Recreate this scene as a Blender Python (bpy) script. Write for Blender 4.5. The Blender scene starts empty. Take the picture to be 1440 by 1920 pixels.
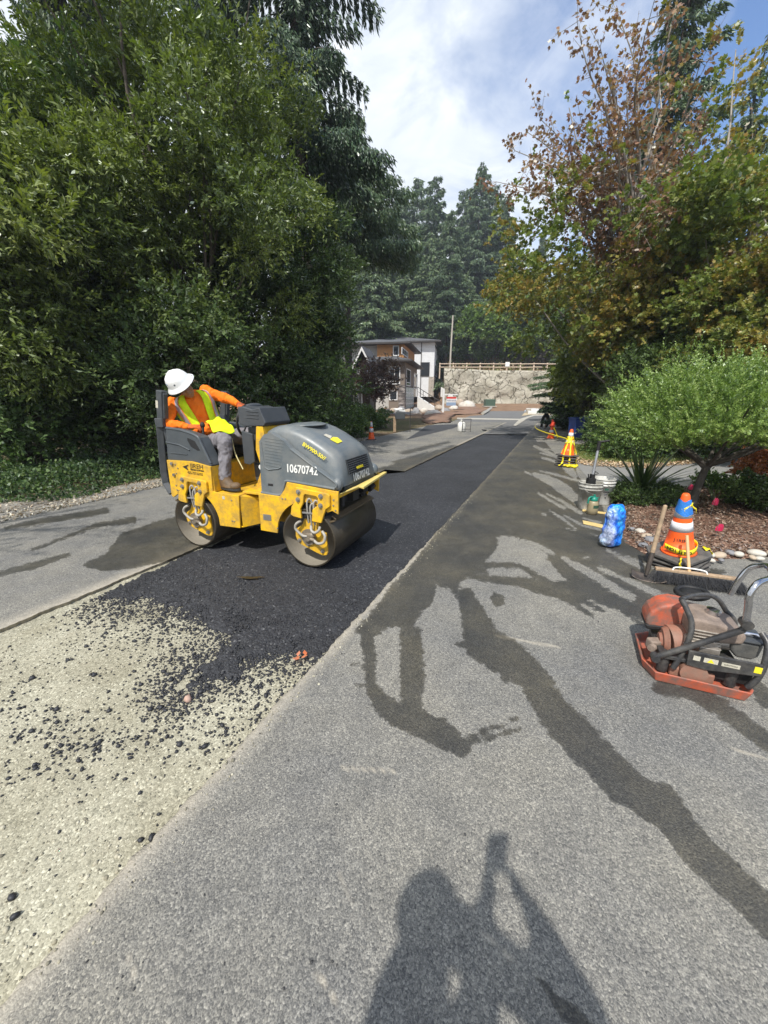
import bpy, math, random
import numpy as np
from mathutils import Vector, Matrix, Euler
R=math.radians
C=bpy.context.scene.collection
SC=bpy.context.scene
rng=np.random.default_rng(7); random.seed(7)

# ---------------------------------------------------------------- camera numbers
CF=720.; CP=R(16.84); CH=1.5
cosP,sinP=math.cos(CP),math.sin(CP)
def ray(px,py):
    x=(px-720)/CF; u=-(py-960)/CF
    return (x, cosP+u*sinP, -sinP+u*cosP)
def G(px,py,z=0.):                       # where a point seen in the photo lies on the ground
    r=ray(px,py); s=(z-CH)/r[2]; return (r[0]*s,r[1]*s)
def D(px,py,Y):                          # the same, at a known distance
    r=ray(px,py); s=Y/r[1]; return (r[0]*s,Y,CH+r[2]*s)
def proj(x,y,z):
    dz=z-CH; d=y*cosP-dz*sinP; u=y*sinP+dz*cosP
    d=np.maximum(d,.05) if isinstance(d,np.ndarray) else max(d,.05)
    return 720+CF*x/d, 960-CF*u/d
RA=R(24); sR,cR=math.sin(RA),math.cos(RA)
def uv2xy(u,v): return (u*sR+v*cR, u*cR-v*sR)
def xy2uv(x,y): return (x*sR+y*cR, x*cR-y*sR)

# ---------------------------------------------------------------- materials
def newmat(name):
    m=bpy.data.materials.new(name); m.use_nodes=True
    nt=m.node_tree; 
    for n in list(nt.nodes): nt.nodes.remove(n)
    out=nt.nodes.new('ShaderNodeOutputMaterial')
    return m,nt,out
class NT:
    def __init__(s,nt): s.nt=nt; s.tc=None
    def n(s,t,**k):
        o=s.nt.nodes.new('ShaderNode'+t)
        for a,b in k.items():
            if a in('op',): o.operation=b
            elif hasattr(o,a): setattr(o,a,b)
        return o
    def l(s,a,b): s.nt.links.new(a,b)
    def obj(s,world=False):
        if world: return s.n('NewGeometry').outputs['Position']
        return s.n('TexCoord').outputs['Object']
    def setin(s,sock,v):
        if isinstance(v,bpy.types.NodeSocket): s.l(v,sock)
        else: sock.default_value=v
    def noise(s,scale,detail=3,rough=.6,vec=None,out='Fac',dist=0.,world=False):
        o=s.n('TexNoise'); o.inputs['Scale'].default_value=scale; o.inputs['Detail'].default_value=detail; o.inputs['Roughness'].default_value=rough
        o.inputs['Distortion'].default_value=dist
        s.l(vec if vec is not None else s.obj(world),o.inputs['Vector']); return o.outputs[out]
    def voro(s,scale,out='Color',vec=None,feature='F1',world=False):
        o=s.n('TexVoronoi'); o.feature=feature; o.inputs['Scale'].default_value=scale
        s.l(vec if vec is not None else s.obj(world),o.inputs['Vector']); return o.outputs[out]
    def ramp(s,fac,stops,interp='LINEAR'):
        o=s.n('ValToRGB'); cr=o.color_ramp; cr.interpolation=interp
        while len(cr.elements)<len(stops): cr.elements.new(.5)
        for e,(p,c) in zip(cr.elements,stops):
            e.position=p; e.color=(c,c,c,1) if not hasattr(c,'__len__') else (*c[:3],1)
        s.l(fac,o.inputs[0]); return o.outputs[0]
    def math(s,op,a,b=0.,c=None,clamp=False):
        o=s.n('Math'); o.operation=op; o.use_clamp=clamp
        s.setin(o.inputs[0],a); s.setin(o.inputs[1],b)
        if c is not None: s.setin(o.inputs[2],c)
        return o.outputs[0]
    def mix(s,f,a,b,mode='MIX'):
        o=s.n('Mix'); o.data_type='RGBA'; o.blend_type=mode
        s.setin(o.inputs['Factor'],f)
        for i,v in ((6,a),(7,b)):
            if isinstance(v,bpy.types.NodeSocket): s.l(v,o.inputs[i])
            elif hasattr(v,'__len__'): o.inputs[i].default_value=(*v[:3],1)
            else: o.inputs[i].default_value=(v,v,v,1)
        return o.outputs[2]
    def attr(s,name,out='Fac'):
        o=s.n('Attribute'); o.attribute_name=name; return o.outputs[out]
    def bump(s,h,strength=.3,dist=.01,normal=None):
        o=s.n('Bump'); o.inputs['Strength'].default_value=strength; o.inputs['Distance'].default_value=dist
        s.l(h,o.inputs['Height'])
        if normal is not None: s.l(normal,o.inputs['Normal'])
        return o.outputs[0]
    def bsdf(s,color,rough=.6,metal=0.,normal=None,spec=None,**k):
        o=s.n('BsdfPrincipled')
        if isinstance(color,bpy.types.NodeSocket): s.l(color,o.inputs['Base Color'])
        else: o.inputs['Base Color'].default_value=(*color[:3],1)
        s.setin(o.inputs['Roughness'],rough); s.setin(o.inputs['Metallic'],metal)
        if spec is not None: s.setin(o.inputs['Specular IOR Level'],spec)
        if normal is not None: s.l(normal,o.inputs['Normal'])
        for a,b in k.items(): s.setin(o.inputs[a.replace('_',' ')],b)
        return o.outputs[0]
_m={}
def pm(name,col,rough=.6,metal=0.,var=.12,scale=12.,bump=.08,bd=.004,dirt=0.,dcol=(.12,.10,.08),dscale=6.,**k):
    """painted / plain surface with uneven tone, roughness, fine bump and grime"""
    if name in _m: return _m[name]
    m,nt,out=newmat(name); N=NT(nt)
    n1=N.noise(scale,4); n2=N.noise(scale*9,3)
    f=N.math('ADD',N.math('MULTIPLY',n1,.65),N.math('MULTIPLY',n2,.35))
    lo=[c*(1-var) for c in col]; hi=[min(1,c*(1+var)) for c in col]
    c=N.ramp(f,[(.3,lo),(.7,hi)])
    r=N.ramp(n1,[(.3,max(0,rough-.1)),(.7,min(1,rough+.12))])
    if dirt>0:
        d=N.noise(dscale,6,.7); dm=N.ramp(d,[(.5-.1*dirt-.04,0.),(.8-.25*dirt,min(1,dirt*1.2))])
        c=N.mix(dm,c,dcol); 
    nrm=N.bump(n2,bump,bd) if bump>0 else None
    N.l(N.bsdf(c,r,metal,nrm,**k),out.inputs[0]); _m[name]=m; return m
def leafmat(name,cols,rough=.45,trans=.35,gloss=.12):
    """leaves: colour differs leaf by leaf (mesh attribute rnd), light passes through"""
    if name in _m: return _m[name]
    m,nt,out=newmat(name); N=NT(nt)
    a=N.attr('rnd'); st=[(i/(len(cols)-1) if len(cols)>1 else 0,c) for i,c in enumerate(cols)]
    c=N.ramp(a,st)
    d=N.n('BsdfDiffuse'); N.l(c,d.inputs[0])
    t=N.n('BsdfTranslucent'); N.l(N.mix(1.,c,(1.15,1.25,.5),'MULTIPLY'),t.inputs[0])
    g=N.n('BsdfGlossy'); g.inputs['Roughness'].default_value=rough; g.inputs['Color'].default_value=(.9,.95,.9,1)
    x=N.n('MixShader'); x.inputs[0].default_value=trans; N.l(d.outputs[0],x.inputs[1]); N.l(t.outputs[0],x.inputs[2])
    fr=N.n('LayerWeight'); fr.inputs[0].default_value=.25
    fm=N.math('MULTIPLY_ADD',fr.outputs['Fresnel'],.25,gloss*.35)
    y=N.n('MixShader'); N.l(fm,y.inputs[0]); N.l(x.outputs[0],y.inputs[1]); N.l(g.outputs[0],y.inputs[2])
    N.l(y.outputs[0],out.inputs[0]); _m[name]=m; return m

# ---------------------------------------------------------------- objects
def tag(o,label=None,cat=None,group=None,kind=None):
    if label: o['label']=label
    if cat: o['category']=cat
    if group: o['group']=group
    if kind: o['kind']=kind
    return o
def empty(name,loc=(0,0,0),rz=0.,label=None,cat=None,group=None,rot=None,scale=1.):
    o=bpy.data.objects.new(name,None); C.objects.link(o); o.location=loc
    o.rotation_euler=rot if rot else (0,0,rz); o.scale=(scale,)*3; o.empty_display_size=.1
    return tag(o,label,cat,group)
def kids(o): return [c for c in bpy.data.objects if c.parent==o]
def copy_tree(o,parent=None):
    c=o.copy(); C.objects.link(c)
    if parent is not None: c.parent=parent
    for ch in kids(o): 
        if ch is not c: copy_tree(ch,c)
    return c
def mesh_np(name,V,F,mat,parent=None,smooth=False,face_attr=None,pt_attr=None,fmat=None):
    """V (n,3), F list of index arrays with the same width, or (loops, counts)"""
    me=bpy.data.meshes.new(name); V=np.asarray(V,dtype=np.float32)
    if isinstance(F,tuple): loops,counts=F
    else:
        F=np.asarray(F,dtype=np.int32); loops=F.ravel(); counts=np.full(len(F),F.shape[1],dtype=np.int32)
    starts=np.concatenate([[0],np.cumsum(counts)[:-1]]).astype(np.int32)
    me.vertices.add(len(V)); me.vertices.foreach_set('co',V.ravel())
    me.loops.add(len(loops)); me.loops.foreach_set('vertex_index',loops.astype(np.int32))
    me.polygons.add(len(counts)); me.polygons.foreach_set('loop_start',starts); me.polygons.foreach_set('loop_total',counts.astype(np.int32))
    if smooth: me.polygons.foreach_set('use_smooth',np.ones(len(counts),dtype=bool))
    if fmat is not None: me.polygons.foreach_set('material_index',np.asarray(fmat,dtype=np.int32))
    me.update(calc_edges=True)
    for k,a in (face_attr or {}).items():
        at=me.attributes.new(k,'FLOAT','FACE'); at.data.foreach_set('value',np.asarray(a,dtype=np.float32))
    for k,a in (pt_attr or {}).items():
        at=me.attributes.new(k,'FLOAT','POINT'); at.data.foreach_set('value',np.asarray(a,dtype=np.float32))
    for m in (mat if isinstance(mat,(list,tuple)) else [mat]): me.materials.append(m)
    o=bpy.data.objects.new(name,me); C.objects.link(o)
    if parent is not None: o.parent=parent
    return o
def basis(d,up=(0,0,1)):
    d=Vector(d).normalized(); u=Vector(up)
    if abs(d.dot(u.normalized()))>.97: u=Vector((1,0,0)) if abs(d.x)<.9 else Vector((0,1,0))
    x=u.cross(d).normalized(); y=d.cross(x); return x,y,d
class MB:
    """collects shapes, then links them as one mesh object"""
    def __init__(s): s.v=[]; s.f=[]; s.s=[]; s.m=[]; s.mi=0
    def add(s,vs,fs,smooth=False,M=None):
        b=len(s.v)
        s.v+= [tuple(M@Vector(v)) if M is not None else tuple(v) for v in vs]
        s.f+= [tuple(b+i for i in f) for f in fs]; s.s+=[smooth]*len(fs); s.m+=[s.mi]*len(fs); return s
    def box(s,c,d,rot=None,M=None,taper=1.):
        x,y,z=d[0]/2,d[1]/2,d[2]/2; t=taper
        vs=[(-x,-y,-z),(x,-y,-z),(x,y,-z),(-x,y,-z),(-x*t,-y*t,z),(x*t,-y*t,z),(x*t,y*t,z),(-x*t,y*t,z)]
        T=Matrix.Translation(c)@(Euler(rot).to_matrix().to_4x4() if rot else Matrix.Identity(4))
        if M is not None: T=M@T
        return s.add(vs,[(0,3,2,1),(4,5,6,7),(0,1,5,4),(1,2,6,5),(2,3,7,6),(3,0,4,7)],False,T)
    def bx(s,x0,x1,y0,y1,z0,z1,M=None): return s.box(((x0+x1)/2,(y0+y1)/2,(z0+z1)/2),(abs(x1-x0),abs(y1-y0),abs(z1-z0)),None,M)
    def prism(s,poly,y0,y1,axis='y',M=None,smooth=False):
        """extrude a 2D polygon; axis y: poly is (x,z); z: (x,y); x: (y,z)"""
        def P(p,t): return (p[0],t,p[1]) if axis=='y' else ((p[0],p[1],t) if axis=='z' else (t,p[0],p[1]))
        n=len(poly); vs=[P(p,y0) for p in poly]+[P(p,y1) for p in poly]
        ar=sum(poly[i][0]*poly[(i+1)%n][1]-poly[(i+1)%n][0]*poly[i][1] for i in range(n))
        b=len(s.v)
        fs=[tuple(range(n)),tuple(range(2*n-1,n-1,-1))]
        s.add(vs,fs,False,M)
        for i in range(n): 
            j=(i+1)%n; s.f.append((b+j,b+i,b+n+i,b+n+j)); s.s.append(smooth); s.m.append(s.mi)
        return s
    def tube(s,pts,r,n=8,cap=True,flat=1.,smooth=True,M=None,up=(0,0,1)):
        pts=[Vector(p) for p in pts]; k=len(pts); rs=r if hasattr(r,'__len__') else [r]*k
        vs=[];fs=[];px=None
        for i,p in enumerate(pts):
            d=(pts[min(i+1,k-1)]-pts[max(i-1,0)])
            if d.length<1e-7: d=Vector((0,0,1))
            d.normalize()
            if px is None: x,y,_=basis(d,up)
            else:
                x=(px-d*px.dot(d)); 
                if x.length<1e-5: x,y,_=basis(d,up)
                x.normalize(); y=d.cross(x)
            px=x
            for j in range(n):
                a=2*math.pi*j/n; vs.append(p+x*math.cos(a)*rs[i]+y*math.sin(a)*rs[i]*flat)
        for i in range(k-1):
            for j in range(n):
                a=i*n+j;b=i*n+(j+1)%n; fs.append((a,b,b+n,a+n))
        s.add(vs,fs,smooth,M)
        if cap: s.add(vs[:n],[tuple(range(n-1,-1,-1))],False,M); s.add(vs[-n:],[tuple(range(n))],False,M)
        return s
    def cyl(s,p0,p1,r,r1=None,n=20,M=None,smooth=True): return s.tube([p0,p1],[r,r if r1 is None else r1],n,M=M,smooth=smooth)
    def lathe(s,prof,n=24,M=None,smooth=True,sq=0.):
        """prof [(r,z)...] about z"""
        vs=[];fs=[];k=len(prof)
        for r,z in prof:
            for j in range(n):
                a=2*math.pi*j/n; vs.append((r*math.cos(a),r*math.sin(a),z))
        for i in range(k-1):
            for j in range(n):
                a=i*n+j;b=i*n+(j+1)%n; fs.append((a,b,b+n,a+n))
        if prof[0][0]>1e-4: fs.append(tuple(range(n-1,-1,-1)))
        if prof[-1][0]>1e-4: fs.append(tuple(range((k-1)*n,k*n)))
        return s.add(vs,fs,smooth,M)
    def ell(s,c,r,n=16,m=10,rot=None,M=None):
        vs=[];fs=[]
        for i in range(m+1):
            t=math.pi*i/m
            for j in range(n):
                a=2*math.pi*j/n; vs.append((r[0]*math.sin(t)*math.cos(a),r[1]*math.sin(t)*math.sin(a),r[2]*math.cos(t)))
        for i in range(m):
            for j in range(n):
                a=i*n+j;b=i*n+(j+1)%n; fs.append((a,a+n,b+n,b))
        T=Matrix.Translation(c)@(Euler(rot).to_matrix().to_4x4() if rot else Matrix.Identity(4))
        if M is not None: T=M@T
        return s.add(vs,fs,True,T)
    def torus(s,c,R_,r,n=28,m=8,M=None,a0=0.,a1=2*math.pi,rot=None):
        T=Matrix.Translation(c)@(Euler(rot).to_matrix().to_4x4() if rot else Matrix.Identity(4))
        if M is not None: T=M@T
        pts=[(R_*math.cos(a0+(a1-a0)*i/n),R_*math.sin(a0+(a1-a0)*i/n),0) for i in range(n+1)]
        return s.tube(pts,r,m,cap=abs(a1-a0)<6.2,M=T)
    def build(s,name,mat,parent=None,bevel=0.,seg=2,sub=0,loc=None,ang=35):
        me=bpy.data.meshes.new(name); me.from_pydata(s.v,[],s.f); 
        me.polygons.foreach_set('use_smooth',s.s); me.polygons.foreach_set('material_index',s.m); me.update()
        for m in (mat if isinstance(mat,(list,tuple)) else [mat]): me.materials.append(m)
        o=bpy.data.objects.new(name,me); C.objects.link(o)
        if parent is not None: o.parent=parent
        if loc: o.location=loc
        if bevel>0:
            b=o.modifiers.new('bevel','BEVEL'); b.width=bevel; b.segments=seg; b.limit_method='ANGLE'; b.angle_limit=R(ang); b.harden_normals=False
        if sub: 
            m_=o.modifiers.new('sub','SUBSURF'); m_.levels=sub; m_.render_levels=sub
        return o
def catmull(pts,k=6):
    P=[Vector(p) for p in pts]; P=[P[0]*2-P[1]]+P+[P[-1]*2-P[-2]]; out=[]
    for i in range(1,len(P)-2):
        for j in range(k):
            t=j/k; a,b,c,d=P[i-1],P[i],P[i+1],P[i+2]
            out.append(.5*((2*b)+(c-a)*t+(2*a-5*b+4*c-d)*t*t+(3*b-a-3*c+d)*t**3))
    out.append(P[-2]); return out
def text(s,size,mat,parent,M,name='lettering',depth=.001,xs=1.,bold=0.,align='CENTER',label=None,shear=0.):
    cu=bpy.data.curves.new('t','FONT'); cu.body=s; cu.size=size; cu.extrude=depth; cu.offset=bold; cu.align_x=align; cu.align_y='CENTER'; cu.shear=shear
    cu.resolution_u=3
    t=bpy.data.objects.new('t',cu); C.objects.link(t)
    me=bpy.data.meshes.new_from_object(t.evaluated_get(bpy.context.evaluated_depsgraph_get()))
    bpy.data.objects.remove(t); bpy.data.curves.remove(cu)
    me.transform(M@Matrix.Diagonal((xs,1,1,1))); me.name=name
    me.materials.clear(); me.materials.append(mat)
    o=bpy.data.objects.new(name,me); C.objects.link(o); o.parent=parent
    if label: o['label']=label
    return o
def frameM(o,x,y):
    """matrix whose local x,y run along the given directions from o"""
    x=Vector(x).normalized(); y=Vector(y); y=(y-x*y.dot(x)).normalized(); z=x.cross(y)
    M=Matrix.Identity(4)
    for i in range(3): M[i][0]=x[i];M[i][1]=y[i];M[i][2]=z[i];M[i][3]=o[i]
    return M
# signed distance (inside > 0) of many points to a polygon, and to a stroke
def sd_poly(X,Y,poly):
    poly=np.asarray(poly,float); n=len(poly); d=np.full(X.shape,1e9); ins=np.zeros(X.shape,bool)
    for i in range(n):
        a=poly[i];b=poly[(i+1)%n]; e=b-a; wx=X-a[0];wy=Y-a[1]
        t=np.clip((wx*e[0]+wy*e[1])/max(e@e,1e-9),0,1)
        d=np.minimum(d,np.hypot(wx-e[0]*t,wy-e[1]*t))
        c=((a[1]<=Y)&(b[1]>Y))|((b[1]<=Y)&(a[1]>Y))
        with np.errstate(divide='ignore',invalid='ignore'):
            xi=a[0]+(Y-a[1])/(b[1]-a[1])*(b[0]-a[0]) if b[1]!=a[1] else np.full(X.shape,1e9)
        ins^=c&(X<xi)
    return np.where(ins,d,-d)
def sd_stroke(X,Y,pts):
    d=np.full(X.shape,-1e9)
    for (x0,y0,r0),(x1,y1,r1) in zip(pts[:-1],pts[1:]):
        ex,ey=x1-x0,y1-y0; t=np.clip(((X-x0)*ex+(Y-y0)*ey)/max(ex*ex+ey*ey,1e-9),0,1)
        d=np.maximum(d,(r0+(r1-r0)*t)-np.hypot(X-x0-ex*t,Y-y0-ey*t))
    return d
# ================================================================ world, sun, camera
w=bpy.data.worlds.new('World'); SC.world=w; w.use_nodes=True
nt=w.node_tree; [nt.nodes.remove(n) for n in list(nt.nodes)]
N=NT(nt)
SUN_EL=55; SUN_AZ=202      # compass bearing of the sun seen from the camera, +Y = 0, clockwise
sky=N.n('TexSky'); sky.sky_type='NISHITA'; sky.sun_disc=False; sky.sun_elevation=R(SUN_EL); sky.sun_rotation=R(SUN_AZ)
sky.air_density=1.; sky.dust_density=1.5; sky.ozone_density=1.5
tc=N.n('TexCoord').outputs['Generated']
mp=N.n('Mapping'); mp.inputs['Scale'].default_value=(1,1,1.6); N.l(tc,mp.inputs[0])
mp.inputs['Location'].default_value=(.35,.1,.42)
c1=N.noise(1.9,7,.56,mp.outputs[0],dist=.35)
c2=N.noise(6.5,6,.6,mp.outputs[0],dist=.6)
cc=N.math('ADD',N.math('MULTIPLY',c1,.8),N.math('MULTIPLY',c2,.2))
sep=N.n('SeparateXYZ'); N.l(tc,sep.inputs[0])
hz=N.ramp(sep.outputs[2],[(0.,.16),(.55,0.)])     # more cloud lower down
# the cloud bank thins towards the right
bank=N.math('MULTIPLY_ADD',sep.outputs[0],-.17,.06)
cm=N.ramp(N.math('ADD',N.math('ADD',cc,hz),bank),[(.38,0.),(.60,.97)])
cloudc=N.ramp(c2,[(.3,(5.0,5.5,6.2)),(.7,(6.9,7.2,7.5))])
skyb=N.mix(1.,sky.outputs[0],(1.0,1.15,1.35),'MULTIPLY')
col=N.mix(cm,skyb,cloudc)
bg=N.n('Background'); bg.inputs[1].default_value=.125; N.l(col,bg.inputs[0])
wo=N.n('OutputWorld'); N.l(bg.outputs[0],wo.inputs[0])
sl=bpy.data.lights.new('sun','SUN'); sl.energy=4.0; sl.angle=R(.9); sl.color=(1,.955,.88)
so=bpy.data.objects.new('sun',sl); C.objects.link(so)
az=R(SUN_AZ); el=R(SUN_EL)
sd=Vector((math.sin(az)*math.cos(el),math.cos(az)*math.cos(el),math.sin(el)))
so.rotation_euler=sd.to_track_quat('Z','Y').to_euler(); so.location=(-3,-6,12)
cam=bpy.data.cameras.new('camera'); co=bpy.data.objects.new('camera',cam); C.objects.link(co); SC.camera=co
cam.sensor_fit='HORIZONTAL'; cam.sensor_width=36; cam.lens=18.0
cam.clip_start=.03; cam.clip_end=900
co.location=(0,0,CH); co.rotation_euler=(R(90)-CP,0,0)
SC.render.engine='CYCLES'; SC.render.resolution_x=768; SC.render.resolution_y=1024
SC.view_settings.view_transform='Standard'; SC.view_settings.look='None'; SC.view_settings.exposure=.42; SC.view_settings.gamma=1
try: SC.cycles.max_bounces=6; SC.cycles.transparent_max_bounces=8; SC.cycles.diffuse_bounces=3
except Exception: pass

# ================================================================ ground materials
def asphalt_mat():
    m,nt,out=newmat('worn asphalt'); N=NT(nt); P=N.obj(True)
    a=N.voro(170,'Color',P); b=N.voro(360,'Color',P); da=N.voro(170,'Distance',P)
    sa=N.n('SeparateColor'); N.l(a,sa.inputs[0]); sb=N.n('SeparateColor'); N.l(b,sb.inputs[0])
    st=N.ramp(sa.outputs[0],[(0,(.065,.066,.068)),(.25,(.125,.122,.115)),(.6,(.20,.193,.175)),(.85,(.285,.272,.24)),(1.,(.44,.42,.37))])
    bi=N.ramp(sb.outputs[1],[(0,(.09,.09,.09)),(.5,(.17,.167,.16)),(1,(.36,.35,.32))])
    c=N.mix(.5,st,bi)
    big=N.noise(.9,5,.6,P); c=N.mix(1.,c,N.ramp(big,[(.32,(.72,.74,.78)),(.68,(1.18,1.15,1.06))]),'MULTIPLY')
    md=N.noise(7,5,.7,P); c=N.mix(1.,c,N.ramp(md,[(.3,.86),(.7,1.12)]),'MULTIPLY')
    # pale dust along the saw cuts and thin white scuffs
    dn=N.noise(18,4,.6,P); du=N.math('MULTIPLY',N.attr('dust'),N.ramp(dn,[(.25,.4),(.65,1.)]))
    c=N.mix(du,c,(.50,.45,.36))
    # water stains, and branch shadows painted on the left lane
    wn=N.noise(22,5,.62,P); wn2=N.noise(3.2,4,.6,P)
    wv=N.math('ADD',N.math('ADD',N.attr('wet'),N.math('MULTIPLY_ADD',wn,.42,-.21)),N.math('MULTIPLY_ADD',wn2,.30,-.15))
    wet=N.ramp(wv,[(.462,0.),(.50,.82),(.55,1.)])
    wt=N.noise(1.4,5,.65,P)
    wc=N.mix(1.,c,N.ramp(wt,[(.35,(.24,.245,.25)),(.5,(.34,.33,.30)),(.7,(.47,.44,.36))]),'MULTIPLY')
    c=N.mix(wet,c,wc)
    h=N.math('ADD',N.math('MULTIPLY',da,-1.),N.math('MULTIPLY',sb.outputs[0],.4))
    nr=N.bump(h,.55,.004)
    r=N.mix(wet,.88,N.ramp(md,[(.3,.42),(.7,.6)]))
    N.l(N.bsdf(c,r,0,nr,spec=N.mix(wet,.25,.5)),out.inputs[0]); return m
def gravel_mat():
    m,nt,out=newmat('crushed gravel base'); N=NT(nt); P=N.obj(True)
    pw=N.n('VectorMath'); pw.operation='ADD'; N.l(P,pw.inputs[0]); 
    ns=N.n('VectorMath'); ns.operation='SCALE'; N.l(N.noise(40,2,.5,P,out='Color'),ns.inputs[0]); ns.inputs['Scale'].default_value=.008; N.l(ns.outputs[0],pw.inputs[1])
    Q=pw.outputs[0]
    a=N.voro(125,'Color',Q); d=N.voro(125,'Distance',Q); b=N.voro(260,'Color',Q)
    sa=N.n('SeparateColor'); N.l(a,sa.inputs[0]); sb=N.n('SeparateColor'); N.l(b,sb.inputs[0])
    st=N.ramp(sa.outputs[0],[(0,(.20,.192,.157)),(.3,(.32,.305,.245)),(.7,(.41,.392,.32)),(1,(.57,.55,.46))])
    fi=N.ramp(sb.outputs[0],[(0,(.22,.21,.172)),(.5,(.34,.323,.26)),(1,(.44,.42,.345))])
    pick=N.ramp(sa.outputs[2],[(.42,0.),(.5,1.)])
    c=N.mix(pick,fi,st)
    n=N.noise(2.2,5,.6,P); c=N.mix(1.,c,N.ramp(n,[(.32,(.78,.76,.68)),(.62,(1.08,1.08,1.02))]),'MULTIPLY')
    du=N.noise(9,5,.7,P); c=N.mix(N.ramp(du,[(.52,0.),(.75,.55)]),c,(.36,.33,.25))
    h=N.math('ADD',N.math('MULTIPLY',N.math('MULTIPLY',d,pick),-1.5),sb.outputs[0])
    N.l(N.bsdf(c,.95,0,N.bump(h,.5,.004),spec=.1),out.inputs[0]); return m
def fresh_mat():
    m,nt,out=newmat('fresh black asphalt'); N=NT(nt); P=N.obj(True)
    a=N.voro(95,'Color',P); d=N.voro(95,'Distance',P); s_=N.n('SeparateColor'); N.l(a,s_.inputs[0])
    c=N.ramp(s_.outputs[0],[(0,(.015,.0155,.018)),(.6,(.029,.030,.034)),(.95,(.045,.047,.052)),(1,(.12,.12,.12))])
    n=N.noise(1.1,4,.6,P); c=N.mix(1.,c,N.ramp(n,[(.35,.85),(.65,1.25)]),'MULTIPLY')
    b=N.noise(160,3,.7,P)
    h=N.math('ADD',N.math('MULTIPLY',d,-1.),N.math('MULTIPLY',b,.8))
    loose=N.attr('loose')
    bp=N.n('Bump'); bp.inputs['Distance'].default_value=.006; N.l(h,bp.inputs['Height']); N.l(N.math('MULTIPLY_ADD',loose,.75,.22),bp.inputs['Strength'])
    N.l(N.bsdf(c,N.ramp(b,[(.3,.55),(.7,.75)]),0,bp.outputs[0],spec=.4),out.inputs[0]); return m
M_ASPH=asphalt_mat(); M_GRAV=gravel_mat(); M_FRESH=fresh_mat()
def ground_mat():
    m,nt,out=newmat('forest soil and litter'); N=NT(nt); P=N.obj(True)
    a=N.voro(28,'Color',P); s_=N.n('SeparateColor'); N.l(a,s_.inputs[0])
    c=N.ramp(s_.outputs[0],[(0,(.05,.035,.022)),(.5,(.12,.085,.055)),(.85,(.20,.15,.10)),(1,(.34,.28,.2))])
    n=N.noise(.35,5,.6,P); c=N.mix(N.ramp(n,[(.4,0.),(.6,.8)]),c,N.ramp(N.noise(14,5,.7,P),[(.3,(.04,.06,.02)),(.7,(.14,.13,.06))]))
    c=N.mix(N.attr('clay'),c,N.ramp(N.noise(1.3,7,.7,P),[(.3,(.13,.085,.055)),(.55,(.24,.155,.10)),(.75,(.32,.23,.15))]))
    N.l(N.bsdf(c,.95,0,N.bump(N.noise(30,6,.7,P),.6,.03),spec=.1),out.inputs[0]); return m

# ================================================================ terrain
def terr_h(x,y):
    u,v=xy2uv(x,y); h=np.zeros_like(x)-.012
    # trench under the road sheets
    inr=(v>-6.0)&(v<.45)&(u<19.5); h=np.where(inr,-.16,h)
    h=h+np.clip((y-40)/18,0,1)**1.3*.42
    # bank behind the retaining wall
    wall=60.0
    b=np.clip((y-wall)/.4,0,1); h=h+b*3.75*np.clip((x-8.6)/1.2,0,1)
    h=h+np.clip((y-wall-.5)/10,0,1)*3.0+np.clip((y-70)/60,0,1)*9
    # left wood rises a little, right as well
    h=h+np.clip((-v-8)/30,0,1)*1.6*np.clip((35-y)/10,0,1)
    h=h+np.clip((v-9)/30,0,1)*2.0
    return h
ua=np.unique(np.concatenate([np.linspace(-60,-4,12),np.linspace(-3,22,60),[19.4,19.6],np.linspace(22,75,110),np.linspace(76,320,30)]))
va=np.unique(np.concatenate([np.linspace(-300,-60,14),np.linspace(-58,-8,45),np.linspace(-8,-6.3,6),[-6.02,-5.98],np.linspace(-5.5,0,6),[.43,.47],np.linspace(1,12,16),np.linspace(13,50,40),np.linspace(55,260,14)]))
U,V=np.meshgrid(ua,va,indexing='ij'); X=U*sR+V*cR; Y=U*cR-V*sR; Z=terr_h(X,Y)
Z=Z+np.where((V<-6.3)|(V>2.5),np.sin(X*1.7)*np.cos(Y*1.3)*.02,0)
clay=np.clip((Y-26)/3,0,1)*np.clip((78-Y)/6,0,1)
def grid_faces(n,m):
    i=np.arange(n-1)[:,None]*m+np.arange(m-1)[None,:]
    return np.stack([i,i+m,i+m+1,i+1],-1).reshape(-1,4)
Vt=np.stack([X,Y,Z],-1).reshape(-1,3); Ft=grid_faces(len(ua),len(va))[:,::-1]
tag(mesh_np('ground',Vt,Ft,ground_mat(),smooth=True,pt_attr={'clay':clay.ravel()}),kind='structure')

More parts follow.
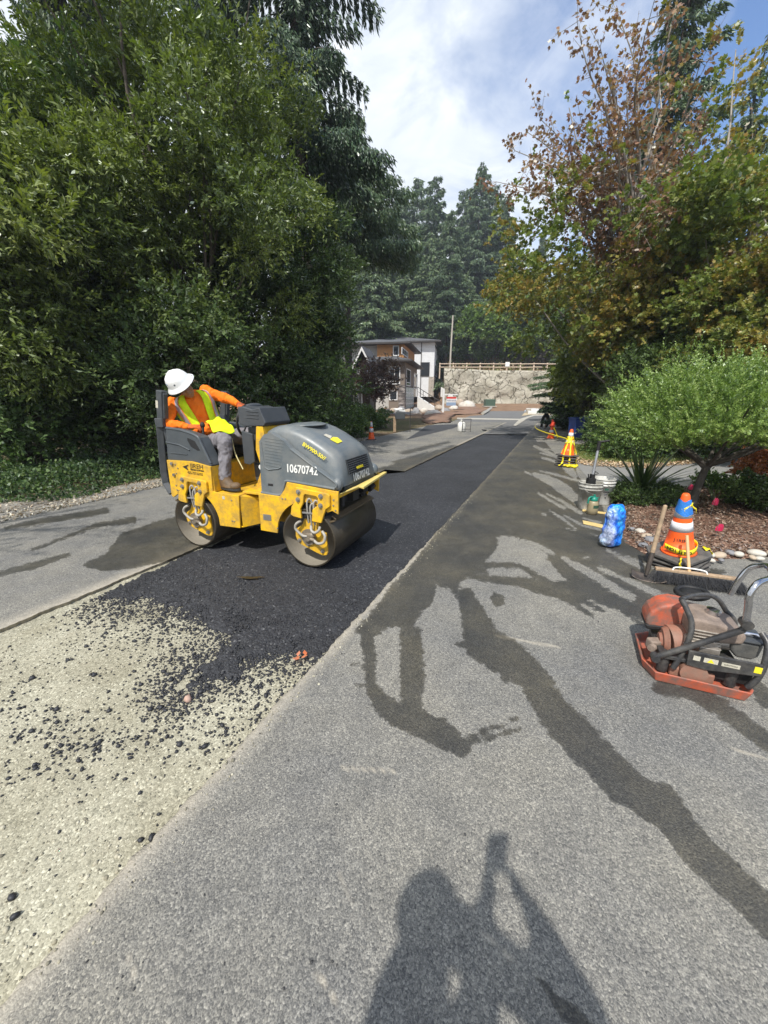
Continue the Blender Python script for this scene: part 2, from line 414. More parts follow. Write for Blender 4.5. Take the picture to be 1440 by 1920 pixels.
# ================================================================ road
def z3(l): return [(x/1.8+640,y/1.8+960,*[q/1.8 for q in r]) for x,y,*r in l]
def z4(l): return [(x/5.538+980,y/5.538+740,*[q/5.538 for q in r]) for x,y,*r in l]
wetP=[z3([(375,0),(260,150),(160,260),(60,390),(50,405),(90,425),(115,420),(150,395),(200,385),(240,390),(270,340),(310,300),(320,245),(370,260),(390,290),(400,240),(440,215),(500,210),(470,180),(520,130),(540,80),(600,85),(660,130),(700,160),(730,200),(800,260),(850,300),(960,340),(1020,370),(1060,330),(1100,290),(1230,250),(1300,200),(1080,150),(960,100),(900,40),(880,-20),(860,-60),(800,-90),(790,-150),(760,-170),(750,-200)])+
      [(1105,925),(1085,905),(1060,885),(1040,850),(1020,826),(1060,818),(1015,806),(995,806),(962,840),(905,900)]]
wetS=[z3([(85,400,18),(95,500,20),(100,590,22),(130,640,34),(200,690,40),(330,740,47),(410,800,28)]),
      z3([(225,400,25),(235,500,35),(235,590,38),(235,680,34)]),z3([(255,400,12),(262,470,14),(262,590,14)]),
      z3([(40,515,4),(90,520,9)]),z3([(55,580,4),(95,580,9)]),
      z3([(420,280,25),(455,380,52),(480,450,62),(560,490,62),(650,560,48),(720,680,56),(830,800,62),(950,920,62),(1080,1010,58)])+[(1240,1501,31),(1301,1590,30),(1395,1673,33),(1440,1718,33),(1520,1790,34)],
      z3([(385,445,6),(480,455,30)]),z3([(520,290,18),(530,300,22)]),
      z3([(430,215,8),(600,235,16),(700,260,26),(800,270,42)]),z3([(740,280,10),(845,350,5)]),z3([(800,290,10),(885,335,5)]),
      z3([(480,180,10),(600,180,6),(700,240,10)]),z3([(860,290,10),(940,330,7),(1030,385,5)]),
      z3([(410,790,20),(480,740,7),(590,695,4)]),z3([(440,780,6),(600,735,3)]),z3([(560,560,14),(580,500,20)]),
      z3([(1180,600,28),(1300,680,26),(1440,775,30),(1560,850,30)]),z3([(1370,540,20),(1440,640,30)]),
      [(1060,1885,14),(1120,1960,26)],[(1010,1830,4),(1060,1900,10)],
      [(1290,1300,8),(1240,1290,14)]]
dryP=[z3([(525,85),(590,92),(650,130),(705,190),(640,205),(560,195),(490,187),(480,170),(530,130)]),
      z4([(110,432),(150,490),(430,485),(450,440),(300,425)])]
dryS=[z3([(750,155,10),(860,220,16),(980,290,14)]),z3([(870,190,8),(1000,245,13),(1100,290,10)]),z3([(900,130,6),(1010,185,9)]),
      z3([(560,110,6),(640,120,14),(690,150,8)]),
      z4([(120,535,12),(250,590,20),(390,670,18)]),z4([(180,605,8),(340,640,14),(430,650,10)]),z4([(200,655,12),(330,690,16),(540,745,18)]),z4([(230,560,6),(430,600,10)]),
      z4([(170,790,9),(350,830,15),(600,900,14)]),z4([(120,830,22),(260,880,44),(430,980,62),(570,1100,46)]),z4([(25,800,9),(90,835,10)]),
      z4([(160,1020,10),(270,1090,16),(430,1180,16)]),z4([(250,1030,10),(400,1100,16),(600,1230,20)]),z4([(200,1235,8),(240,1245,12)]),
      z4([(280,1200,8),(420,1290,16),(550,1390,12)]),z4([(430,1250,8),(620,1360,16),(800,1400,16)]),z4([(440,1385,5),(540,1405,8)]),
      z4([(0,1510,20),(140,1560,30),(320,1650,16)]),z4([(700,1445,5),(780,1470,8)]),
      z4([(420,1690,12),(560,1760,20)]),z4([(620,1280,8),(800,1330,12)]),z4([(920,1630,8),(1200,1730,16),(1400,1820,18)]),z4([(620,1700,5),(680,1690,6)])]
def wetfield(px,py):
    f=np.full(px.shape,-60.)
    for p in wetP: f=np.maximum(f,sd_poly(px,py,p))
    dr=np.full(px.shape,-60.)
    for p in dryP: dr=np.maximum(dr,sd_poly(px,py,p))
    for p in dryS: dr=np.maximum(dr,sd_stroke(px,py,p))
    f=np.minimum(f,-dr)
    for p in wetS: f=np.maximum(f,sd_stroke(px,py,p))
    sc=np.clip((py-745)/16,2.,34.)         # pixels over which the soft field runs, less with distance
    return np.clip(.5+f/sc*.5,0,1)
def lane(name,ug,vg,wet_shade_fn,skirt_side,dustfn,zoff=0.):
    U,V=np.meshgrid(ug,vg,indexing='ij'); X=U*sR+V*cR; Y=U*cR-V*sR
    Z=np.zeros_like(X)+zoff
    wet=wet_shade_fn(X,Y,U,V); dust=dustfn(X,Y,U,V)
    # wobble the sawn edge by a few millimetres
    j=0 if skirt_side<0 else len(vg)-1
    wob=(np.sin(ug*9)+np.sin(ug*23+1)*.6+np.sin(ug*61)*.4)*.006+rng.normal(0,.003,len(ug))
    X[:,j]+=wob*cR; Y[:,j]-=wob*sR
    n,m=X.shape; vs=np.stack([X,Y,Z],-1).reshape(-1,3); F=grid_faces(n,m)[:,::-1]
    base=len(vs); e=np.arange(n)*m+j
    low=vs[e].copy(); low[:,2]-=.09; off=-.02*(1 if skirt_side<0 else -1); low[:,0]-=off*cR; low[:,1]+=off*sR
    b=np.arange(n-1)
    q=np.stack([e[:-1],e[1:],base+b+1,base+b],-1)
    vs=np.concatenate([vs,low]); F=np.concatenate([F,q])
    w=np.concatenate([wet.ravel(),np.zeros(n)]); d=np.concatenate([dust.ravel(),np.full(n,.25)])
    return tag(mesh_np(name,vs,F,M_ASPH,pt_attr={'wet':w,'dust':d}),kind='structure')
ugr=[-.9]
while ugr[-1]<24: ugr.append(ugr[-1]+max(.014,.0085*max(ugr[-1],0)))
ugr=np.array(ugr); 
vgr=np.unique(np.concatenate([np.arange(-1.14,1.6,.02),np.arange(1.6,6,.05)]))
def dustR(X,Y,U,V):
    px,py=proj(X,Y,np.zeros_like(X)); d=np.clip(1-(V+1.14)/.10,0,1)**1.5*.75
    for s in ([(640,1440,3),(740,1446,2)],[(890,1735,2),(960,1800,3)],[(930,1192,2),(1048,1214,2)],[(1370,1402,2),(1440,1425,2)],[(590,1820,3),(625,1870,3)],[(240,1800,5),(255,1830,4)],[(640,1640,3),(660,1690,2)]):
        d=np.maximum(d,np.clip(sd_stroke(px,py,s)*.3+.3,0,.65))
    return d
lane('road_right_lane',ugr,vgr,lambda X,Y,U,V:wetfield(*proj(X,Y,np.zeros_like(X))),-1,dustR)
def wet_shadeL(X,Y,U,V):
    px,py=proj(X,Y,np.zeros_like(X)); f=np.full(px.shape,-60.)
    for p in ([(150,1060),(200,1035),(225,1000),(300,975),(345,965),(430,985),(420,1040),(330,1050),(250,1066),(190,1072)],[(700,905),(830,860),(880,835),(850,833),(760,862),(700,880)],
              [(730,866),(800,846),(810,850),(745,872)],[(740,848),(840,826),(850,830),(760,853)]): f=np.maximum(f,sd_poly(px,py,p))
    for s in ([(10,990,4),(90,975,7),(200,958,6)],[(0,1076,6),(60,1062,8),(130,1040,4)],[(60,1032,3),(180,985,5),(250,975,7)]): f=np.maximum(f,sd_stroke(px,py,s))  # these strokes are branch shadows, painted dark through the mask
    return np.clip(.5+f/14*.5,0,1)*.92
vgl=np.unique(np.concatenate([np.arange(-6.25,-3.4,.05),np.arange(-3.4,-3.2599,.02),[-3.26]]))
lane('road_left_lane',ugr[ugr<7.4],vgl,wet_shadeL,1,lambda X,Y,U,V:np.clip(1-(-3.26-V)/.16,0,1)*.75)
vgf=np.unique(np.concatenate([np.arange(-6.25,-2.9,.06),[-2.82]]))
lane('road_far_left_lane',ugr[ugr>=7.36],vgf,wet_shadeL,1,lambda X,Y,U,V:np.clip(1-(-2.82-V)/.12,0,1)*.8)

# milled trench floor
ub=np.arange(-.9,4.3,.02); vb=np.arange(-3.30,-1.10,.02)
U,V=np.meshgrid(ub,vb,indexing='ij'); X=U*sR+V*cR; Y=U*cR-V*sR
Z=-.052+.006*np.sin(X*3+1)*np.cos(Y*2.3)+rng.normal(0,.0012,X.shape)
Z+= .03*np.clip(1-np.abs(V+3.27)/.07,0,1)
tag(mesh_np('gravel_base',np.stack([X,Y,Z],-1).reshape(-1,3),grid_faces(*X.shape)[:,::-1],M_GRAV,smooth=True),kind='structure')
# new asphalt: full thickness where rolled, breaking up to a ragged loose edge
BLK=[(310,1020),(230,1066),(160,1100),(215,1122),(240,1118),(285,1120),(300,1135),(345,1150),(385,1165),(415,1180),(430,1205),(405,1225),(375,1240),(345,1262),(318,1292),(330,1305),(352,1300),(372,1290),(405,1272),(440,1262),(475,1240),(510,1232),(560,1222),(600,1226),(645,1200),(672,1192),(760,1120),(900,975),(1060,790),(905,780),(850,800),(700,860),(470,950)]
def blk(px,py):
    return sd_poly(px,py,BLK)
ua2=np.concatenate([np.arange(.9,3.6,.016),np.arange(3.6,21.6,.12)]); 
va2=np.arange(0,1.0001,1/132.)
U,T=np.meshgrid(ua2,va2,indexing='ij')
vl=np.interp(U,[0,6.9,7.4,30],[-3.262,-3.262,-2.822,-2.822]); V=vl+(-1.137-vl)*T
X=U*sR+V*cR; Y=U*cR-V*sR; px,py=proj(X,Y,np.full_like(X,-.03))
nz=np.zeros_like(X)
def vnoise(x,y,s,seed):
    r=np.random.default_rng(seed); g=r.random((257,257)); xs=(x*s)%256; ys=(y*s)%256
    i=xs.astype(int); j=ys.astype(int); fx=xs-i; fy=ys-j; fx=fx*fx*(3-2*fx); fy=fy*fy*(3-2*fy)
    return (g[i,j]*(1-fx)+g[i+1,j]*fx)*(1-fy)+(g[i,j+1]*(1-fx)+g[i+1,j+1]*fx)*fy
sdf=blk(px,py)/260.      # about metres here
rag=(vnoise(X,Y,14,1)-.5)*.10+(vnoise(X,Y,45,2)-.5)*.09+(vnoise(X,Y,5,3)-.5)*.10
s=sdf+rag
th=np.clip(s/.16,0,1)**.6*.024+np.clip(s/.9,0,1)*.032
loose=np.clip(1-(U-1.9-.25*T)/.9,0,1)
Z=-.056+th*1.0+loose*(vnoise(X,Y,75,4)-.5)*.016*np.clip(s/.04,0,1)
Z=np.minimum(Z,-.056+.0555); Z=np.where(s<=0,-.075,Z)
tag(mesh_np('fresh_asphalt',np.stack([X,Y,Z],-1).reshape(-1,3),grid_faces(*X.shape)[:,::-1],M_FRESH,pt_attr={'loose':loose.ravel()},smooth=False),kind='structure')

# loose stones: one base shape, many sizes
def stones(name,P,S,mat,flat=.7,seed=3,col=None):
    r=np.random.default_rng(seed)
    t=(1+5**.5)/2; b=np.array([(-1,t,0),(1,t,0),(-1,-t,0),(1,-t,0),(0,-1,t),(0,1,t),(0,-1,-t),(0,1,-t),(t,0,-1),(t,0,1),(-t,0,-1),(-t,0,1)],float); b/=np.linalg.norm(b[0])
    f=np.array([(0,11,5),(0,5,1),(0,1,7),(0,7,10),(0,10,11),(1,5,9),(5,11,4),(11,10,2),(10,7,6),(7,1,8),(3,9,4),(3,4,2),(3,2,6),(3,6,8),(3,8,9),(4,9,5),(2,4,11),(6,2,10),(8,6,7),(9,8,1)])
    n=len(P); vs=b[None]*(1+r.normal(0,.16,(n,12,1)))
    sc=np.stack([np.ones(n),r.uniform(.6,1,n),r.uniform(.55,.9,n)*flat/.7],-1)*S[:,None]
    vs=vs*sc[:,None,:]
    a=r.uniform(0,6.28,n); ca,sa=np.cos(a)[:,None],np.sin(a)[:,None]
    x=vs[...,0]*ca-vs[...,1]*sa; y=vs[...,0]*sa+vs[...,1]*ca
    vs=np.stack([x,y,vs[...,2]],-1)+P[:,None,:]
    F=(f[None]+(np.arange(n)*12)[:,None,None]).reshape(-1,3)
    return mesh_np(name,vs.reshape(-1,3),F,mat,face_attr={'rnd':np.repeat(r.random(n),20)})
# scattered black crumbs, thick beside the new mat and thinning towards the camera
n=90000; u=rng.uniform(-.6,3.0,n); v=rng.uniform(-3.24,-1.16,n); x=u*sR+v*cR; y=u*cR-v*sR
px,py=proj(x,y,np.full_like(x,-.05)); sd_=blk(px,py)
tail=np.zeros(n)
for st,amp in (([(600,1235,50),(530,1290,95),(450,1330,70),(300,1340,55),(200,1350,55),(90,1380,40)],1.25),([(640,1230,20),(560,1300,50),(500,1360,50)],1.1),([(180,1140,20),(230,1150,30)],.5),([(480,1250,30),(400,1330,40)],1.2)):
    tail=np.maximum(tail,amp*np.exp(-np.clip(-sd_stroke(px,py,st),0,None)/60))
cl=np.clip((vnoise(x,y,7,9)-.30)*2.2,0,1)*np.clip(vnoise(x,y,22,10)*1.6,0,1)
# crumbs are laid per area of the trench, so near ones are few and look big
dens=np.clip(np.exp(-np.clip(-sd_,0,None)/32)*.9+tail*.22*cl+.0035+.02*np.exp(-np.clip(-sd_,0,None)/220)*cl,0,1)
k=(rng.random(n)<dens)&(sd_<6); x,y=x[k],y[k]; m_=len(x)
S=np.clip(rng.lognormal(-5.25,.42,m_),.0025,.018)
z_=np.full(m_,-.052)+.006*np.sin(x*3+1)*np.cos(y*2.3)
M_CH=pm('loose asphalt crumbs',(.022,.023,.027),.55,var=.4,scale=60,bump=.2)
tag(stones('loose_asphalt',np.stack([x,y,z_+S*.35],-1),S,M_CH,seed=5),kind='stuff',label='loose black asphalt crumbs scattered over the pale gravel base')
n=9000; u=rng.uniform(-.2,1,n)**2*2.6; u=rng.uniform(-.4,2.6,n); v=rng.uniform(-3.24,-1.16,n); x=u*sR+v*cR; y=u*cR-v*sR
px,py=proj(x,y,np.full_like(x,-.05)); k=(blk(px,py)<2); x,y=x[k],y[k]; S=np.clip(rng.lognormal(-5.6,.38,len(x)),.002,.011)
m,nt_,out=newmat('pale crushed stone'); N=NT(nt_); N.l(N.bsdf(N.ramp(N.attr('rnd'),[(0,(.14,.13,.10)),(.4,(.30,.275,.20)),(1,(.50,.47,.37))]),.9),out.inputs[0]); M_PS=m
z_=np.full(len(x),-.052)+.006*np.sin(x*3+1)*np.cos(y*2.3)
tag(stones('gravel',np.stack([x,y,z_+S*.1],-1),S,M_PS,seed=6),kind='stuff',label='pale crushed gravel stones of the trench floor')
# pebbly loose surface on the unrolled edge of the mat
n=16000; u=rng.uniform(1.2,2.75,n); v=rng.uniform(-3.2,-1.18,n); x=u*sR+v*cR; y=u*cR-v*sR; px,py=proj(x,y,np.full_like(x,-.03)); s=blk(px,py)
k=(s>-3)&(rng.random(n)<np.clip(1-(u-1.7)/1.0,0,1)); x,y,s=x[k],y[k],s[k]/260.
S=np.clip(rng.lognormal(-5.15,.3,len(x)),.004,.012); th=np.clip(s/.16,0,1)**.6*.024+np.clip(s/.9,0,1)*.032
tag(stones('asphalt_crumbs',np.stack([x,y,-.056+th+S*.0],-1),S,M_CH,seed=8),kind='stuff',label='coarse crumbs on the loose unrolled edge of the new asphalt')

n=1500; u=rng.uniform(.2,9,n); v=-1.12+np.abs(rng.normal(0,.9,n)); k=v<4.5; u,v=u[k],v[k]; x=u*sR+v*cR; y=u*cR-v*sR; S=np.clip(rng.lognormal(-6.1,.4,len(x)),.0012,.006)
tag(stones('grit',np.stack([x,y,S*.4],-1),S,pm('dark grit',(.05,.05,.05),.8,var=.5,scale=60,bump=0),seed=12),kind='stuff',label='dark grit and small crumbs strewn over the old right lane')
n=500; u=rng.uniform(.2,6,n); v=-1.13+np.abs(rng.normal(0,.05,n)); x=u*sR+v*cR; y=u*cR-v*sR; S=np.clip(rng.lognormal(-5.6,.4,n),.002,.009)
tag(stones('edge_rubble',np.stack([x,y,S*.3],-1),S,M_PS,seed=13),kind='stuff',label='pale rubble bits along the saw cut edge of the right lane')
# ================================================================ shared materials
YEL=(.80,.46,.012)
M_YEL=pm('machine yellow paint',YEL,.42,var=.07,scale=5,bump=.05,dirt=.62,dcol=(.30,.20,.07),dscale=9)
M_GRY=pm('grey moulded plastic',(.115,.135,.145),.42,var=.08,scale=6,bump=.12,bd=.002,dirt=.5,dcol=(.21,.205,.185))
M_DGR=pm('dark grey plastic',(.05,.056,.062),.45,var=.12,scale=7,bump=.12,dirt=.2,dcol=(.14,.13,.12))
M_BLK=pm('black rubber',(.012,.012,.013),.6,var=.3,scale=20,bump=.1,dirt=.2,dcol=(.07,.06,.05))
M_DRUM=pm('drum steel filmed with tar',(.07,.058,.04),.38,.35,var=.3,scale=4,bump=.08,dirt=.5,dcol=(.035,.03,.022),dscale=3)
M_DRIM=pm('dusty drum inside',(.26,.235,.19),.6,.2,var=.2,scale=5,bump=.1,dirt=.4,dcol=(.10,.085,.06),dscale=5)
M_STL=pm('bare steel',(.38,.37,.35),.38,.75,var=.2,scale=20,bump=.1,dirt=.3,dcol=(.14,.11,.08))
M_HOSE=pm('grey hose',(.36,.34,.30),.5,var=.15,scale=30,bump=.1,dirt=.3,dcol=(.15,.12,.09))
M_WHT=pm('white stencil paint',(.80,.80,.76),.5,var=.05,scale=40,bump=0,dirt=.25,dcol=(.45,.45,.42),dscale=60)
M_DKT=pm('black decal',(.035,.028,.02),.5,var=.1,bump=0)
M_YDEC=pm('yellow decal',(.78,.66,.03),.45,var=.05,bump=0)
M_LAB=pm('worn label',(.50,.47,.38),.5,var=.3,scale=120,bump=0)

# ================================================================ the roller
RO=empty('road_roller',(-1.135,3.892,.002),math.atan2(-.3746,.9272),
   'yellow and grey tandem road roller with number 10670742 on the new asphalt','roller')
RX=.677; DR=.275
def arc(cx,cz,r,a0,a1,n=12): return [(cx+r*math.cos(R(a0+(a1-a0)*i/n)),cz+r*math.sin(R(a0+(a1-a0)*i/n))) for i in range(n+1)]
# drums
for cx in (-RX,RX):
    b=MB(); n=72; prof=[(DR-.006,-.45),(DR,-.444),(DR,.444),(DR-.006,.45)]
    T=Matrix.Translation((cx,0,DR))@Matrix.Rotation(R(90),4,'X')
    vs=[];fs=[]
    pr=[(DR-.016,-.45),(DR-.004,-.45),(DR,-.446),(DR,.446),(DR-.004,.45),(DR-.016,.45)]
    for r,z in pr:
        for j in range(n): a=2*math.pi*j/n; vs.append((r*math.cos(a),r*math.sin(a),z))
    for i in range(len(pr)-1):
        for j in range(n): fs.append((i*n+j,i*n+(j+1)%n,(i+1)*n+(j+1)%n,(i+1)*n+j))
    b.add(vs,fs,True,T); drum=b.build('drum',M_DRUM,RO)
    b=MB(); vs=[];fs=[]
    for sgn in (-1,1):
        base=len(b.v); vs=[];fs=[]
        for r,z in ((DR-.016,.449*sgn),(DR-.018,.20*sgn),(.0001,.19*sgn)):
            for j in range(n): a=2*math.pi*j/n; vs.append((r*math.cos(a),r*math.sin(a),z))
        for i in range(2):
            for j in range(n): fs.append((i*n+j,(i+1)*n+j,(i+1)*n+(j+1)%n,i*n+(j+1)%n))
        b.add(vs,fs,True,T)
    b.build('drum_inside',M_DRIM,drum)
# side plates
rearP=[(-.94,.883),(-.605,.889),(-.372,.852),(-.385,.611),(-.353,.604),(-.069,.598),(-.096,.272),(-.347,.266)]+arc(-RX,DR,.335,2,124)[1:]+[(-.846,.552),(-.925,.50),(-.95,.512)]
frontP=[(.153,.283),(.165,.645),(.399,.637),(.455,.702),(.488,.775),(.97,.735),(.995,.733),(.987,.534),(.93,.56)]+arc(RX,DR,.335,52,178,14)+[(.342,.28)]
for nm,P in (('rear_frame',rearP),('front_frame',frontP)):
    b=MB()
    for s in (-1,1): b.prism(P,s*.45,s*.43)
    if nm=='rear_frame':
        b.bx(-.37,-.075,-.43,.43,.583,.597); b.bx(-.37,-.075,-.43,.43,.275,.285); b.bx(-.078,-.072,-.43,.43,.275,.59)
        b.prism([(-.43,-.075),(.43,-.075),(.20,.16),(-.20,.16)],.30,.52,'z') if False else b.add(*[[(-.074,-.43,.275),(-.074,.43,.275),(.16,.12,.30),(.16,-.12,.30),(-.074,-.43,.59),(-.074,.43,.59),(.16,.12,.50),(.16,-.12,.50)],[(0,1,2,3),(4,7,6,5),(0,3,7,4),(1,5,6,2),(2,6,7,3)]])
        b.bx(-.93,-.39,-.42,.42,.74,.86); b.bx(-.395,-.375,-.43,.43,.60,.85)
        b.bx(-.90,-.42,-.30,.30,.60,.74)
    else:
        b.bx(.155,.17,-.43,.43,.285,.64); b.bx(.17,.34,-.2,.2,.3,.64); b.bx(.17,.97,-.42,.42,.66,.70)
        # bulkhead and steering tower
        b.prism([(-.06,.62),(.155,.62),(.15,.80),(.12,.93),(.075,1.22),(.0,1.22),(-.03,1.0),(.02,.82),(-.055,.66)],-.20,-.185)
        b.prism([(-.06,.62),(.155,.62),(.15,.80),(.12,.93),(.075,1.22),(.0,1.22),(-.03,1.0),(.02,.82),(-.055,.66)],.185,.20)
        b.prism([(.06,.62),(.155,.62),(.12,.93),(.075,1.22),(.05,1.22)],-.184,.184)
        b.bx(-.1,.15,-.36,.36,.598,.622)
    b.build(nm,M_YEL,RO,bevel=.004)
# brackets over the drums with hoses, bolts, hub plate, motor
for k,cx in ((0,-RX),(1,RX)):
    for s in (-1,1):
        b=MB(); P=[(cx-.085,.745),(cx+.235,.715),(cx+.25,.70),(cx+.248,.605),(cx+.205,.575),(cx+.155,.445),(cx+.06,.452),(cx+.075,.56),(cx+.125,.60),(cx+.135,.665),(cx+.12,.680),(cx+.01,.690),(cx-.005,.675),(cx-.02,.60),(cx-.05,.55),(cx-.045,.465),(cx-.13,.475),(cx-.155,.49),(cx-.14,.565),(cx-.075,.64)]
        b.prism(P,s*.452,s*.478); b.build('drum_bracket',M_YEL,RO,bevel=.006,seg=2)
        for x,z in ((cx-.055,.706),(cx-.065,.636),(cx+.165,.688),(cx+.16,.605)): 
            b=MB(); b.cyl((x,s*.478,z),(x,s*.484,z),.022,n=14); b.cyl((x,s*.484,z),(x,s*.498,z),.013,n=6,smooth=False); b.build('bolt',M_STL,RO)
        # black block standing in for shade in the opening behind the hoses
        b=MB(); b.bx(cx-.10,cx+.17,s*.30,s*.42,.45,.70); b.build('opening_shade',M_BLK,RO)
        for dx,h in ((.035,.64),(.065,.60),(.10,.63)):
            b=MB(); b.tube(catmull([(cx+dx+.03,s*.44,h-.05),(cx+dx+.01,s*.462,h+.01),(cx+dx-.015,s*.468,h-.02),(cx+dx-.02,s*.462,h-.10),(cx+dx-.03,s*.44,h-.22)],5),.0085,8); b.build('hydraulic_hose',M_HOSE,RO)
        b=MB(); b.tube(catmull([(cx-.07,s*.44,.43),(cx-.115,s*.455,.40),(cx-.125,s*.455,.35),(cx-.06,s*.45,.295),(cx-.02,s*.44,.29)],5),.013,8); b.build('hydraulic_hose',M_HOSE,RO)
        b=MB(); b.tube(catmull([(cx+.03,s*.44,.40),(cx+.045,s*.462,.36),(cx+.08,s*.465,.345),(cx+.115,s*.455,.37),(cx+.12,s*.44,.40)],5),.013,8); b.build('hydraulic_hose',M_HOSE,RO)
        b=MB(); b.tube(catmull([(cx+.04,s*.44,.27),(cx+.10,s*.46,.245),(cx+.16,s*.46,.265),(cx+.175,s*.455,.32),(cx+.14,s*.44,.36)],5),.013,8)
        b.build('hydraulic_hose',M_HOSE,RO)
        b=MB(); b.bx(cx-.035,cx+.11,s*.456,s*.475,.512,.528); b.build('hose_clamp',M_STL,RO,bevel=.003)
        b=MB(); P=[(cx-.165,.325),(cx-.17,.26),(cx-.15,.21),(cx-.12,.185),(cx+.05,.125),(cx+.11,.108),(cx+.15,.118),(cx+.165,.15),(cx+.162,.245),(cx+.16,.33),(cx+.09,.36),(cx+.08,.44),(cx-.06,.45),(cx-.09,.38)]
        b.prism(P,s*.385,s*.405)
        b.build('hub_plate',M_YEL,RO,bevel=.006)
        for x,z in ((cx-.125,.225),(cx+.115,.155),(cx-.03,.20)): b=MB(); b.cyl((x,s*.405,z),(x,s*.412,z),.02,n=14); b.cyl((x,s*.412,z),(x,s*.43,z),.012,n=6,smooth=False); b.build('bolt',M_STL,RO)
        b=MB(); b.cyl((cx-.02,s*.38,.275),(cx-.02,s*.425,.275),.075,n=20); b.cyl((cx-.02,s*.425,.275),(cx-.02,s*.448,.275),.045,.036,n=8,smooth=False)
        b.ell((cx+.02,s*.43,.30),(.035,.022,.028)); b.cyl((cx+.015,s*.44,.27),(cx+.06,s*.445,.262),.016); b.cyl((cx-.075,s*.43,.295),(cx-.03,s*.44,.285),.014)
        b.build('drum_motor',pm('greasy cast iron',(.24,.20,.15),.5,.3,var=.4,scale=18,dirt=.5),RO,bevel=.003)
# hood: body loft + side skirts
secs=[(.20,.66,1.13,.385,.33),(.235,.66,1.205,.39,.335),(.30,.66,1.238,.39,.335),(.38,.66,1.25,.39,.33),(.47,.72,1.243,.39,.325),(.57,.74,1.213,.39,.32),(.68,.74,1.165,.39,.315),(.79,.74,1.105,.39,.31),(.87,.74,1.055,.39,.305),(.915,.74,1.02,.388,.30),(.94,.74,.985,.385,.295),(.958,.745,.93,.38,.30),(.975,.745,.84,.375,.32),(.985,.75,.76,.37,.34)]
vs=[];fs=[];K=17
for x,zb,zt,wb,wt in secs:
    for i in range(K):
        t=i/(K-1)*2-1; a=abs(t); sg=1 if t>0 else -1
        if a>.62: q=(1-a)/.38; y=wb+(wt+.02-wb)*q; z=zb+(zt-.06-zb)*q
        elif a>.45: q=(.62-a)/.17; y=wt+.02-.06*q*q; z=zt-.06+.052*math.sin(q*1.57)
        else: q=a/.45; y=(wt-.04)*q; z=zt+.004*(1-q*q)
        vs.append((x,sg*y if t!=0 else 0,z))
for i in range(len(secs)-1):
    for j in range(K-1): fs.append((i*K+j,i*K+j+1,(i+1)*K+j+1,(i+1)*K+j))
fs.append(tuple(range(K-1,-1,-1))); fs.append(tuple(range((len(secs)-1)*K,len(secs)*K)))
b=MB(); b.add(vs,fs,True)
b.ell((.45,0,1.238),(.17,.20,.02),20,8)      # raised filler cover
for f in range(len(b.s)): pass
hood=b.build('hood',M_GRY,RO)
skirt=[(.19,.645),(.391,.635),(.44,.685),(.47,.762),(.50,.768),(.956,.742),(.968,.80),(.80,.905),(.532,1.068),(.47,1.13),(.34,1.195),(.27,1.175),(.215,1.115),(.20,.89)]
for s in (-1,1):
    b=MB(); b.prism(skirt,s*.375,s*.432)
    rim=[(.19,.652,),(.385,.645),(.43,.69),(.455,.755),(.49,.782),(.72,.768),(.958,.752)]
    b.tube(catmull([(x,s*.434,z) for x,z in rim],6),.012,8)
    b.tube(catmull([(x,s*.432,z) for x,z in ((.54,1.062),(.80,.90),(.962,.802),(.965,.76))],5),.008,8)
    for i in range(10):
        t=i/9; xa=.245+.02*t*0+.0; z0=.90+.235*t; x1=.47-.0*t+.05*t*(t<.7)
        b.tube([(.26+.02*t,s*.4335,z0+.012),(.42+.06*t,s*.4335,z0-.004)],.0022,6)
    b.tube([(.235,s*.433,1.11),(.245,s*.433,.89),(.29,s*.434,.868),(.40,s*.434,.885),(.43,s*.434,.90)],.006,6)
    b.build('side_panel',M_GRY,hood,bevel=.012,seg=3)
    b=MB(); b.bx(.27,.325,s*.4315,s*.436,.722,.742); b.build('latch',M_BLK,hood,bevel=.003)
    t=text('10670742',.100,M_WHT,RO,frameM((.638,s*.4345,.890),(-s*1,0,-.02*-s),(0,0,1)),xs=.80,bold=.002)
    t=text('BW900-50//',.045,M_YDEC,RO,frameM((.735,s*.4345,1.03) if 0 else (.728,s*.3655,1.045),(-s*.245,0,s*.135),(0,-s*.12,1)),xs=1.1,bold=.001)
# bulge at the front foot of the side panels, grille, front number
for s in (-1,1):
    b=MB(); b.ell((.955,s*.385,.775),(.045,.05,.06)); b.build('corner_bulge',M_GRY,hood)
b=MB(); GZ0,GZ1,GY0,GY1=.835,.962,-.22,.205
def GP(y,z,o=0.): x=.979-(z-.835)*.25+o; return (x,y,z)
b.add([GP(GY0,GZ0,.004),GP(GY1,GZ0,.004),GP(GY1,GZ1,.004),GP(GY0,GZ1,.004)],[(0,1,2,3)]); 
gr=b.build('grille',M_BLK,hood)
b=MB()
for i in range(8): z=GZ0+(GZ1-GZ0)*i/7; b.tube([GP(GY0,z,.012),GP(GY1,z,.012)],.004,4)
for i in range(13): y=GY0+(GY1-GY0)*i/12; b.tube([GP(y,GZ0,.011),GP(y,GZ1,.011)],.0035,4)
b.build('grille_bars',M_DGR,gr)
b=MB(); b.add([GP(-.09,.845,.018),GP(.07,.845,.018),GP(.07,.893,.018),GP(-.09,.893,.018)],[(0,1,2,3)]); b.build('grille_badge',M_BLK,gr)
text('BOMAG',.034,M_YDEC,gr,frameM(GP(0,.872,.020),(0,1,0),(-.25,0,1)),depth=.0006,bold=.0006)
b=MB(); b.prism([(0,-.012),(.011,0),(0,.012),(-.011,0)],0,.002,'z',M=frameM(GP(-.07,.872,.0185),(0,1,0),(-.25,0,1))); b.build('badge_mark',M_YDEC,gr)
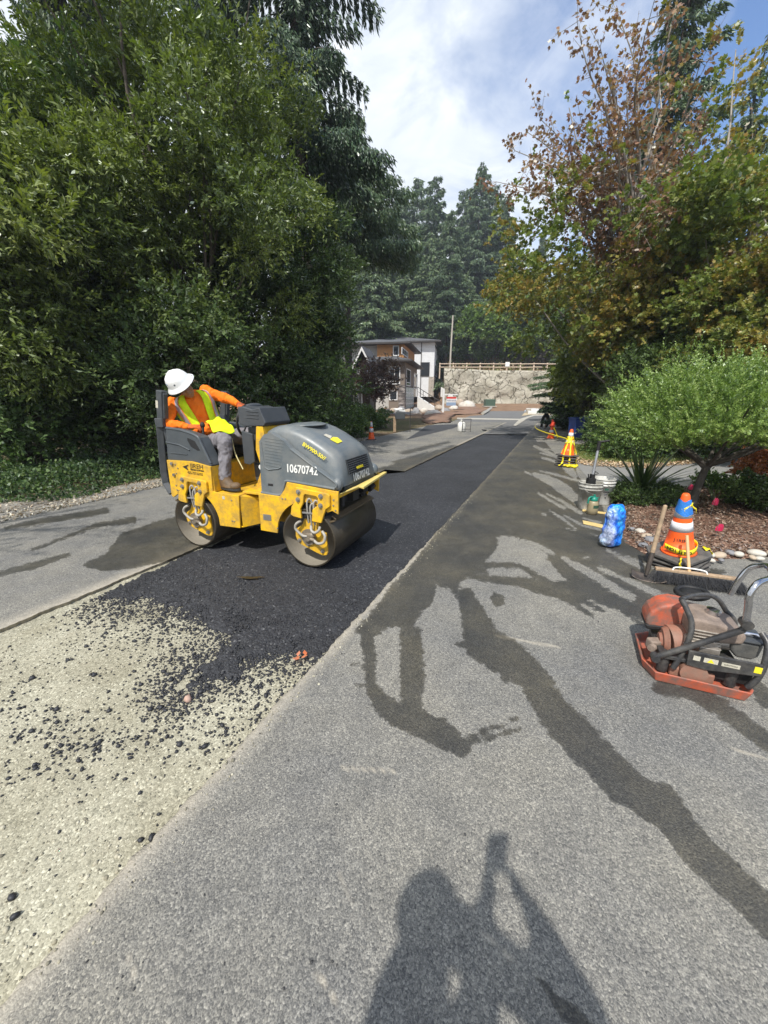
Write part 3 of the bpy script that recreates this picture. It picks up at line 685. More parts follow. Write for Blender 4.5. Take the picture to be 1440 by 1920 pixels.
text('10670742',.098,M_WHT,RO,frameM((.989,.02,.792),(0,1,0),(-.12,0,1)),xs=.92,bold=.002)
# emblem decal on the hood top
b=MB(); zz=lambda x:1.165-(x-.68)*.55+.008
b.add([(.70,-.15,zz(.70)),(.76,-.13,zz(.76)),(.73,-.05,zz(.73)),(.69,-.09,zz(.69))],[(0,1,2,3)]); b.build('hood_decal',M_LAB,RO)
b=MB(); b.add([(.765,-.15,zz(.765)),(.83,-.13,zz(.83)+.001),(.82,-.02,zz(.82)+.001),(.76,.0,zz(.76)+.001),(.745,-.06,zz(.745)+.001)],[(0,1,2,3,4)]); b.build('hood_decal',M_YDEC,RO)
# front beam, bumper bar, scraper
b=MB(); b.bx(.90,.975,-.42,.44,.69,.742); b.bx(.80,.90,-.42,.42,.56,.70); b.bx(.90,.96,-.1,.02,.56,.69); b.bx(.88,.95,.15,.25,.58,.69); b.cyl((.94,-.28,.56),(.94,-.28,.69),.02); b.cyl((.93,.32,.58),(.93,.42,.60),.03)
b.build('front_beam',M_BLK,RO,bevel=.004)
b=MB(); b.add([(.985,-.43,.700),(1.03,-.12,.700),(1.075,-.12,.690),(1.02,.58,.700),(.985,.58,.705),(.985,-.43,.706),(1.03,-.12,.714),(1.075,-.12,.712),(1.02,.58,.722),(.985,.58,.722)],[(4,3,2,1,0),(5,6,7,8,9),(0,1,6,5),(1,2,7,6),(2,3,8,7),(3,4,9,8),(4,0,5,9)])
b.build('bumper_bar',pm('pale yellow painted bar',(.72,.56,.16),.5,var=.1,dirt=.4,dcol=(.35,.28,.15)),RO,bevel=.003)
for cx,sx in ((RX,1),(-RX,-1)):
    b=MB(); a=R(38); x=cx+sx*(DR+.012)*math.cos(a); z=DR+(DR+.012)*math.sin(a)
    b.box((x,0,z),(.012,.86,.07),(0,-sx*(R(90)-a)*-1+sx*R(20),0)); b.box((x+sx*.012,0,z+.03),(.05,.80,.012),(0,sx*R(35),0))
    b.build('scraper',pm('oily brown scraper',(.10,.075,.045),.45,.2,var=.4,scale=8,dirt=.4,dcol=(.2,.14,.08)),RO,bevel=.003)
# data plate, small stickers, lettering
b=MB(); b.bx(.198,.287,-.4535,-.4505,.395,.45); b.build('data_plate',M_STL,RO)
b=MB(); b.bx(-.27,-.24,-.4525,-.4505,.545,.575); b.build('sticker',M_LAB,RO)
text('JIREH',.066,M_DKT,RO,frameM((-.545,-.4525,.842),(1,0,-.03),(0,0,1)),depth=.0006,xs=1.1)
text('ASPHALT & PAVING',.021,M_DKT,RO,frameM((-.545,-.4525,.806),(1,0,-.03),(0,0,1)),depth=.0006,bold=.0006,xs=.9)
text('425-737-6355',.036,M_DKT,RO,frameM((-.578,-.4525,.773),(1,0,-.05),(0,0,1)),depth=.0006,xs=.98)
b=MB()
for k,o in enumerate((0,.016)): b.prism([(-.65,.857-o*.3),(-.735+o*1.5,.83),(-.66,.795+o*.3),(-.70+o*1.5,.83)],-.4525,-.4515)
b.build('arrow_mark',M_DKT,RO)
for x,z in ((-.87,.852),(-.861,.74)): b=MB(); b.cyl((x,-.45,z),(x,-.466,z),.017,n=6,smooth=False); b.build('bolt',M_STL,RO)
for x,z in ((-.83,.845),(-.80,.81),(-.83,.755),(-.86,.63),(-.855,.585),(-.83,.58),(-.16,.545),(-.155,.335),(-.18,.335),(.43,.62),(.46,.62),(.95,.66),(.945,.61),(.965,.57),(.35,.33)): b=MB(); b.cyl((x,-.449,z),(x,-.456,z),.0075,n=8); b.build('bolt',M_STL,RO)
# folding roll bar behind the seat
b=MB()
for s in (-1,1):
    b.tube([(-.985,s*.41,.53),(-1.05,s*.41,.63),(-1.055,s*.41,.75),(-1.0,s*.41,1.25)],.046,4,smooth=False,up=(0,1,0))
    b.box((-.93,s*.41,1.40),(.075,.07,.30),(0,R(10),0)); b.bx(-1.02,-.92,s*.37,s*.45,1.20,1.29)
    b.box((-.885,s*.41,1.40),(.02,.05,.24),(0,R(10),0))
    b.tube([(-.96,s*.40,1.22),(-.93,s*.40,.92)],.022,4,smooth=False)
b.bx(-1.05,-.99,-.41,.41,.95,1.02)
rp=b.build('roll_bar',pm('dark grey steel paint',(.045,.052,.058),.45,var=.15,dirt=.3,dcol=(.13,.12,.11)),RO,bevel=.008)
b=MB(); b.box((-.951,-.4465,1.42),(.03,.003,.07),(0,R(10),0)); b.build('warning_label',M_LAB,rp)
# tank sides with painted-on hand hole, seat
sideP=[(-.90,1.19),(-.80,1.195),(-.70,1.17),(-.53,1.13),(-.50,1.115),(-.47,1.06),(-.375,.865),(-.38,.853),(-.605,.889),(-.94,.883)]
for s in (-1,1):
    b=MB(); b.prism(sideP,s*.435,s*.30)
    b.tube([(-.925,s*.436,1.06),(-.75,s*.437,1.04),(-.62,s*.437,.995)],.008,6); b.tube([(-.88,s*.436,.955),(-.66,s*.436,.95)],.006,6)
    b.tube(catmull([(-.90,s*.425,1.195),(-.70,s*.425,1.178),(-.52,s*.425,1.13),(-.475,s*.425,1.06),(-.39,s*.425,.88)],6),.016,8)
    o=b.build('tank_side',M_DGR if False else pm('charcoal plastic',(.062,.072,.08),.42,var=.1,scale=7,bump=.15,dirt=.2,dcol=(.14,.14,.13)),RO,bevel=.014,seg=3)
    b=MB(); b.prism([(-.63,1.115),(-.54,1.085),(-.49,1.00),(-.52,.995),(-.60,1.03),(-.635,1.09)],s*.4345,s*.4375); b.build('hand_hole_shade',M_BLK,o,bevel=.002)  # raised black plate, the hole's shade put in as colour
b=MB(); b.box((-.70,0,.935),(.46,.50,.10)); b.box((-.93,0,1.08),(.10,.48,.30),(0,R(-8),0)); b.build('seat',M_BLK,RO,bevel=.03,seg=3)
b=MB(); b.box((-.70,0,.86),(.40,.44,.06)); b.build('seat_base',M_BLK,RO,bevel=.01)
# steering console
b=MB(); b.prism([(-.205,1.245),(-.20,1.395),(-.14,1.402),(-.03,1.375),(.055,1.395),(.115,1.255),(.09,1.225),(-.15,1.215)],-.20,.20)
b.bx(-.11,.03,-.14,.14,.86,1.23); b.box((-.13,0,1.12),(.10,.22,.16))
b.ell((-.17,0,1.40),(.04,.12,.03))
cs=b.build('steering_console',M_DGR,RO,bevel=.018,seg=3)
b=MB()
for i in range(3): b.tube([(-.10,-.203,1.36-i*.03),(.04,-.203,1.352-i*.03)],.003,6)
b.build('vent_lines',M_DGR,cs)
b=MB(); T=Matrix.Translation((-.262,0,1.255))@Matrix.Rotation(R(-83),4,'Y')
b.torus((0,0,0),.155,.013,36,8,M=T)
for a in (90,210,330): b.tube([(0,0,0),(.15*math.cos(R(a)),.15*math.sin(R(a)),0)],.009,6,M=T)
b.cyl((-.262,0,1.255),(-.16,0,1.262),.035)
b.build('steering_wheel',M_BLK,RO)
b=MB(); b.prism([(-.175,.86),(-.11,.85),(-.045,.88),(-.04,1.15),(-.17,1.18)],-.215,-.19); b.prism([(-.145,.68),(-.06,.64),(-.03,.80),(-.15,.86)],-.11,.11); b.build('knee_guard',M_DGR,RO,bevel=.008)
b=MB(); b.tube(catmull([(-.30,-.21,1.10),(-.275,-.21,.95),(-.20,-.21,.80)],5),.006,6); b.build('grab_rod',pm('pale yellow rod',(.7,.62,.3),.4),RO)
b=MB(); b.tube([(-.60,-.27,1.10),(-.615,-.25,1.20)],.012,8); b.ell((-.617,-.247,1.22),(.024,.024,.03)); b.build('travel_lever',M_BLK,RO)
b=MB(); b.cyl((.02,-.204,.835),(.02,-.209,.835),.026,n=20); b.build('round_sticker',M_WHT,RO)

# ================================================================ people
def fabric(name,col,sc=9,bump=.5,dirt=0,dcol=(.1,.1,.1),rough=.85):
    if name in _m: return _m[name]
    m,nt,out=newmat(name); N=NT(nt)
    n=N.noise(sc,5,.55,dist=.6); f=N.noise(300,2)
    c=N.ramp(n,[(.3,[v*.86 for v in col]),(.7,[min(1,v*1.1) for v in col])])
    if dirt: c=N.mix(N.ramp(N.noise(7,6,.7),[(.55-.1*dirt,0.),(.75,dirt)]),c,dcol)
    wv=N.n('TexWave'); wv.inputs['Scale'].default_value=5.; wv.inputs['Distortion'].default_value=7.; wv.inputs['Detail'].default_value=2.; wv.inputs['Detail Scale'].default_value=1.4; N.l(N.obj(),wv.inputs[0])
    h=N.math('ADD',N.math('MULTIPLY',n,.7),N.math('MULTIPLY',wv.outputs['Fac'],.35))
    b1=N.bump(h,bump,.035); b2=N.bump(f,.15,.001,b1)
    N.l(N.bsdf(c,rough,0,b2,spec=.2),out.inputs[0]); _m[name]=m; return m
M_SKIN=pm('tanned skin',(.30,.155,.095),.5,var=.1,scale=25,bump=.05)
M_ORG=fabric('orange work shirt',(.90,.19,.015)); M_VEST=fabric('lime safety vest',(.66,.88,.02),14,.35)
M_TRS=fabric('grey work trousers',(.20,.19,.205),8,.7,.4,(.10,.09,.085)); M_REF=pm('silver reflective tape',(.38,.37,.40),.35,.3,var=.1,bump=.05)
M_GLV=fabric('black glove palm',(.02,.02,.022),20,.3); M_BOOT=pm('tan brown leather boot',(.16,.10,.05),.7,var=.4,scale=25,bump=.3,dirt=.5,dcol=(.05,.045,.04))
M_SOLE=pm('boot sole',(.03,.03,.03),.8); M_OTAPE=pm('orange trim tape',(.85,.22,.03),.6)
def hathmat():
    m,nt,out=newmat('scuffed white hard hat'); N=NT(nt)
    v=N.voro(20,'Distance'); s=N.n('SeparateColor'); N.l(N.voro(20,'Color'),s.inputs[0])
    spot=N.math('MULTIPLY',N.ramp(v,[(.17,1.),(.24,0.)]),N.ramp(s.outputs[0],[(.55,0.),(.58,1.)]))
    sc=N.ramp(N.noise(30,6,.8,dist=1.5),[(.60,0.),(.68,.6)])
    c=N.mix(spot,N.mix(sc,(.82,.82,.80),(.45,.44,.42)),(.05,.06,.08))
    N.l(N.bsdf(c,.35),out.inputs[0]); return m
M_HAT=hathmat()
def remesh(o,vox=.012,sm=6,fac=.6):
    r=o.modifiers.new('r','REMESH'); r.mode='VOXEL'; r.voxel_size=vox; r.use_smooth_shade=True
    s=o.modifiers.new('s','SMOOTH'); s.iterations=sm; s.factor=fac; return o
def folds(o,st,sc):
    tx=bpy.data.textures.new('fold','CLOUDS'); tx.noise_scale=sc; tx.noise_depth=2; tx.noise_type='SOFT_NOISE'
    d=o.modifiers.new('folds','DISPLACE'); d.texture=tx; d.strength=st; d.mid_level=.5; d.texture_coords='LOCAL'; return o
def ring_loft(b,rings,n=20):
    """rings: (centre, right, front, a, b)"""
    vs=[];fs=[]
    for c,rr,ff,a,bb in rings:
        c=Vector(c);rr=Vector(rr);ff=Vector(ff)
        for j in range(n):
            t=2*math.pi*j/n; vs.append(c+rr*a*math.cos(t)+ff*bb*math.sin(t))
    for i in range(len(rings)-1):
        for j in range(n): fs.append((i*n+j,i*n+(j+1)%n,(i+1)*n+(j+1)%n,(i+1)*n+j))
    fs.append(tuple(range(n-1,-1,-1))); fs.append(tuple(range((len(rings)-1)*n,len(rings)*n)))
    b.add(vs,fs,True)
def hand(b,w,d,palm,thumb_side,curl=.6,sc=1.,grow=0.):
    """palm from wrist w along d, palm normal 'palm', thumb towards thumb_side"""
    w=Vector(w); d=Vector(d).normalized(); p=Vector(palm); p=(p-d*p.dot(d)).normalized(); t=d.cross(p); 
    if t.dot(Vector(thumb_side))<0: t=-t
    L=.09*sc
    ring_loft(b,[(w-d*.02,t,p,.027*sc+grow,.022*sc+grow),(w+d*.01,t,p,.032*sc+grow,.018*sc+grow),(w+d*.05*sc,t,p,.042*sc+grow,.016*sc+grow),(w+d*L,t,p,.040*sc+grow,.013*sc+grow)],14)
    for k,(o,ln) in enumerate(((.030,.070),(.010,.078),(-.010,.073),(-.030,.058))):
        pts=[w+d*(L-.02)+t*o*sc]; dd=d.copy(); pts.append(w+d*L+t*o*sc); seg=ln*sc/3
        for j in range(3):
            a=curl*(.7+.25*j+.08*k); dd=(dd*math.cos(a)+p*math.sin(a)).normalized(); pts.append(pts[-1]+dd*seg*(1.15 if j==0 else .95))
        b.tube(pts,[.0095*sc+grow,.0095*sc+grow,.0092*sc+grow,.0085*sc+grow,.0070*sc+grow],8)
    pts=[w+d*.02+t*.02*sc,w+d*.045*sc+t*.045*sc+p*.008,w+d*.075*sc+t*.055*sc+p*.022,w+d*.098*sc+t*.05*sc+p*.034]
    b.tube(pts,[.013*sc+grow,.0115*sc+grow,.0105*sc+grow,.0085*sc+grow],8)
def head(b,c,up,f):
    c=Vector(c); up=Vector(up).normalized(); f=Vector(f); f=(f-up*f.dot(up)).normalized(); r=f.cross(up)
    M=Matrix.Identity(4)
    for i in range(3): M[i][0]=r[i];M[i][1]=f[i];M[i][2]=up[i];M[i][3]=c[i]
    b.ell((0,-.005,.03),(.075,.095,.095),18,14,M=M); b.ell((0,.02,-.035),(.060,.075,.080),16,12,M=M)
    b.ell((0,.050,-.085),(.032,.036,.028),M=M); b.ell((0,.102,-.012),(.012,.022,.026),12,8,M=M); b.ell((0,.112,-.028),(.018,.014,.012),12,8,M=M)
    for s in (-1,1):
        b.ell((s*.036,.080,-.022),(.024,.016,.024),12,8,M=M); b.ell((s*.077,-.008,-.005),(.010,.020,.032),12,8,M=M)
        b.ell((s*.032,.088,.022),(.026,.012,.010),12,8,M=M)
    b.ell((0,.090,-.058),(.026,.012,.008),12,8,M=M)
    return M
# --- roller driver (coordinates in the roller's frame)
DV=empty('person',RO.location,RO.rotation_euler.z,'driver in white hard hat, orange shirt and lime vest seated on the roller','person')
RSh=Vector((-.985,-.235,1.425)); LSh=Vector((-.800,.035,1.535)); pel=Vector((-.735,-.03,1.04)); nb=(RSh+LSh)/2+Vector((.0,-.01,.055))
rr=(LSh-RSh).normalized(); up_=(nb-pel).normalized(); ff=rr.cross(up_).normalized()*-1
if ff.dot(Vector((.766,-.643,0)))<0: ff=-ff
rr=(rr-up_*rr.dot(up_)).normalized()
TS=[(0,.165,.125),(.12,.165,.128),(.30,.158,.120),(.50,.168,.125),(.68,.185,.130),(.82,.188,.120),(.91,.165,.100),(.97,.11,.078),(1.0,.065,.062)]
def tors(t):
    for (t0,a0,b0),(t1,a1,b1) in zip(TS[:-1],TS[1:]):
        if t<=t1+1e-9: q=(t-t0)/(t1-t0); return a0+(a1-a0)*q,b0+(b1-b0)*q
    return TS[-1][1:]
def tc_(t): 
    bend=math.sin(t*math.pi)*.02; return pel+(nb-pel)*t-ff*bend
hc=Vector((-.815,-.235,1.585)); hup=Vector((-.12,-.62,.70)).normalized(); hf=Vector((.80,-.30,-.42))
hipR=pel+rr*-.09+Vector((.03,-.03,-.03)); hipL=pel+rr*.09+Vector((.03,.03,-.03))
kR=Vector((-.345,-.26,1.085)); aR=Vector((-.33,-.33,.70)); kL=Vector((-.36,.13,1.10)); aL=Vector((-.20,.14,.72))
eR=Vector((-.93,-.375,1.235)); wR=Vector((-.735,-.30,1.205)); eL=Vector((-.585,.09,1.465)); wL=Vector((-.40,.055,1.415))
def arm(b,s,e,w,g=0.): b.tube(catmull([s,s+(e-s)*.5,e,e+(w-e)*.5,w],4),[.062+g]*4+[.055+g]*4+[.048+g]*1+[.046+g]*3+[.042+g]*3+[.032+g]*2,12)
def leg(b,h,k,a,g=0.): b.tube(catmull([h,h+(k-h)*.5+Vector((0,0,.01)),k,k+(a-k)*.5,a],4),[.088+g]*3+[.080+g]*3+[.068+g]*3+[.062+g]*2+[.056+g]*3+[.05+g]*3,14)
b=MB(); head(b,hc,hup,hf); b.tube([nb-up_*.06,nb+(hc-nb)*.5,hc-hup*.03],[.062,.056,.058],12)
ring_loft(b,[(tc_(t),rr,ff,a-.02,b_-.02) for t,a,b_ in TS[:-1]])
for s,e,w_,th,d2,pn in ((RSh,eR,wR,-1,(.9,.25,-.05),(.1,.3,-1)),(LSh,eL,wL,1,(.9,-.25,-.28),(.2,-.2,-1))):
    arm(b,s,e,w_,-.014)
leg(b,hipR,kR,aR,-.012); leg(b,hipL,kL,aL,-.012)
hand(b,wR,(.93,.35,.02),(-.1,.3,-1),(0,.9,.4),.65,.9); hand(b,wL,(.9,-.25,-.25),(.1,0,-1),(0,-1,.2),.6,.9)
remesh(b.build('body',M_SKIN,DV),.008,3)
b=MB(); ring_loft(b,[(tc_(t),rr,ff,a,b_) for t,a,b_ in TS]); arm(b,RSh,eR,wR); arm(b,LSh,eL,wL); b.ell(RSh,(.07,.07,.07)); b.ell(LSh,(.07,.07,.07))
b.ell(pel+(nb-pel)*.22+ff*.03,(.16,.15,.10))
folds(remesh(b.build('shirt',M_ORG,DV),.010,3),.030,.07)
b=MB(); leg(b,hipR,kR,aR,.004); leg(b,hipL,kL,aL,.004); b.ell(pel+Vector((.02,0,-.03)),(.16,.19,.11)); folds(remesh(b.build('trousers',M_TRS,DV),.010,3),.034,.09)
def vgrid(th0,th1,t0,t1,off,n=18,m=22,fth=None):
    vs=[];fs=[]
    for i in range(m+1):
        t=t0+(t1-t0)*i/m; a,b_=tors(t); A0,A1=(th0,th1) if fth is None else fth(t)
        for j in range(n+1):
            th=A0+(A1-A0)*j/n; fl=.018*math.exp(-t*7)*math.sin(th*5)
            vs.append(tc_(t)+rr*(a+off+fl)*math.cos(th)+ff*(b_+off+fl)*math.sin(th))
    for i in range(m):
        for j in range(n): q=i*(n+1)+j; fs.append((q,q+1,q+n+2,q+n+1))
    return vs,fs
# vest: open at the front, so the panels run round the back from edge to edge; front is +90 degrees
def edge(t): return R(62-20*t*(t<.8)+0*t) if t<.8 else R(46+(t-.8)*80)
b=MB(); b.add(*vgrid(0,0,.03,.965,.016,40,24,lambda t:(math.pi/2+ (R(13)+R(12)*t),math.pi/2-(R(13)+R(12)*t)+2*math.pi)),smooth=True)
vst=b.build('vest',M_VEST,DV); so_=vst.modifiers.new('s','SOLIDIFY'); so_.thickness=.006; so_.offset=1
# loose lower flap of the vest blown over the lap
b=MB(); q0,q1,q2,q3=Vector((-.665,-.165,1.235)),Vector((-.60,-.03,1.285)),Vector((-.325,-.11,1.150)),Vector((-.47,-.26,1.155)); vs=[]
for i in range(11):
    for k in range(9):
        t,u_=i/10,k/8; pp=q0.lerp(q1,u_).lerp(q3.lerp(q2,u_),t); pp+=Vector((.0,0,.035*math.sin(t*math.pi)+.012*math.sin(u_*9+t*5)+.010*math.sin(t*14+u_*3)))+Vector((.02,-.02,0))*math.sin(t*7); 
        if t>.8: pp+=Vector((-.03,.02,-.0))*((u_-.5)**2*4)
        vs.append(pp)
b.add(vs,[(i*9+k,(i+1)*9+k,(i+1)*9+k+1,i*9+k+1) for i in range(10) for k in range(8)],True)
o=b.build('vest_flap',M_VEST,DV,sub=1); q=o.modifiers.new('s','SOLIDIFY'); q.thickness=.006
for sg in (-1,1):
    b=MB(); b.add(*vgrid(0,0,.34,.955,.026,4,18,lambda t:(math.pi/2+sg*(R(40)+R(9)*t),math.pi/2+sg*(R(53)+R(11)*t))),smooth=True); b.build('reflective_stripe',M_REF,DV)
    b=MB(); b.add(*vgrid(0,0,.34,.955,.0225,4,18,lambda t:(math.pi/2+sg*(R(38)+R(8.5)*t),math.pi/2+sg*(R(56)+R(12)*t))),smooth=True); b.build('stripe_trim',M_OTAPE,DV)
b=MB(); b.add(*vgrid(math.pi/2+R(30),math.pi/2-R(30)+2*math.pi,.16,.26,.026,40,3),smooth=True); b.build('waist_stripe',M_REF,DV)
GLM=fabric('orange and black gloves',(.62,.13,.03),30,.3,.9,(.03,.03,.03))
b=MB(); hand(b,wR,(.93,.35,.02),(-.1,.3,-1),(0,.9,.4),.65,.9,.0035); remesh(b.build('glove',GLM,DV),.005,2)
b=MB(); hand(b,wL,(.9,-.25,-.25),(.1,0,-1),(0,-1,.2),.6,.9,.0035)
remesh(b.build('glove',GLM,DV),.005,2)

def boot(a,d,parent):
    a=Vector(a); d=Vector((d[0],d[1],0)).normalized(); r=Vector((-d.y,d.x,0)); up=Vector((0,0,1)); z=a.z-.085
    b=MB(); base=Vector((a.x,a.y,z))
    ring_loft(b,[(base+up*.15-d*.01,r,d,.052,.058),(base+up*.10,r,d,.05,.062),(base+up*.06+d*.02,r,d,.048,.09),(base+up*.025+d*.06,r,d,.05,.13),(base+up*.02+d*.065,r,d,.048,.13)],18)
    b.ell(base+d*.14+up*.045,(.052,.052,.035)); remesh(b.build('boot',M_BOOT,parent),.008,3)
    b=MB(); P=[]
    for i in range(20):
        t=2*math.pi*i/20; P.append(base+d*(.06+.135*math.cos(t))+r*(.048*math.sin(t)*(1.08 if math.cos(t)>0 else .85)))
    vs=[p+up*0.0 for p in P]+[p+up*.024 for p in P]; n=20
    b.add(vs,[tuple(range(n-1,-1,-1)),tuple(range(n,2*n))]+[(i,(i+1)%n,n+(i+1)%n,n+i) for i in range(n)]); b.build('boot_sole',M_SOLE,parent)
boot(aR+Vector((0,0,.0)),(1,-.10),DV); boot(aL-Vector((0,0,.012)),(1,0),DV)
# hard hat
M=Matrix.Identity(4); hf2=(hf-hup*hf.dot(hup)).normalized(); hr=hf2.cross(hup)
for i in range(3): M[i][0]=hr[i];M[i][1]=hf2[i];M[i][2]=hup[i];M[i][3]=(hc+hup*.055)[i]
b=MB(); n=36; vs=[];fs=[]
prof=[(0,.118),(.03,.116),(.06,.105),(.085,.088),(.103,.06),(.112,.03),(.116,.008),(.120,0),(.135,-.010),(.148,-.024),(.150,-.028),(.145,-.028),(.13,-.014),(.11,-.004)]
for r,z in prof:
    for j in range(n):
        a=2*math.pi*j/n; k=1.+.16*abs(math.sin(a))**2; rdg=.006*math.exp(-((a-math.pi/2)%(math.pi)-0)**2*30) if 0 else 0
        vs.append((r*math.cos(a),r*math.sin(a)*k,z+ (0.006*math.exp(-(r*math.cos(a)/.018)**2) if z>.02 else 0)))
for i in range(len(prof)-1):
    for j in range(n): fs.append((i*n+j,(i+1)*n+j,(i+1)*n+(j+1)%n,i*n+(j+1)%n))
b.add(vs,fs,True,M); b.build('hard_hat',M_HAT,DV)
b=MB(); b.ell((.0,.108,.055),(.022,.006,.016),M=M); b.ell((.098,.02,.05),(.006,.02,.014),M=M); b.build('hat_sticker',pm('blue sticker',(.12,.22,.34),.5),DV)

# --- the photographer behind the camera, seen only by the shadow on the road
PH=empty('person',(0,0,0),0,'person standing behind the camera, arms raised to hold a phone','person')
def stand(PH,x0,y0,H,handpt,elL,elR,rot):
    k=H/1.75; cr_,sr_=math.cos(rot),math.sin(rot)
    P=lambda x,y,z:Vector((x0+(x*cr_-y*sr_)*k,y0+(x*sr_+y*cr_)*k,z*k))
    rx=(cr_,sr_,0); ry=(-sr_,cr_,0)
    b=MB(); head(b,P(0,.02,1.62),(0,0,1),(.7,.7,-.1)); b.tube([P(0,0,1.42),P(0,.01,1.54)],[.06,.058],12)
    rg=[(P(0,0,.90),.13,.09),(P(0,0,1.0),.125,.09),(P(0,0,1.12),.12,.085),(P(0,0,1.25),.14,.09),(P(0,0,1.36),.15,.085),(P(0,0,1.42),.13,.07),(P(0,0,1.47),.07,.06)]
    ring_loft(b,[(c,rx,ry,a*k,q*k) for c,a,q in rg])
    ar=[]
    for s,el in ((-1,Vector(elL)),(1,Vector(elR))):
        hp=Vector(handpt)+Vector((s*.04,-.03,-.03)); sh=P(s*.18,0,1.38); d=(hp-el).normalized(); w_=hp-d*.09; ar.append((sh,el,w_))
        arm(b,sh,el,w_); leg(b,P(s*.09,0,.90),P(s*.10,.02,.48),P(s*.11,-.01,.10)); hand(b,w_,d,(-s*1,0,0),(0,0,1),.5,.9)
    remesh(b.build('body',M_SKIN,PH),.014,3)
    b=MB(); ring_loft(b,[(c,rx,ry,a*k+.01,q*k+.01) for c,a,q in rg[:-1]])
    for sh,el,w_ in ar: b.ell(sh,(.07,.07,.07)); arm(b,sh,el,el+(w_-el)*.8,.006)
    remesh(b.build('jacket',fabric('dark jacket',(.05,.06,.08)),PH),.014,3)
    b=MB(); b.ell(P(0,0,.92),(.16,.16,.12))
    for s in (-1,1): leg(b,P(s*.09,0,.90),P(s*.10,.02,.48),P(s*.11,-.01,.10),.012)
    remesh(b.build('trousers',fabric('dark trousers',(.04,.045,.06)),PH),.014,3)
    for s in (-1,1): boot(P(s*.11,-.01,.085),(-sr_,cr_),PH)
    b=MB(); b.ell(P(0,.0,1.655),(.082,.09,.09)); b.build('hair',fabric('dark hair',(.03,.025,.02)),PH)
stand(PH,-.29,-.30,1.75,(0,-.045,CH-.02),(-.06,-.17,1.10),(.21,-.22,1.15),R(62))
b=MB(); b.box((0,-.032,CH-.01),(.075,.008,.15)); tag(b.build('phone',M_BLK,None,bevel=.004),'black phone held upright in both hands behind the view','phone')
# ================================================================ cones
M_CON=pm('orange cone plastic',(.95,.12,.012),.45,var=.06,scale=8,bump=.05,dirt=.25,dcol=(.35,.10,.05))
M_CWH=pm('white reflective collar',(.72,.72,.74),.4,var=.06,bump=.05,dirt=.3,dcol=(.35,.34,.33),dscale=14)
M_CBA=pm('black rubber cone base',(.075,.072,.068),.7,var=.2,scale=20,bump=.2,dirt=.5,dcol=(.18,.16,.14),dscale=10)
M_TAPE=pm('yellow caution tape',(.88,.74,.02),.35,var=.06,scale=20,bump=.25,bd=.01,trans=0) if 0 else pm('yellow caution tape',(.88,.72,.02),.35,var=.06,scale=20,bump=.25,bd=.01)
M_BTAPE=pm('blue tape',(.03,.20,.62),.4,var=.2,scale=14,bump=.5,bd=.01)
M_WOOD=pm('weathered wooden handle',(.38,.27,.17),.7,var=.25,scale=30,bump=.2,dirt=.5,dcol=(.12,.09,.06),dscale=14)
M_IRON=pm('dark worn iron',(.07,.062,.058),.5,.6,var=.4,scale=14,bump=.2,dirt=.5,dcol=(.16,.12,.09))
def cone(root,h,rb,rt,z0,bands,bw,base=True):
    b=MB()
    if base:
        o=[(bw*x,bw*y) for x,y in ((-1,-.62),(-.62,-1),(.62,-1),(1,-.62),(1,.62),(.62,1),(-.62,1),(-1,.62))]
        b.prism(o,z0,z0+.028,'z'); b.build('cone_base',M_CBA,root,bevel=.006)
    rr_=lambda t: rb+(rt-rb)*t
    b=MB(); b.lathe([(rb*1.18,z0+.028),(rb*1.02,z0+.045)]+[(rr_(t),z0+.04+(h-.04)*t) for t in (.0,.25,.5,.75,.97)]+[(rt*.8,z0+h),(rt*.55,z0+h)],32); b.build('cone_body',M_CON,root)
    for t0,t1 in bands:
        b=MB(); b.lathe([(rr_(t0)+.0005,z0+.04+(h-.04)*t0),(rr_(t0)+.003,z0+.04+(h-.04)*t0),(rr_(t1)+.003,z0+.04+(h-.04)*t1),(rr_(t1)+.0005,z0+.04+(h-.04)*t1)],32); b.build('reflective_collar',M_CWH,root)
    return rr_
def ribbon(name,pts,w,mat,parent,up=(0,0,1),th=.0015,k=6,wave=0.):
    P=catmull(pts,k); b=MB(); vs=[];n=len(P); upv=Vector(up)
    for i,p in enumerate(P):
        d=(P[min(i+1,n-1)]-P[max(i-1,0)]).normalized(); s=upv-d*upv.dot(d)
        if s.length<.05: s=Vector((0,1,0))-d*d.y
        s.normalize(); s=(s+d.cross(s)*wave*math.sin(i*1.3)).normalized(); vs+=[p-s*w/2,p+s*w/2]
    fs=[(2*i,2*i+1,2*i+3,2*i+2) for i in range(n-1)]
    b.add(vs,fs,True); o=b.build(name,mat,parent); q=o.modifiers.new('s','SOLIDIFY'); q.thickness=th; return o
CG='orange and white traffic cones along the work area'
c1=empty('traffic_cone',(2.69,3.24,.002),label='large cone wrapped in blue and yellow tape on stacked bases, shovel leaning on it',cat='traffic cone',group=CG,rot=(0,R(-8),R(20)))
for k,z in enumerate((0,.045,.085)):
    o=[(.205*x,.205*y) for x,y in ((-1,-.62),(-.62,-1),(.62,-1),(1,-.62),(1,.62),(.62,1),(-.62,1),(-1,.62))]
    b=MB(); b.prism(o,z,z+.02,'z',M=Matrix.Rotation(R(k*7-4),4,'Z')); b.build('cone_base',M_CBA,c1,bevel=.006)
    if k<2: b=MB(); b.lathe([(.165,z+.021),(.155,z+.044)],32); b.build('cone_flange',M_CON,c1)
rf=cone(c1,.575,.118,.028,.125,[(.38,.53),(.61,.80)],.205)
zc=lambda t:.125+.04+(.535)*t
b=MB(); vs=[];fs=[];n=40
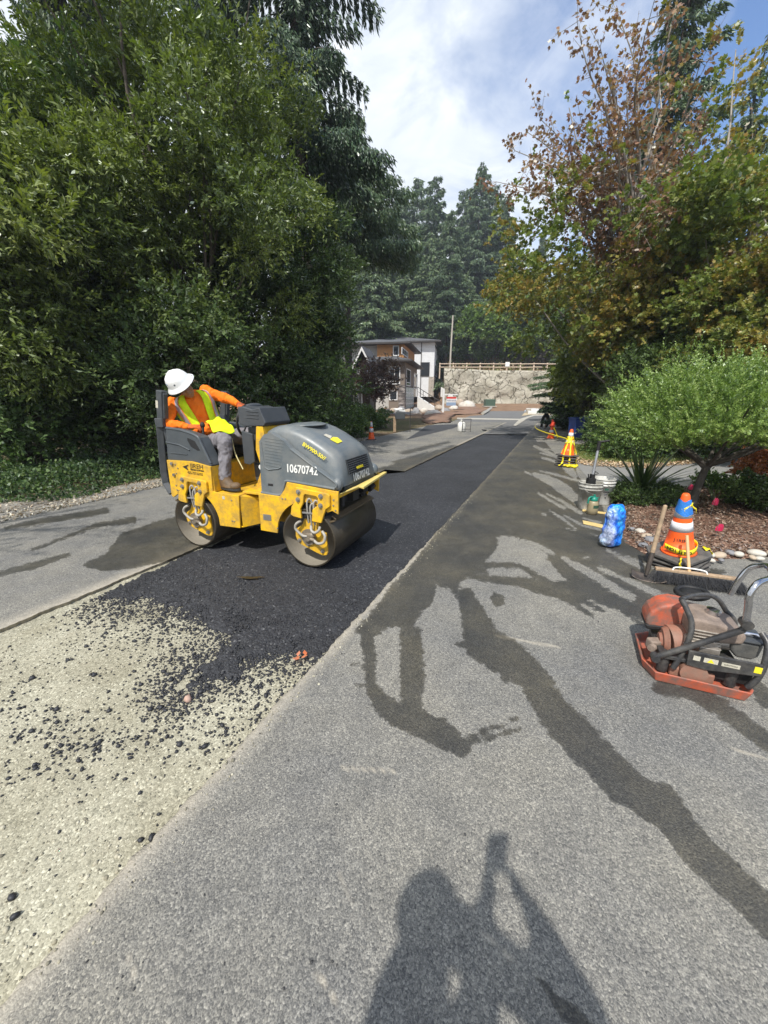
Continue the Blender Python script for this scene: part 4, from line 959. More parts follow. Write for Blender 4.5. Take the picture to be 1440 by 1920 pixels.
for i in range(n+1):
    a=2*math.pi*i/n; lo=.70+.03*math.sin(a*2+4)-.06*max(0,math.cos(a-4.9)); hi=.90+.015*math.sin(a*3)
    for t in (lo,(lo+hi)/2,hi): r=rf(t)+.007+.004*math.sin(a*5+t*30); vs.append((r*math.cos(a),r*math.sin(a),zc(t)))
for i in range(n):
    for j in range(2): q=i*3+j; fs.append((q,q+3,q+4,q+1))
b.add(vs,fs,True); b.build('blue_tape',M_BTAPE,c1)
ribbon('yellow_tape',[(.05*math.cos(a)*1.05,.05*math.sin(a)*1.05,zc(.78)+.025*math.sin(a*1.5)) for a in np.linspace(2.6,6.2,8)],.03,M_TAPE,c1,wave=.3)
ribbon('yellow_tape',[(.05,-.02,zc(.80)),(.075,-.03,zc(.74)),(.10,-.035,zc(.70)),(.115,-.03,zc(.62))],.012,M_TAPE,c1)
rt_=lambda a:(.128*math.cos(a),.128*math.sin(a),.19+.035*abs(math.cos(a*1.0+.4))**1.5)
ribbon('yellow_tape',[rt_(a) for a in np.linspace(R(160),R(400),14)],.05,M_TAPE,c1)
ribbon('yellow_tape',[(.125,.0,.24),(.115,.02,.32),(.10,.0,.40)],.02,M_TAPE,c1)
for i,ch in enumerate('CAUTION'):
    a=R(252-i*12); p=Vector((.1315*math.cos(a),.1315*math.sin(a),rt_(a)[2])); 
    text(ch,.042,M_DKT,c1,frameM(p,(math.sin(a),-math.cos(a),0),(0.1*math.cos(a),.1*math.sin(a),-1)),depth=.0005,bold=.001)
for i,ch in enumerate('JIREH'):
    t=.24; a=R(190+i*12); r=rf(t)+.0016; p=Vector((r*math.cos(a),r*math.sin(a),zc(t)))
    text(ch,.038,M_DKT,c1,frameM(p,(-math.sin(a),math.cos(a),0),(-.16*math.cos(a),-.16*math.sin(a),1)),depth=.0004,bold=.0006)
ribbon('yellow_tape',[(.17,-.10,.17),(.21,-.13,.155),(.215,-.135,.09)],.06,M_TAPE,c1,up=(.6,.8,0),wave=.3)
ribbon('yellow_tape',[(-.14,-.12,.165),(-.19,-.15,.175),(-.225,-.17,.15),(-.22,-.17,.12)],.035,M_TAPE,c1,wave=.5)
# cone draped with tape
c2=empty('traffic_cone',(4.07,8.55,.002),label='cone on tall stack of black bases draped with lime caution tape',cat='traffic cone',group=CG,rot=(0,R(3),.3))
for k in range(4):
    b=MB(); o=[(.20*x,.20*y) for x,y in ((-1,-.62),(-.62,-1),(.62,-1),(1,-.62),(1,.62),(.62,1),(-.62,1),(-1,.62))]
    b.prism(o,k*.055,k*.055+.026,'z',M=Matrix.Rotation(.25*k,4,'Z')@Matrix.Translation((.01*k,0,0))); b.build('cone_base',M_CBA,c2,bevel=.006)
    b=MB(); b.lathe([(.13,k*.055+.026),(.12,k*.055+.056)],24); b.build('cone_flange',M_CON if k%2 else M_CBA,c2)
cone(c2,.58,.125,.028,.22,[(.42,.56),(.70,.86)],.20)
rg=np.random.default_rng(5)
for k in range(7):
    a=rg.uniform(0,6.28) if k>3 else (3.6,4.3,5.3,5.9)[k]
    ca,sa=math.cos(a),math.sin(a)
    ribbon('caution_tape',[(.05*ca,.05*sa,.66),(.10*ca,.10*sa,.50),(.17*ca+rg.normal(0,.02),.17*sa,.26),(.21*ca,.21*sa,.08),(.27*ca+rg.normal(0,.04),.27*sa,.02)],.035,M_TAPE,c2,up=(-sa,ca,.2),wave=.5)
for k in range(3): ribbon('caution_tape',[((.085-.01*k)*math.cos(a),(.085-.01*k)*math.sin(a),.50+.05*k+.02*math.sin(a*2+k)) for a in np.linspace(0,6.4,10)],.05,M_TAPE,c2,wave=.3)
for k in range(5):
    a=rg.uniform(2.6,6.2); ribbon('caution_tape',[(rg.normal(0,.12)-.05,-.22+rg.normal(0,.07),.02+.03*rg.random()) for _ in range(6)],.04,M_TAPE,c2,up=(.2,.2,1),wave=.8)
ribbon('caution_tape',[(.06,.02,.56),(.9,2.0,.60),(1.9,3.6,.62),(2.85,4.85,.70)],.03,M_TAPE,c2)
c3=empty('traffic_cone',(6.04,14.1,.002),label='far right cone with red flag cloth bundled on its tip',cat='traffic cone',group=CG)
cone(c3,.46,.12,.03,0,[(.45,.68)],.19)
b=MB(); b.ell((0,0,.47),(.10,.09,.06)); b.ell((.03,0,.56),(.08,.07,.05)); b.ell((.0,0,.64),(.045,.04,.05)); o=b.build('red_cloth',pm('red cloth',(.75,.07,.03),.7,var=.3,bump=.5,bd=.02),c3); remesh(o,.02,2)
ribbon('caution_tape',[(.02,-.02,.46),(.14,-.04,.26),(.24,-.06,.02)],.04,M_TAPE,c3)
c4=empty('traffic_cone',(-.45,13.9,.0),label='cone with two white collars beside the ivy on the left verge',cat='traffic cone',group=CG)
cone(c4,.72,.13,.03,0,[(.38,.60),(.70,.97)],.19)
c4.scale=(.88,.88,.88)

# ================================================================ shovel and broom
sh=empty('shovel',(2.20,2.95,0),label='square shovel with wooden handle leaning on the taped cone',cat='shovel')
top=Vector(D(1247,950,3.08))-Vector((2.20,2.95,0)); j=Vector((.03,.02,.06)); d=(top-j).normalized()
b=MB(); b.tube([j+d*.13,j+(top-j)*.5,top],[.017,.0175,.016],12); b.ell(top,(.016,.016,.016)); b.build('handle',M_WOOD,sh)
b=MB(); b.tube([j-d*.02,j+d*.05,j+d*.18],[.012,.019,.020],12); b.build('socket',M_IRON,sh)
b=MB(); c=[Vector((-.085,.03,.012)),Vector((.13,-.09,.012)),Vector((.16,-.02,.03)),Vector((-.05,.10,.035))]
vs=[];N_=8
for i in range(N_+1):
    for k in range(N_+1):
        u_,v_=i/N_,k/N_; p=c[0]*(1-u_)*(1-v_)+c[1]*u_*(1-v_)+c[2]*u_*v_+c[3]*(1-u_)*v_; p=p+Vector((0,0,.022*(2*u_-1)**4+.01*v_*v_-.01*(1-(2*u_-1)**2)*(1-v_))); vs.append(p)
b.add(vs,[(i*(N_+1)+k,(i+1)*(N_+1)+k,(i+1)*(N_+1)+k+1,i*(N_+1)+k+1) for i in range(N_) for k in range(N_)],True)
o=b.build('blade',M_IRON,sh); q=o.modifiers.new('s','SOLIDIFY'); q.thickness=.004
br=empty('push_broom',(2.57,2.86,0),math.atan2(-.20,.52),label='push broom with long black bristles lying in front of the cone',cat='broom')
b=MB(); b.bx(-.29,.29,.012,.055,.075,.105); b.build('broom_block',M_WOOD,br,bevel=.006)
r=np.random.default_rng(4); n=5200; x=r.uniform(-.29,.29,n); y=r.uniform(.0,.055,n); z=np.full(n,.085); ax=x*.12+r.normal(0,.018,n); ay=-.045-(.055-y)*.6+r.normal(0,.014,n)
B0=np.stack([x,y,z],-1); B1=np.stack([x+ax,y+ay,np.clip(.004+r.normal(0,.012,n)+(np.abs(ay)>.07)*.02,.003,.06)],-1); w_=np.stack([np.full(n,.0013),r.normal(0,.0004,n),r.normal(0,.0004,n)],-1)
Vb=np.stack([B0-w_,B0+w_,B1+w_*.6,B1-w_*.6],1).reshape(-1,3); mesh_np('bristles',Vb,np.arange(n*4).reshape(-1,4),pm('black bristles',(.012,.012,.013),.5,var=.3,bump=0),br)
wm=br.rotation_euler.z; M2=Matrix.Rotation(-wm,3,'Z')
ht=M2@(Vector(D(1288,1004,3.06))-Vector((2.57,2.86,0)))
b=MB(); b.tube([(-.05,.035,.10),(-.05+(ht.x+.05)*.5,.035+(ht.y-.035)*.5,.10+(ht.z-.10)*.5),tuple(ht)],.0125,10); b.build('handle',pm('pale broom handle',(.55,.36,.18),.6,var=.15,scale=30),br)
b=MB(); b.tube(catmull([(-.17,.02,.10),(-.15,.03,.125),(-.05,.035,.13),(.05,.03,.125),(.07,.02,.10)],5),.006,8); b.build('brace',M_WHT,br)

# ================================================================ plate compactor
PCr=empty('plate_compactor',(1.74,1.86,.002),math.atan2(.39,-.92),label='dirty orange plate compactor with black frame and folded chrome handle',cat='plate compactor')
M_PCO=pm('worn orange paint',(.50,.10,.045),.55,var=.2,scale=10,bump=.2,dirt=.8,dcol=(.16,.11,.09),dscale=11)
M_PCD=pm('dusty engine casing',(.26,.20,.16),.65,.1,var=.3,scale=14,bump=.3,dirt=.5,dcol=(.10,.08,.07),dscale=12)
M_PCR=pm('rusty red casing',(.28,.12,.08),.6,var=.3,scale=10,bump=.2,dirt=.5,dcol=(.20,.17,.13),dscale=8)
M_TUB=pm('scuffed black tube',(.035,.035,.037),.4,.1,var=.4,scale=16,bump=.15,dirt=.45,dcol=(.16,.15,.13),dscale=14)
M_CHR=pm('chrome tube',(.62,.62,.64),.16,1.,var=.15,scale=12,bump=.03,dirt=.3,dcol=(.10,.09,.08),dscale=9)
M_ALU=pm('stained aluminium',(.42,.38,.33),.45,.6,var=.35,scale=18,bump=.2,dirt=.4,dcol=(.14,.11,.09))
prof=[(-.20,.012,1),(-.215,.045,1)]
b=MB(); out_=[(.20,.205),(-.215,.205),(-.235,.17),(-.235,-.20),(-.215,-.225),(.16,-.225),(.235,-.17),(.245,.10)]
inn=[(x*.86,y*.86) for x,y in out_]
n=8; vs=[(x*.93,y*.95,.0) for x,y in out_]+[(x,y,.058) for x,y in out_]+[(x*.965,y*.96,.060) for x,y in out_]+[(x*.86,y*.88,.018) for x,y in out_]
fs=[tuple(range(n-1,-1,-1)),tuple(range(3*n,4*n))]
for k in range(3):
    for i in range(n): j=(i+1)%n; fs.append((k*n+i,k*n+j,(k+1)*n+j,(k+1)*n+i))
b.add(vs,fs); b.build('base_plate',M_PCO,PCr,bevel=.006)
b=MB(); b.cyl((.02,-.19,.075),(.02,.17,.075),.062,n=20); b.box((.02,0,.05),(.20,.30,.06)); b.build('vibrator_housing',M_PCR,PCr,bevel=.01)
b=MB(); b.box((-.0,0,.135),(.36,.32,.022)); 
for x in (-.15,.15):
    for y in (-.12,.12): b.cyl((x,y,.03),(x,y,.13),.028,n=12)
b.build('engine_deck',M_TUB,PCr,bevel=.004)
b=MB(); b.box((-.01,0,.19),(.16,.18,.10)); 
for i in range(6): b.box((-.01-.0,.0,.205+.018*i),(.17-.01*i,.19,.006))
b.cyl((-.10,.02,.21),(-.16,.02,.215),.035,n=14); b.box((-.03,.11,.19),(.09,.05,.07)); b.build('engine_block',M_ALU,PCr,bevel=.005)
b=MB(); b.cyl((.02,.0,.165),(.125,.02,.155),.098,.092,n=28); b.cyl((.125,.02,.155),(.150,.02,.153),.088,.070,n=28); b.cyl((.150,.02,.153),(.165,.02,.152),.05,.042,n=8,smooth=False)
fc=b.build('recoil_cover',M_PCR,PCr,bevel=.006)
b=MB(); b.box((.185,.045,.135),(.07,.055,.06),(0,0,.4)); b.cyl((.20,.09,.14),(.215,.11,.14),.02); b.build('starter_grip_housing',M_PCD,PCr,bevel=.01,seg=3)
b=MB(); P=[(.225,.205),(.232,.25),(.215,.30),(.175,.345),(.12,.368),(.05,.366),(.03,.34),(.03,.24),(.10,.215),(.16,.205)]
b.prism([(x,z) for x,z in P],-.17,-.02); b.build('muffler_guard',M_PCO,PCr,bevel=.022,seg=4,ang=25)
b=MB(); b.prism([(.222,.185),(.232,.215),(.16,.222),(.03,.25),(.03,.20),(.15,.195)],-.165,-.015); b.build('muffler_trim',M_BLK,PCr,bevel=.008)
b=MB(); P=[(.065,.26),(.07,.345),(.03,.358),(-.06,.350),(-.16,.325),(-.19,.300),(-.18,.25),(-.10,.235)]
b.prism(P,-.13,.085); b.build('fuel_tank',M_PCD,PCr,bevel=.02,seg=4,ang=25)
b=MB(); b.cyl((-.062,-.03,.345),(-.066,-.03,.374),.034,n=24); b.cyl((-.062,-.03,.335),(-.062,-.03,.347),.026,n=24); b.build('tank_cap',M_CHR,PCr,bevel=.003)
b=MB(); b.prism([(-.135,.265),(-.27,.265),(-.262,.19),(-.235,.165),(-.17,.165),(-.14,.20)],-.06,.07); ab=b.build('air_filter',pm('smoky plastic bowl',(.10,.10,.095),.3,var=.3,dirt=.5,dcol=(.2,.18,.15)),PCr,bevel=.015,seg=3)
b=MB(); b.prism([(-.125,.268),(-.28,.268),(-.28,.280),(-.125,.280)],-.07,.08); b.build('filter_rim',M_DGR,PCr,bevel=.004)
b=MB(); b.prism([(.07,.215),(.065,.125),(-.02,.118),(-.24,.147),(-.235,.215),(-.10,.215)],.165,.178); b.build('side_guard',M_TUB,PCr,bevel=.004)
b=MB(); b.prism([(.09,.12),(.06,.055),(-.23,.05),(-.235,.145),(-.02,.118)],.12,.13); b.build('belt_guard',M_BLK,PCr,bevel=.004)
for x0,x1,z0,z1,m_ in ((.045,.015,.165,.192,M_LAB),(.0,-.06,.165,.192,M_LAB),(-.075,-.15,.165,.187,M_LAB),(-.205,-.235,.165,.20,M_YDEC)):
    b=MB(); b.bx(x1,x0,.1785,.1795,z0,z1); b.build('sticker',m_,PCr)
b=MB(); b.prism([(-.015,.168),(-.03,.19),(-.045,.168)],.1796,.1802); b.build('warning_triangle',M_YDEC,PCr)
text('CAUTION',.012,M_DKT,PCr,frameM((-.112,.1800,.176),(-1,0,0),(0,0,1)),depth=.0004)
# frame, lifting loop, handle
b=MB(); 
b.tube(catmull([(.115,.05,.44),(.09,.07,.40),(.062,.10,.335),(.066,.13,.257),(.095,.15,.13),(.11,.155,.075)],5),.014,10); b.build('crash_frame',M_TUB,PCr)
b=MB(); b.tube(catmull([(.115,.05,.44),(.03,-.05,.432),(-.05,-.10,.425),(-.11,-.12,.395),(-.16,-.13,.33),(-.21,-.13,.27),(-.23,-.13,.10)],5),.013,10); b.build('crash_frame',M_TUB,PCr)
b=MB(); b.tube(catmull([(-.245,.06,.33),(-.262,.10,.29),(-.255,.14,.20),(-.235,.16,.12),(-.21,.16,.06)],5),.015,10); b.build('crash_frame',M_TUB,PCr)
b=MB(); b.tube([(-.15,.02,.292),(-.42,.02,.288)],.013,10); b.build('cross_bar',M_CHR,PCr)
b=MB(); b.tube([(.20,.155,.118),(.02,.165,.268),(-.118,.172,.385),(-.125,.172,.43)],[.016]*4,12); b.cyl((.20,.13,.118),(.20,.18,.118),.02,n=14); b.build('handle_lower',M_TUB,PCr)
b=MB(); b.cyl((-.122,.145,.425),(-.122,.20,.425),.024,n=16); b.build('handle_pivot',M_TUB,PCr,bevel=.003)
b=MB(); b.tube(catmull([(-.122,.17,.43),(-.112,.172,.51),(-.105,.168,.58),(-.135,.14,.630),(-.21,.06,.632),(-.26,-.04,.625),(-.28,-.16,.62),(-.24,-.21,.58),(-.21,-.215,.50),(-.19,-.215,.40)],6),.0155,12); b.build('handle_upper',M_CHR,PCr)
b=MB(); T=Matrix.Translation((-.02,-.235,.365))@Matrix.Rotation(R(6),4,'Y'); b.torus((0,0,0),.075,.016,28,10,M=T); b.lathe([(.06,-.008),(.06,.006),(.02,.010)],24,M=T); b.build('transport_wheel',M_BLK,PCr)

# ================================================================ bag of bottles
bg_=MB(); n=64;m=48; vs=[];fs=[]
for i in range(m+1):
    t=i/m; z=.44*t; 
    w_=.118*(1-.18*t)*(1-(2*t-1)**8*.55); dp=.085*(1-.15*t)*(1-(2*t-1)**8*.55)
    for j in range(n):
        a=2*math.pi*j/n; ca,sa=math.cos(a),math.sin(a); k=(abs(ca)**3.2+abs(sa)**3.2)**(-1/3.2)
        q=Vector((ca*k*w_,sa*k*dp,z)); 
        from mathutils import noise as mn
        pn=Vector((q.x*16,q.y*16,z*11)); cell=mn.voronoi(pn*.85)[0]; crease=(cell[1]-cell[0])
        dsp=.022*mn.noise(pn*.5)+.012*mn.noise(pn*1.5)-.008*math.exp(-crease*9)+.006*mn.noise(pn*4)+.004*math.sin(z*43)
        q.x+=ca*dsp; q.y+=sa*dsp; q.x+=.035*t*t+.02*math.sin(t*3); q.z+=.012*mn.noise(pn*1.2)*(t>.1); q.z=max(q.z,.002); vs.append(q)
vs.append(Vector((.05,0,.432)));
for i in range(m):
    for j in range(n): fs.append((i*n+j,i*n+(j+1)%n,(i+1)*n+(j+1)%n,(i+1)*n+j))
fs+=[(m*n+j,m*n+(j+1)%n,len(vs)-1) for j in range(n)]; fs.append(tuple(range(n-1,-1,-1)))
bg_.add(vs,fs,True)
def bagmat():
    m_,nt,out=newmat('crinkled blue plastic wrap'); N=NT(nt)
    mp=N.n('Mapping'); mp.inputs['Scale'].default_value=(1,1,.45); N.l(N.obj(),mp.inputs[0])
    a=N.noise(11,5,.6,mp.outputs[0],dist=1.2); c=N.ramp(a,[(.36,(.005,.07,.50)),(.50,(.01,.20,.80)),(.60,(.03,.45,.90)),(.68,(.30,.50,.68)),(.76,(.75,.82,.86))])
    x=N.n('SeparateXYZ'); N.l(N.obj(),x.inputs[0]); lf=N.ramp(N.math('ADD',N.math('MULTIPLY',x.outputs[0],-6.),N.math('MULTIPLY',a,.8)),[(.62,0.),(.9,.8)])
    c=N.mix(lf,c,N.ramp(N.noise(30,4,.6,dist=1.),[(.35,(.22,.25,.30)),(.6,(.60,.64,.68))]))
    h=N.noise(34,5,.65,dist=1.5); h2=N.voro(24,'Distance',feature='DISTANCE_TO_EDGE')
    nb_=N.bump(h,.8,.012,N.bump(h2,.6,.01))
    N.l(N.bsdf(c,.16,0,nb_,spec=.7),out.inputs[0]); return m_
o=bg_.build('bottle_pack',bagmat(),None); o.location=(2.345,3.72,.004); o.rotation_euler=(R(-3),R(1),R(28))
tag(o,'crinkled blue plastic pack of bottles standing beside the mulch bed','bottle pack')

# ================================================================ buckets, pole tool, sprayer
M_BUC=pm('scuffed white bucket plastic',(.66,.655,.62),.5,var=.06,scale=8,bump=.05,dirt=.6,dcol=(.32,.31,.28),dscale=9)
def bucket(loc,label,rot=0,dirtm=None):
    e=empty('bucket',loc,rot,label,'bucket','white buckets beside the driveway')
    b=MB(); b.lathe([(.128,0),(.13,.004),(.142,.27),(.150,.272),(.150,.284),(.144,.286),(.146,.31),(.156,.312),(.156,.322),(.147,.325),(.149,.355),(.156,.358),(.156,.366),(.146,.368),(.142,.36),(.125,.02),(.0001,.015)],40); b.build('pail',dirtm or M_BUC,e)
    b=MB(); b.tube(catmull([(-.155,0,.30),(-.13,-.10,.25),(0,-.165,.215),(.13,-.10,.25),(.155,0,.30)],8),.0022,6); b.build('wire_handle',M_STL,e); return e
bf=bucket((2.84,5.15,.002),'grimy white bucket holding the pole tool, nearer the road',.4,pm('dirty bucket plastic',(.55,.54,.50),.6,var=.1,scale=8,bump=.05,dirt=.95,dcol=(.24,.23,.20),dscale=7))
bb=bucket((3.17,5.42,.002),'clean white bucket with printed label behind the grimy one',1.3)
for k,(w_,z0,z1,m_) in enumerate(((.05,.215,.245,pm('green print',(.03,.10,.07),.5)),(.085,.185,.20,M_BLK),(.04,.145,.17,pm('grey print',(.12,.12,.13),.5)),(.02,.10,.115,M_BLK))):
    b=MB(); rr0=.1405; N_=8; vs=[]; a0=R(-100)-1.3
    for i in range(N_+1):
        a=a0+(w_/rr0)*(i/N_-.5); 
        for z in (z0,z1): r_=.1315+z*.043+.001; vs.append((r_*math.cos(a),r_*math.sin(a),z))
    b.add(vs,[(2*i,2*i+2,2*i+3,2*i+1) for i in range(N_)]); b.build('printed_label',m_,bb)
pt=empty('pole_tool',(2.84,5.15,.02),label='grey telescopic pole tool with black grip standing in the grimy bucket',cat='hand tool')
b=MB(); b.tube([(.0,.0,.40),(.03,.02,.80)],.017,12); b.build('pole',pm('grey aluminium tube',(.45,.46,.48),.35,.6),pt)
b=MB(); b.tube([(.03,.02,.78),(.034,.022,.90)],.024,12); b.tube([(.034,.022,.895),(.09,.0,.90),(.14,-.02,.915)],.013,10); b.build('grip',M_BLK,pt)
b=MB(); b.box((-.01,0,.36),(.10,.07,.09)); b.box((.0,.0,.42),(.05,.05,.08)); b.tube([(.01,0,.44),(.03,-.01,.50),(.065,-.02,.47),(.03,-.01,.455)],.007,8); b.tube([(-.04,0,.38),(-.06,0,.46)],.008,8); b.cyl((0,0,.02),(0,0,.34),.03)
b.build('motor_head',M_BLK,pt,bevel=.01)
sp=empty('pump_sprayer',(2.755,4.87,.002),.3,label='small garden pump sprayer with green top in front of the buckets',cat='sprayer')
b=MB(); b.lathe([(.055,0),(.066,.006),(.068,.06),(.066,.13),(.058,.165),(.04,.185)],28); b.build('bottle',pm('murky brown bottle',(.30,.25,.15),.35,var=.2,dirt=.4,dcol=(.14,.11,.07)),sp)
M_GRN=pm('green plastic',(.01,.20,.14),.4)
b=MB(); b.lathe([(.046,.17),(.048,.20),(.036,.225),(.02,.235)],24); b.tube(catmull([(.0,0,.222),(-.05,0,.235),(-.085,0,.215),(-.09,0,.165),(-.088,0,.15)],5),.011,10); b.tube([(.02,0,.21),(.08,0,.215)],[.012,.005],8); b.cyl((0,0,.23),(0,0,.262),.014); b.build('pump_head',M_GRN,sp)
b=MB(); vs=[]
for i in range(9):
    a=R(-130+10*i)
    for z in (.09,.13): vs.append((.0687*math.cos(a),.0687*math.sin(a),z))
b.add(vs,[(2*i,2*i+2,2*i+3,2*i+1) for i in range(8)]); b.build('printed_label',pm('dark green print',(.03,.08,.05),.5),sp)

# ================================================================ wheeled bins
def bin_(loc,rz,cb,cl,label,w_=.46,d_=.42,h=.72):
    e=empty('wheelie_bin',loc,rz,label,'wheelie bin','wheeled bins by the hedge')
    b=MB(); b.box((0,0,h/2+.03),(w_*.84,d_*.84,h-.06),taper=1.17); b.bx(-w_/2,w_/2,-d_/2,d_/2,h-.05,h-.005); b.build('bin_body',cb,e,bevel=.015)
    b=MB(); b.prism([(-d_/2-.03,h),(d_/2+.03,h),(d_/2+.03,h+.03),(0,h+.06),(-d_/2-.03,h+.03)],-w_/2-.02,w_/2+.02,'x'); b.build('bin_lid',cl,e,bevel=.012)
    for s in (-1,1): b=MB(); b.cyl((s*w_*.36,d_*.38,.08),(s*w_*.46,d_*.38,.08),.08); b.build('wheel',M_BLK,e)
    b=MB(); b.tube([(-w_*.4,d_*.56,h-.04),(w_*.4,d_*.56,h-.04)],.014,8); b.build('bin_handle',cl,e); return e
M_BLU=pm('faded blue plastic',(.02,.06,.26),.45,dirt=.3,dcol=(.12,.13,.18)); M_BGR=pm('dark green plastic',(.01,.11,.075),.45,dirt=.3,dcol=(.08,.12,.09))
bin_((6.86,14.0,0),.15,M_BLU,M_BLU,'blue wheeled bin on the kerb, nearer the road',.38,.42)
gb=bin_((7.40,14.25,0),.15,M_BGR,M_BLU,'green wheeled bin with blue lid tied with yellow tape',.52,.46)
text('RECYCLE',.07,M_LAB,gb,frameM((0,-.225,.50),(1,0,0),(0,.03,1)),depth=.001)

# ================================================================ marker flags
M_FLG=pm('crimson flag plastic',(.50,.015,.07),.45,var=.15,scale=20,bump=.3,bd=.01)
for k,(px,py,Y,w_,h_,lb) in enumerate(((1293,912,5.35,.07,.10,'crimson marker flag between the taped cone and the tree trunk'),(1339,939,4.65,.085,.12,'narrow crimson marker flag standing right of the tree trunk'),(1346,988,3.8,.12,.10,'widest crimson marker flag, lowest in the mulch bed'))):
    x,y,z=D(px,py,Y); e=empty('marker_flag',(x,y,0),.2*k,lb,'marker flag','crimson survey flags in the mulch bed')
    b=MB(); b.tube([(0,0,0),(.004,0,z*.5),(0,0,z+h_*.5)],.0018,5); b.build('wire_stem',M_STL,e)
    b=MB(); vs=[(.0,0,z+h_*.5),(0,0,z-h_*.4),(w_*.5,-.03,z-h_*.55),(w_,.01,z-h_*.35),(w_*.7,-.02,z+h_*.2),(-w_*.15,.02,z-h_*.5)]
    b.add(vs,[(0,1,2),(0,2,4),(4,2,3),(0,5,1)]); o=b.build('flag',M_FLG,e,sub=1); q=o.modifiers.new('s','SOLIDIFY'); q.thickness=.002

# ================================================================ small things on the ground
M_LEAF2=leafmat('orange fallen leaf',[(.62,.16,.05),(.70,.24,.10)],trans=.2)
x,y=G(563,1234,-.03); b=MB(); rl=random.Random(3)
for k in range(5):
    a=rl.uniform(0,6.28); c=Vector((x+rl.gauss(0,.016),y+rl.gauss(0,.014),-.022+rl.uniform(0,.014))); d=Vector((math.cos(a),math.sin(a),rl.uniform(-.1,.4))); s=Vector((-math.sin(a),math.cos(a),rl.uniform(-.4,.4)))
    b.add([c,c+d*.02+s*.014,c+d*.042,c+d*.02-s*.014],[(0,1,2,3)])
tag(b.build('fallen_leaf',M_LEAF2),'crumpled orange leaf lying on the new asphalt edge','leaf')
x,y=G(352,1312,-.04); o=stones('rock',np.array([[x,y,-.035]]),np.array([.026]),pm('pink brown stone',(.40,.27,.21),.8,var=.3,scale=30),seed=2); tag(o,'single pinkish stone among the black crumbs','stone')
for k,(px,py,s) in enumerate(((283,1568,.019),(26,1716,.016),(20,1680,.014))):
    x,y=G(px,py,-.04); tag(stones('asphalt_lump',np.array([[x,y,-.045]]),np.array([s]),M_CH,seed=40+k),('black asphalt lump beside the saw cut edge','lower of the two black lumps at the left edge','upper of the two black lumps at the left edge')[k],'asphalt lump')
# yellow paint line by the gutter
pts=[G(*p) for p in ((1092,976),(1130,984),(1131,991),(1094,983))]; pts2=[G(*p) for p in ((1092,955),(1136,961),(1136,965),(1092,959))]
b=MB(); 
for q in (pts,pts2): b.add([(x,y,.0045) for x,y in q],[(0,3,2,1)])
tag(b.build('paint_line',pm('faded yellow road paint',(.62,.45,.17),.8,var=.2,scale=20,dirt=.5,dcol=(.3,.25,.16)),None),kind='structure')
# puddle on the new mat
b=MB(); c=G(470,1083,.001); P=[]
for i in range(26):
    a=2*math.pi*i/26; r_=1+.25*math.sin(a*3)+.15*math.sin(a*7+1); P.append((c[0]+.085*r_*math.cos(a)*1.2,c[1]+.022*r_*math.sin(a),.0035))
b.add(P,[tuple(range(26))]); tag(b.build('puddle',pm('brown puddle water',(.045,.036,.022),.12,bump=0),None),kind='structure')
# ================================================================ ground sheets on the right and far side
def sheet(name,poly,z,mat,px=True,up=0.,n=1):
    P=[G(*p) for p in poly] if px else poly
    b=MB(); b.add([(x,y,z) for x,y in P],[tuple(range(len(P)))]); o=b.build(name,mat)
    if o.data.polygons[0].normal.z<0: o.data.flip_normals()
    return o
M_CONC=pm('pale concrete',(.42,.40,.35),.85,var=.15,scale=5,bump=.3,bd=.004,dirt=.4,dcol=(.24,.22,.18),dscale=3)
M_DRV=pm('grey driveway asphalt',(.20,.20,.195),.9,var=.25,scale=60,bump=.4,bd=.004,dirt=.3,dcol=(.27,.25,.21),dscale=2)
M_NEWD=pm('dark driveway asphalt',(.04,.042,.047),.85,var=.25,scale=50,bump=.4,bd=.004)
M_SIDE=pm('grey street asphalt',(.13,.13,.13),.9,var=.18,scale=20,bump=.3,bd=.004,dirt=.3,dcol=(.19,.18,.16),dscale=.6)
def tess(name,outer,z,mat,res,hfn,kind='structure',label=None):
    """irregular patch as a fine grid inside a polygon, raised by hfn(distance from edge)"""
    P=np.array([G(*p) for p in outer]); x0,y0=P.min(0); x1,y1=P.max(0)
    xs=np.arange(x0,x1+res,res); ys=np.arange(y0,y1+res,res); X,Y=np.meshgrid(xs,ys,indexing='ij'); s=sd_poly(X,Y,P)
    Z=z+hfn(X,Y,s); F=grid_faces(*X.shape)[:,::-1]; k=(s.ravel()[F]>-res).all(1)
    return tag(mesh_np(name,np.stack([X,Y,Z],-1).reshape(-1,3),F[k],mat,smooth=True),label,kind=kind)
drv=[(1108,903),(1080,872),(1090,868),(1130,866),(1220,872),(1330,862),(1440,850),(1560,840),(1560,872),(1440,888),(1330,899),(1229,911),(1147,912)]
tag(sheet('driveway',drv,.005,M_DRV),kind='structure')
tag(sheet('driveway_edge',[(1147,913),(1229,911),(1330,899),(1440,888),(1560,873),(1560,886),(1440,899),(1330,909),(1229,920),(1147,921)],.009,M_CONC),kind='structure')
def mulchmat():
    m,nt,out=newmat('bark mulch'); N=NT(nt); P=N.obj(True)
    a=N.voro(62,'Color',P); s_=N.n('SeparateColor'); N.l(a,s_.inputs[0])
    c=N.ramp(s_.outputs[0],[(0,(.035,.020,.014)),(.45,(.12,.065,.045)),(.8,(.22,.13,.09)),(1,(.40,.29,.22))])
    c=N.mix(1.,c,N.ramp(N.noise(3,4,.6,P),[(.35,.7),(.65,1.2)]),'MULTIPLY')
    N.l(N.bsdf(c,.9,0,N.bump(s_.outputs[1],.9,.012),spec=.15),out.inputs[0]); return m
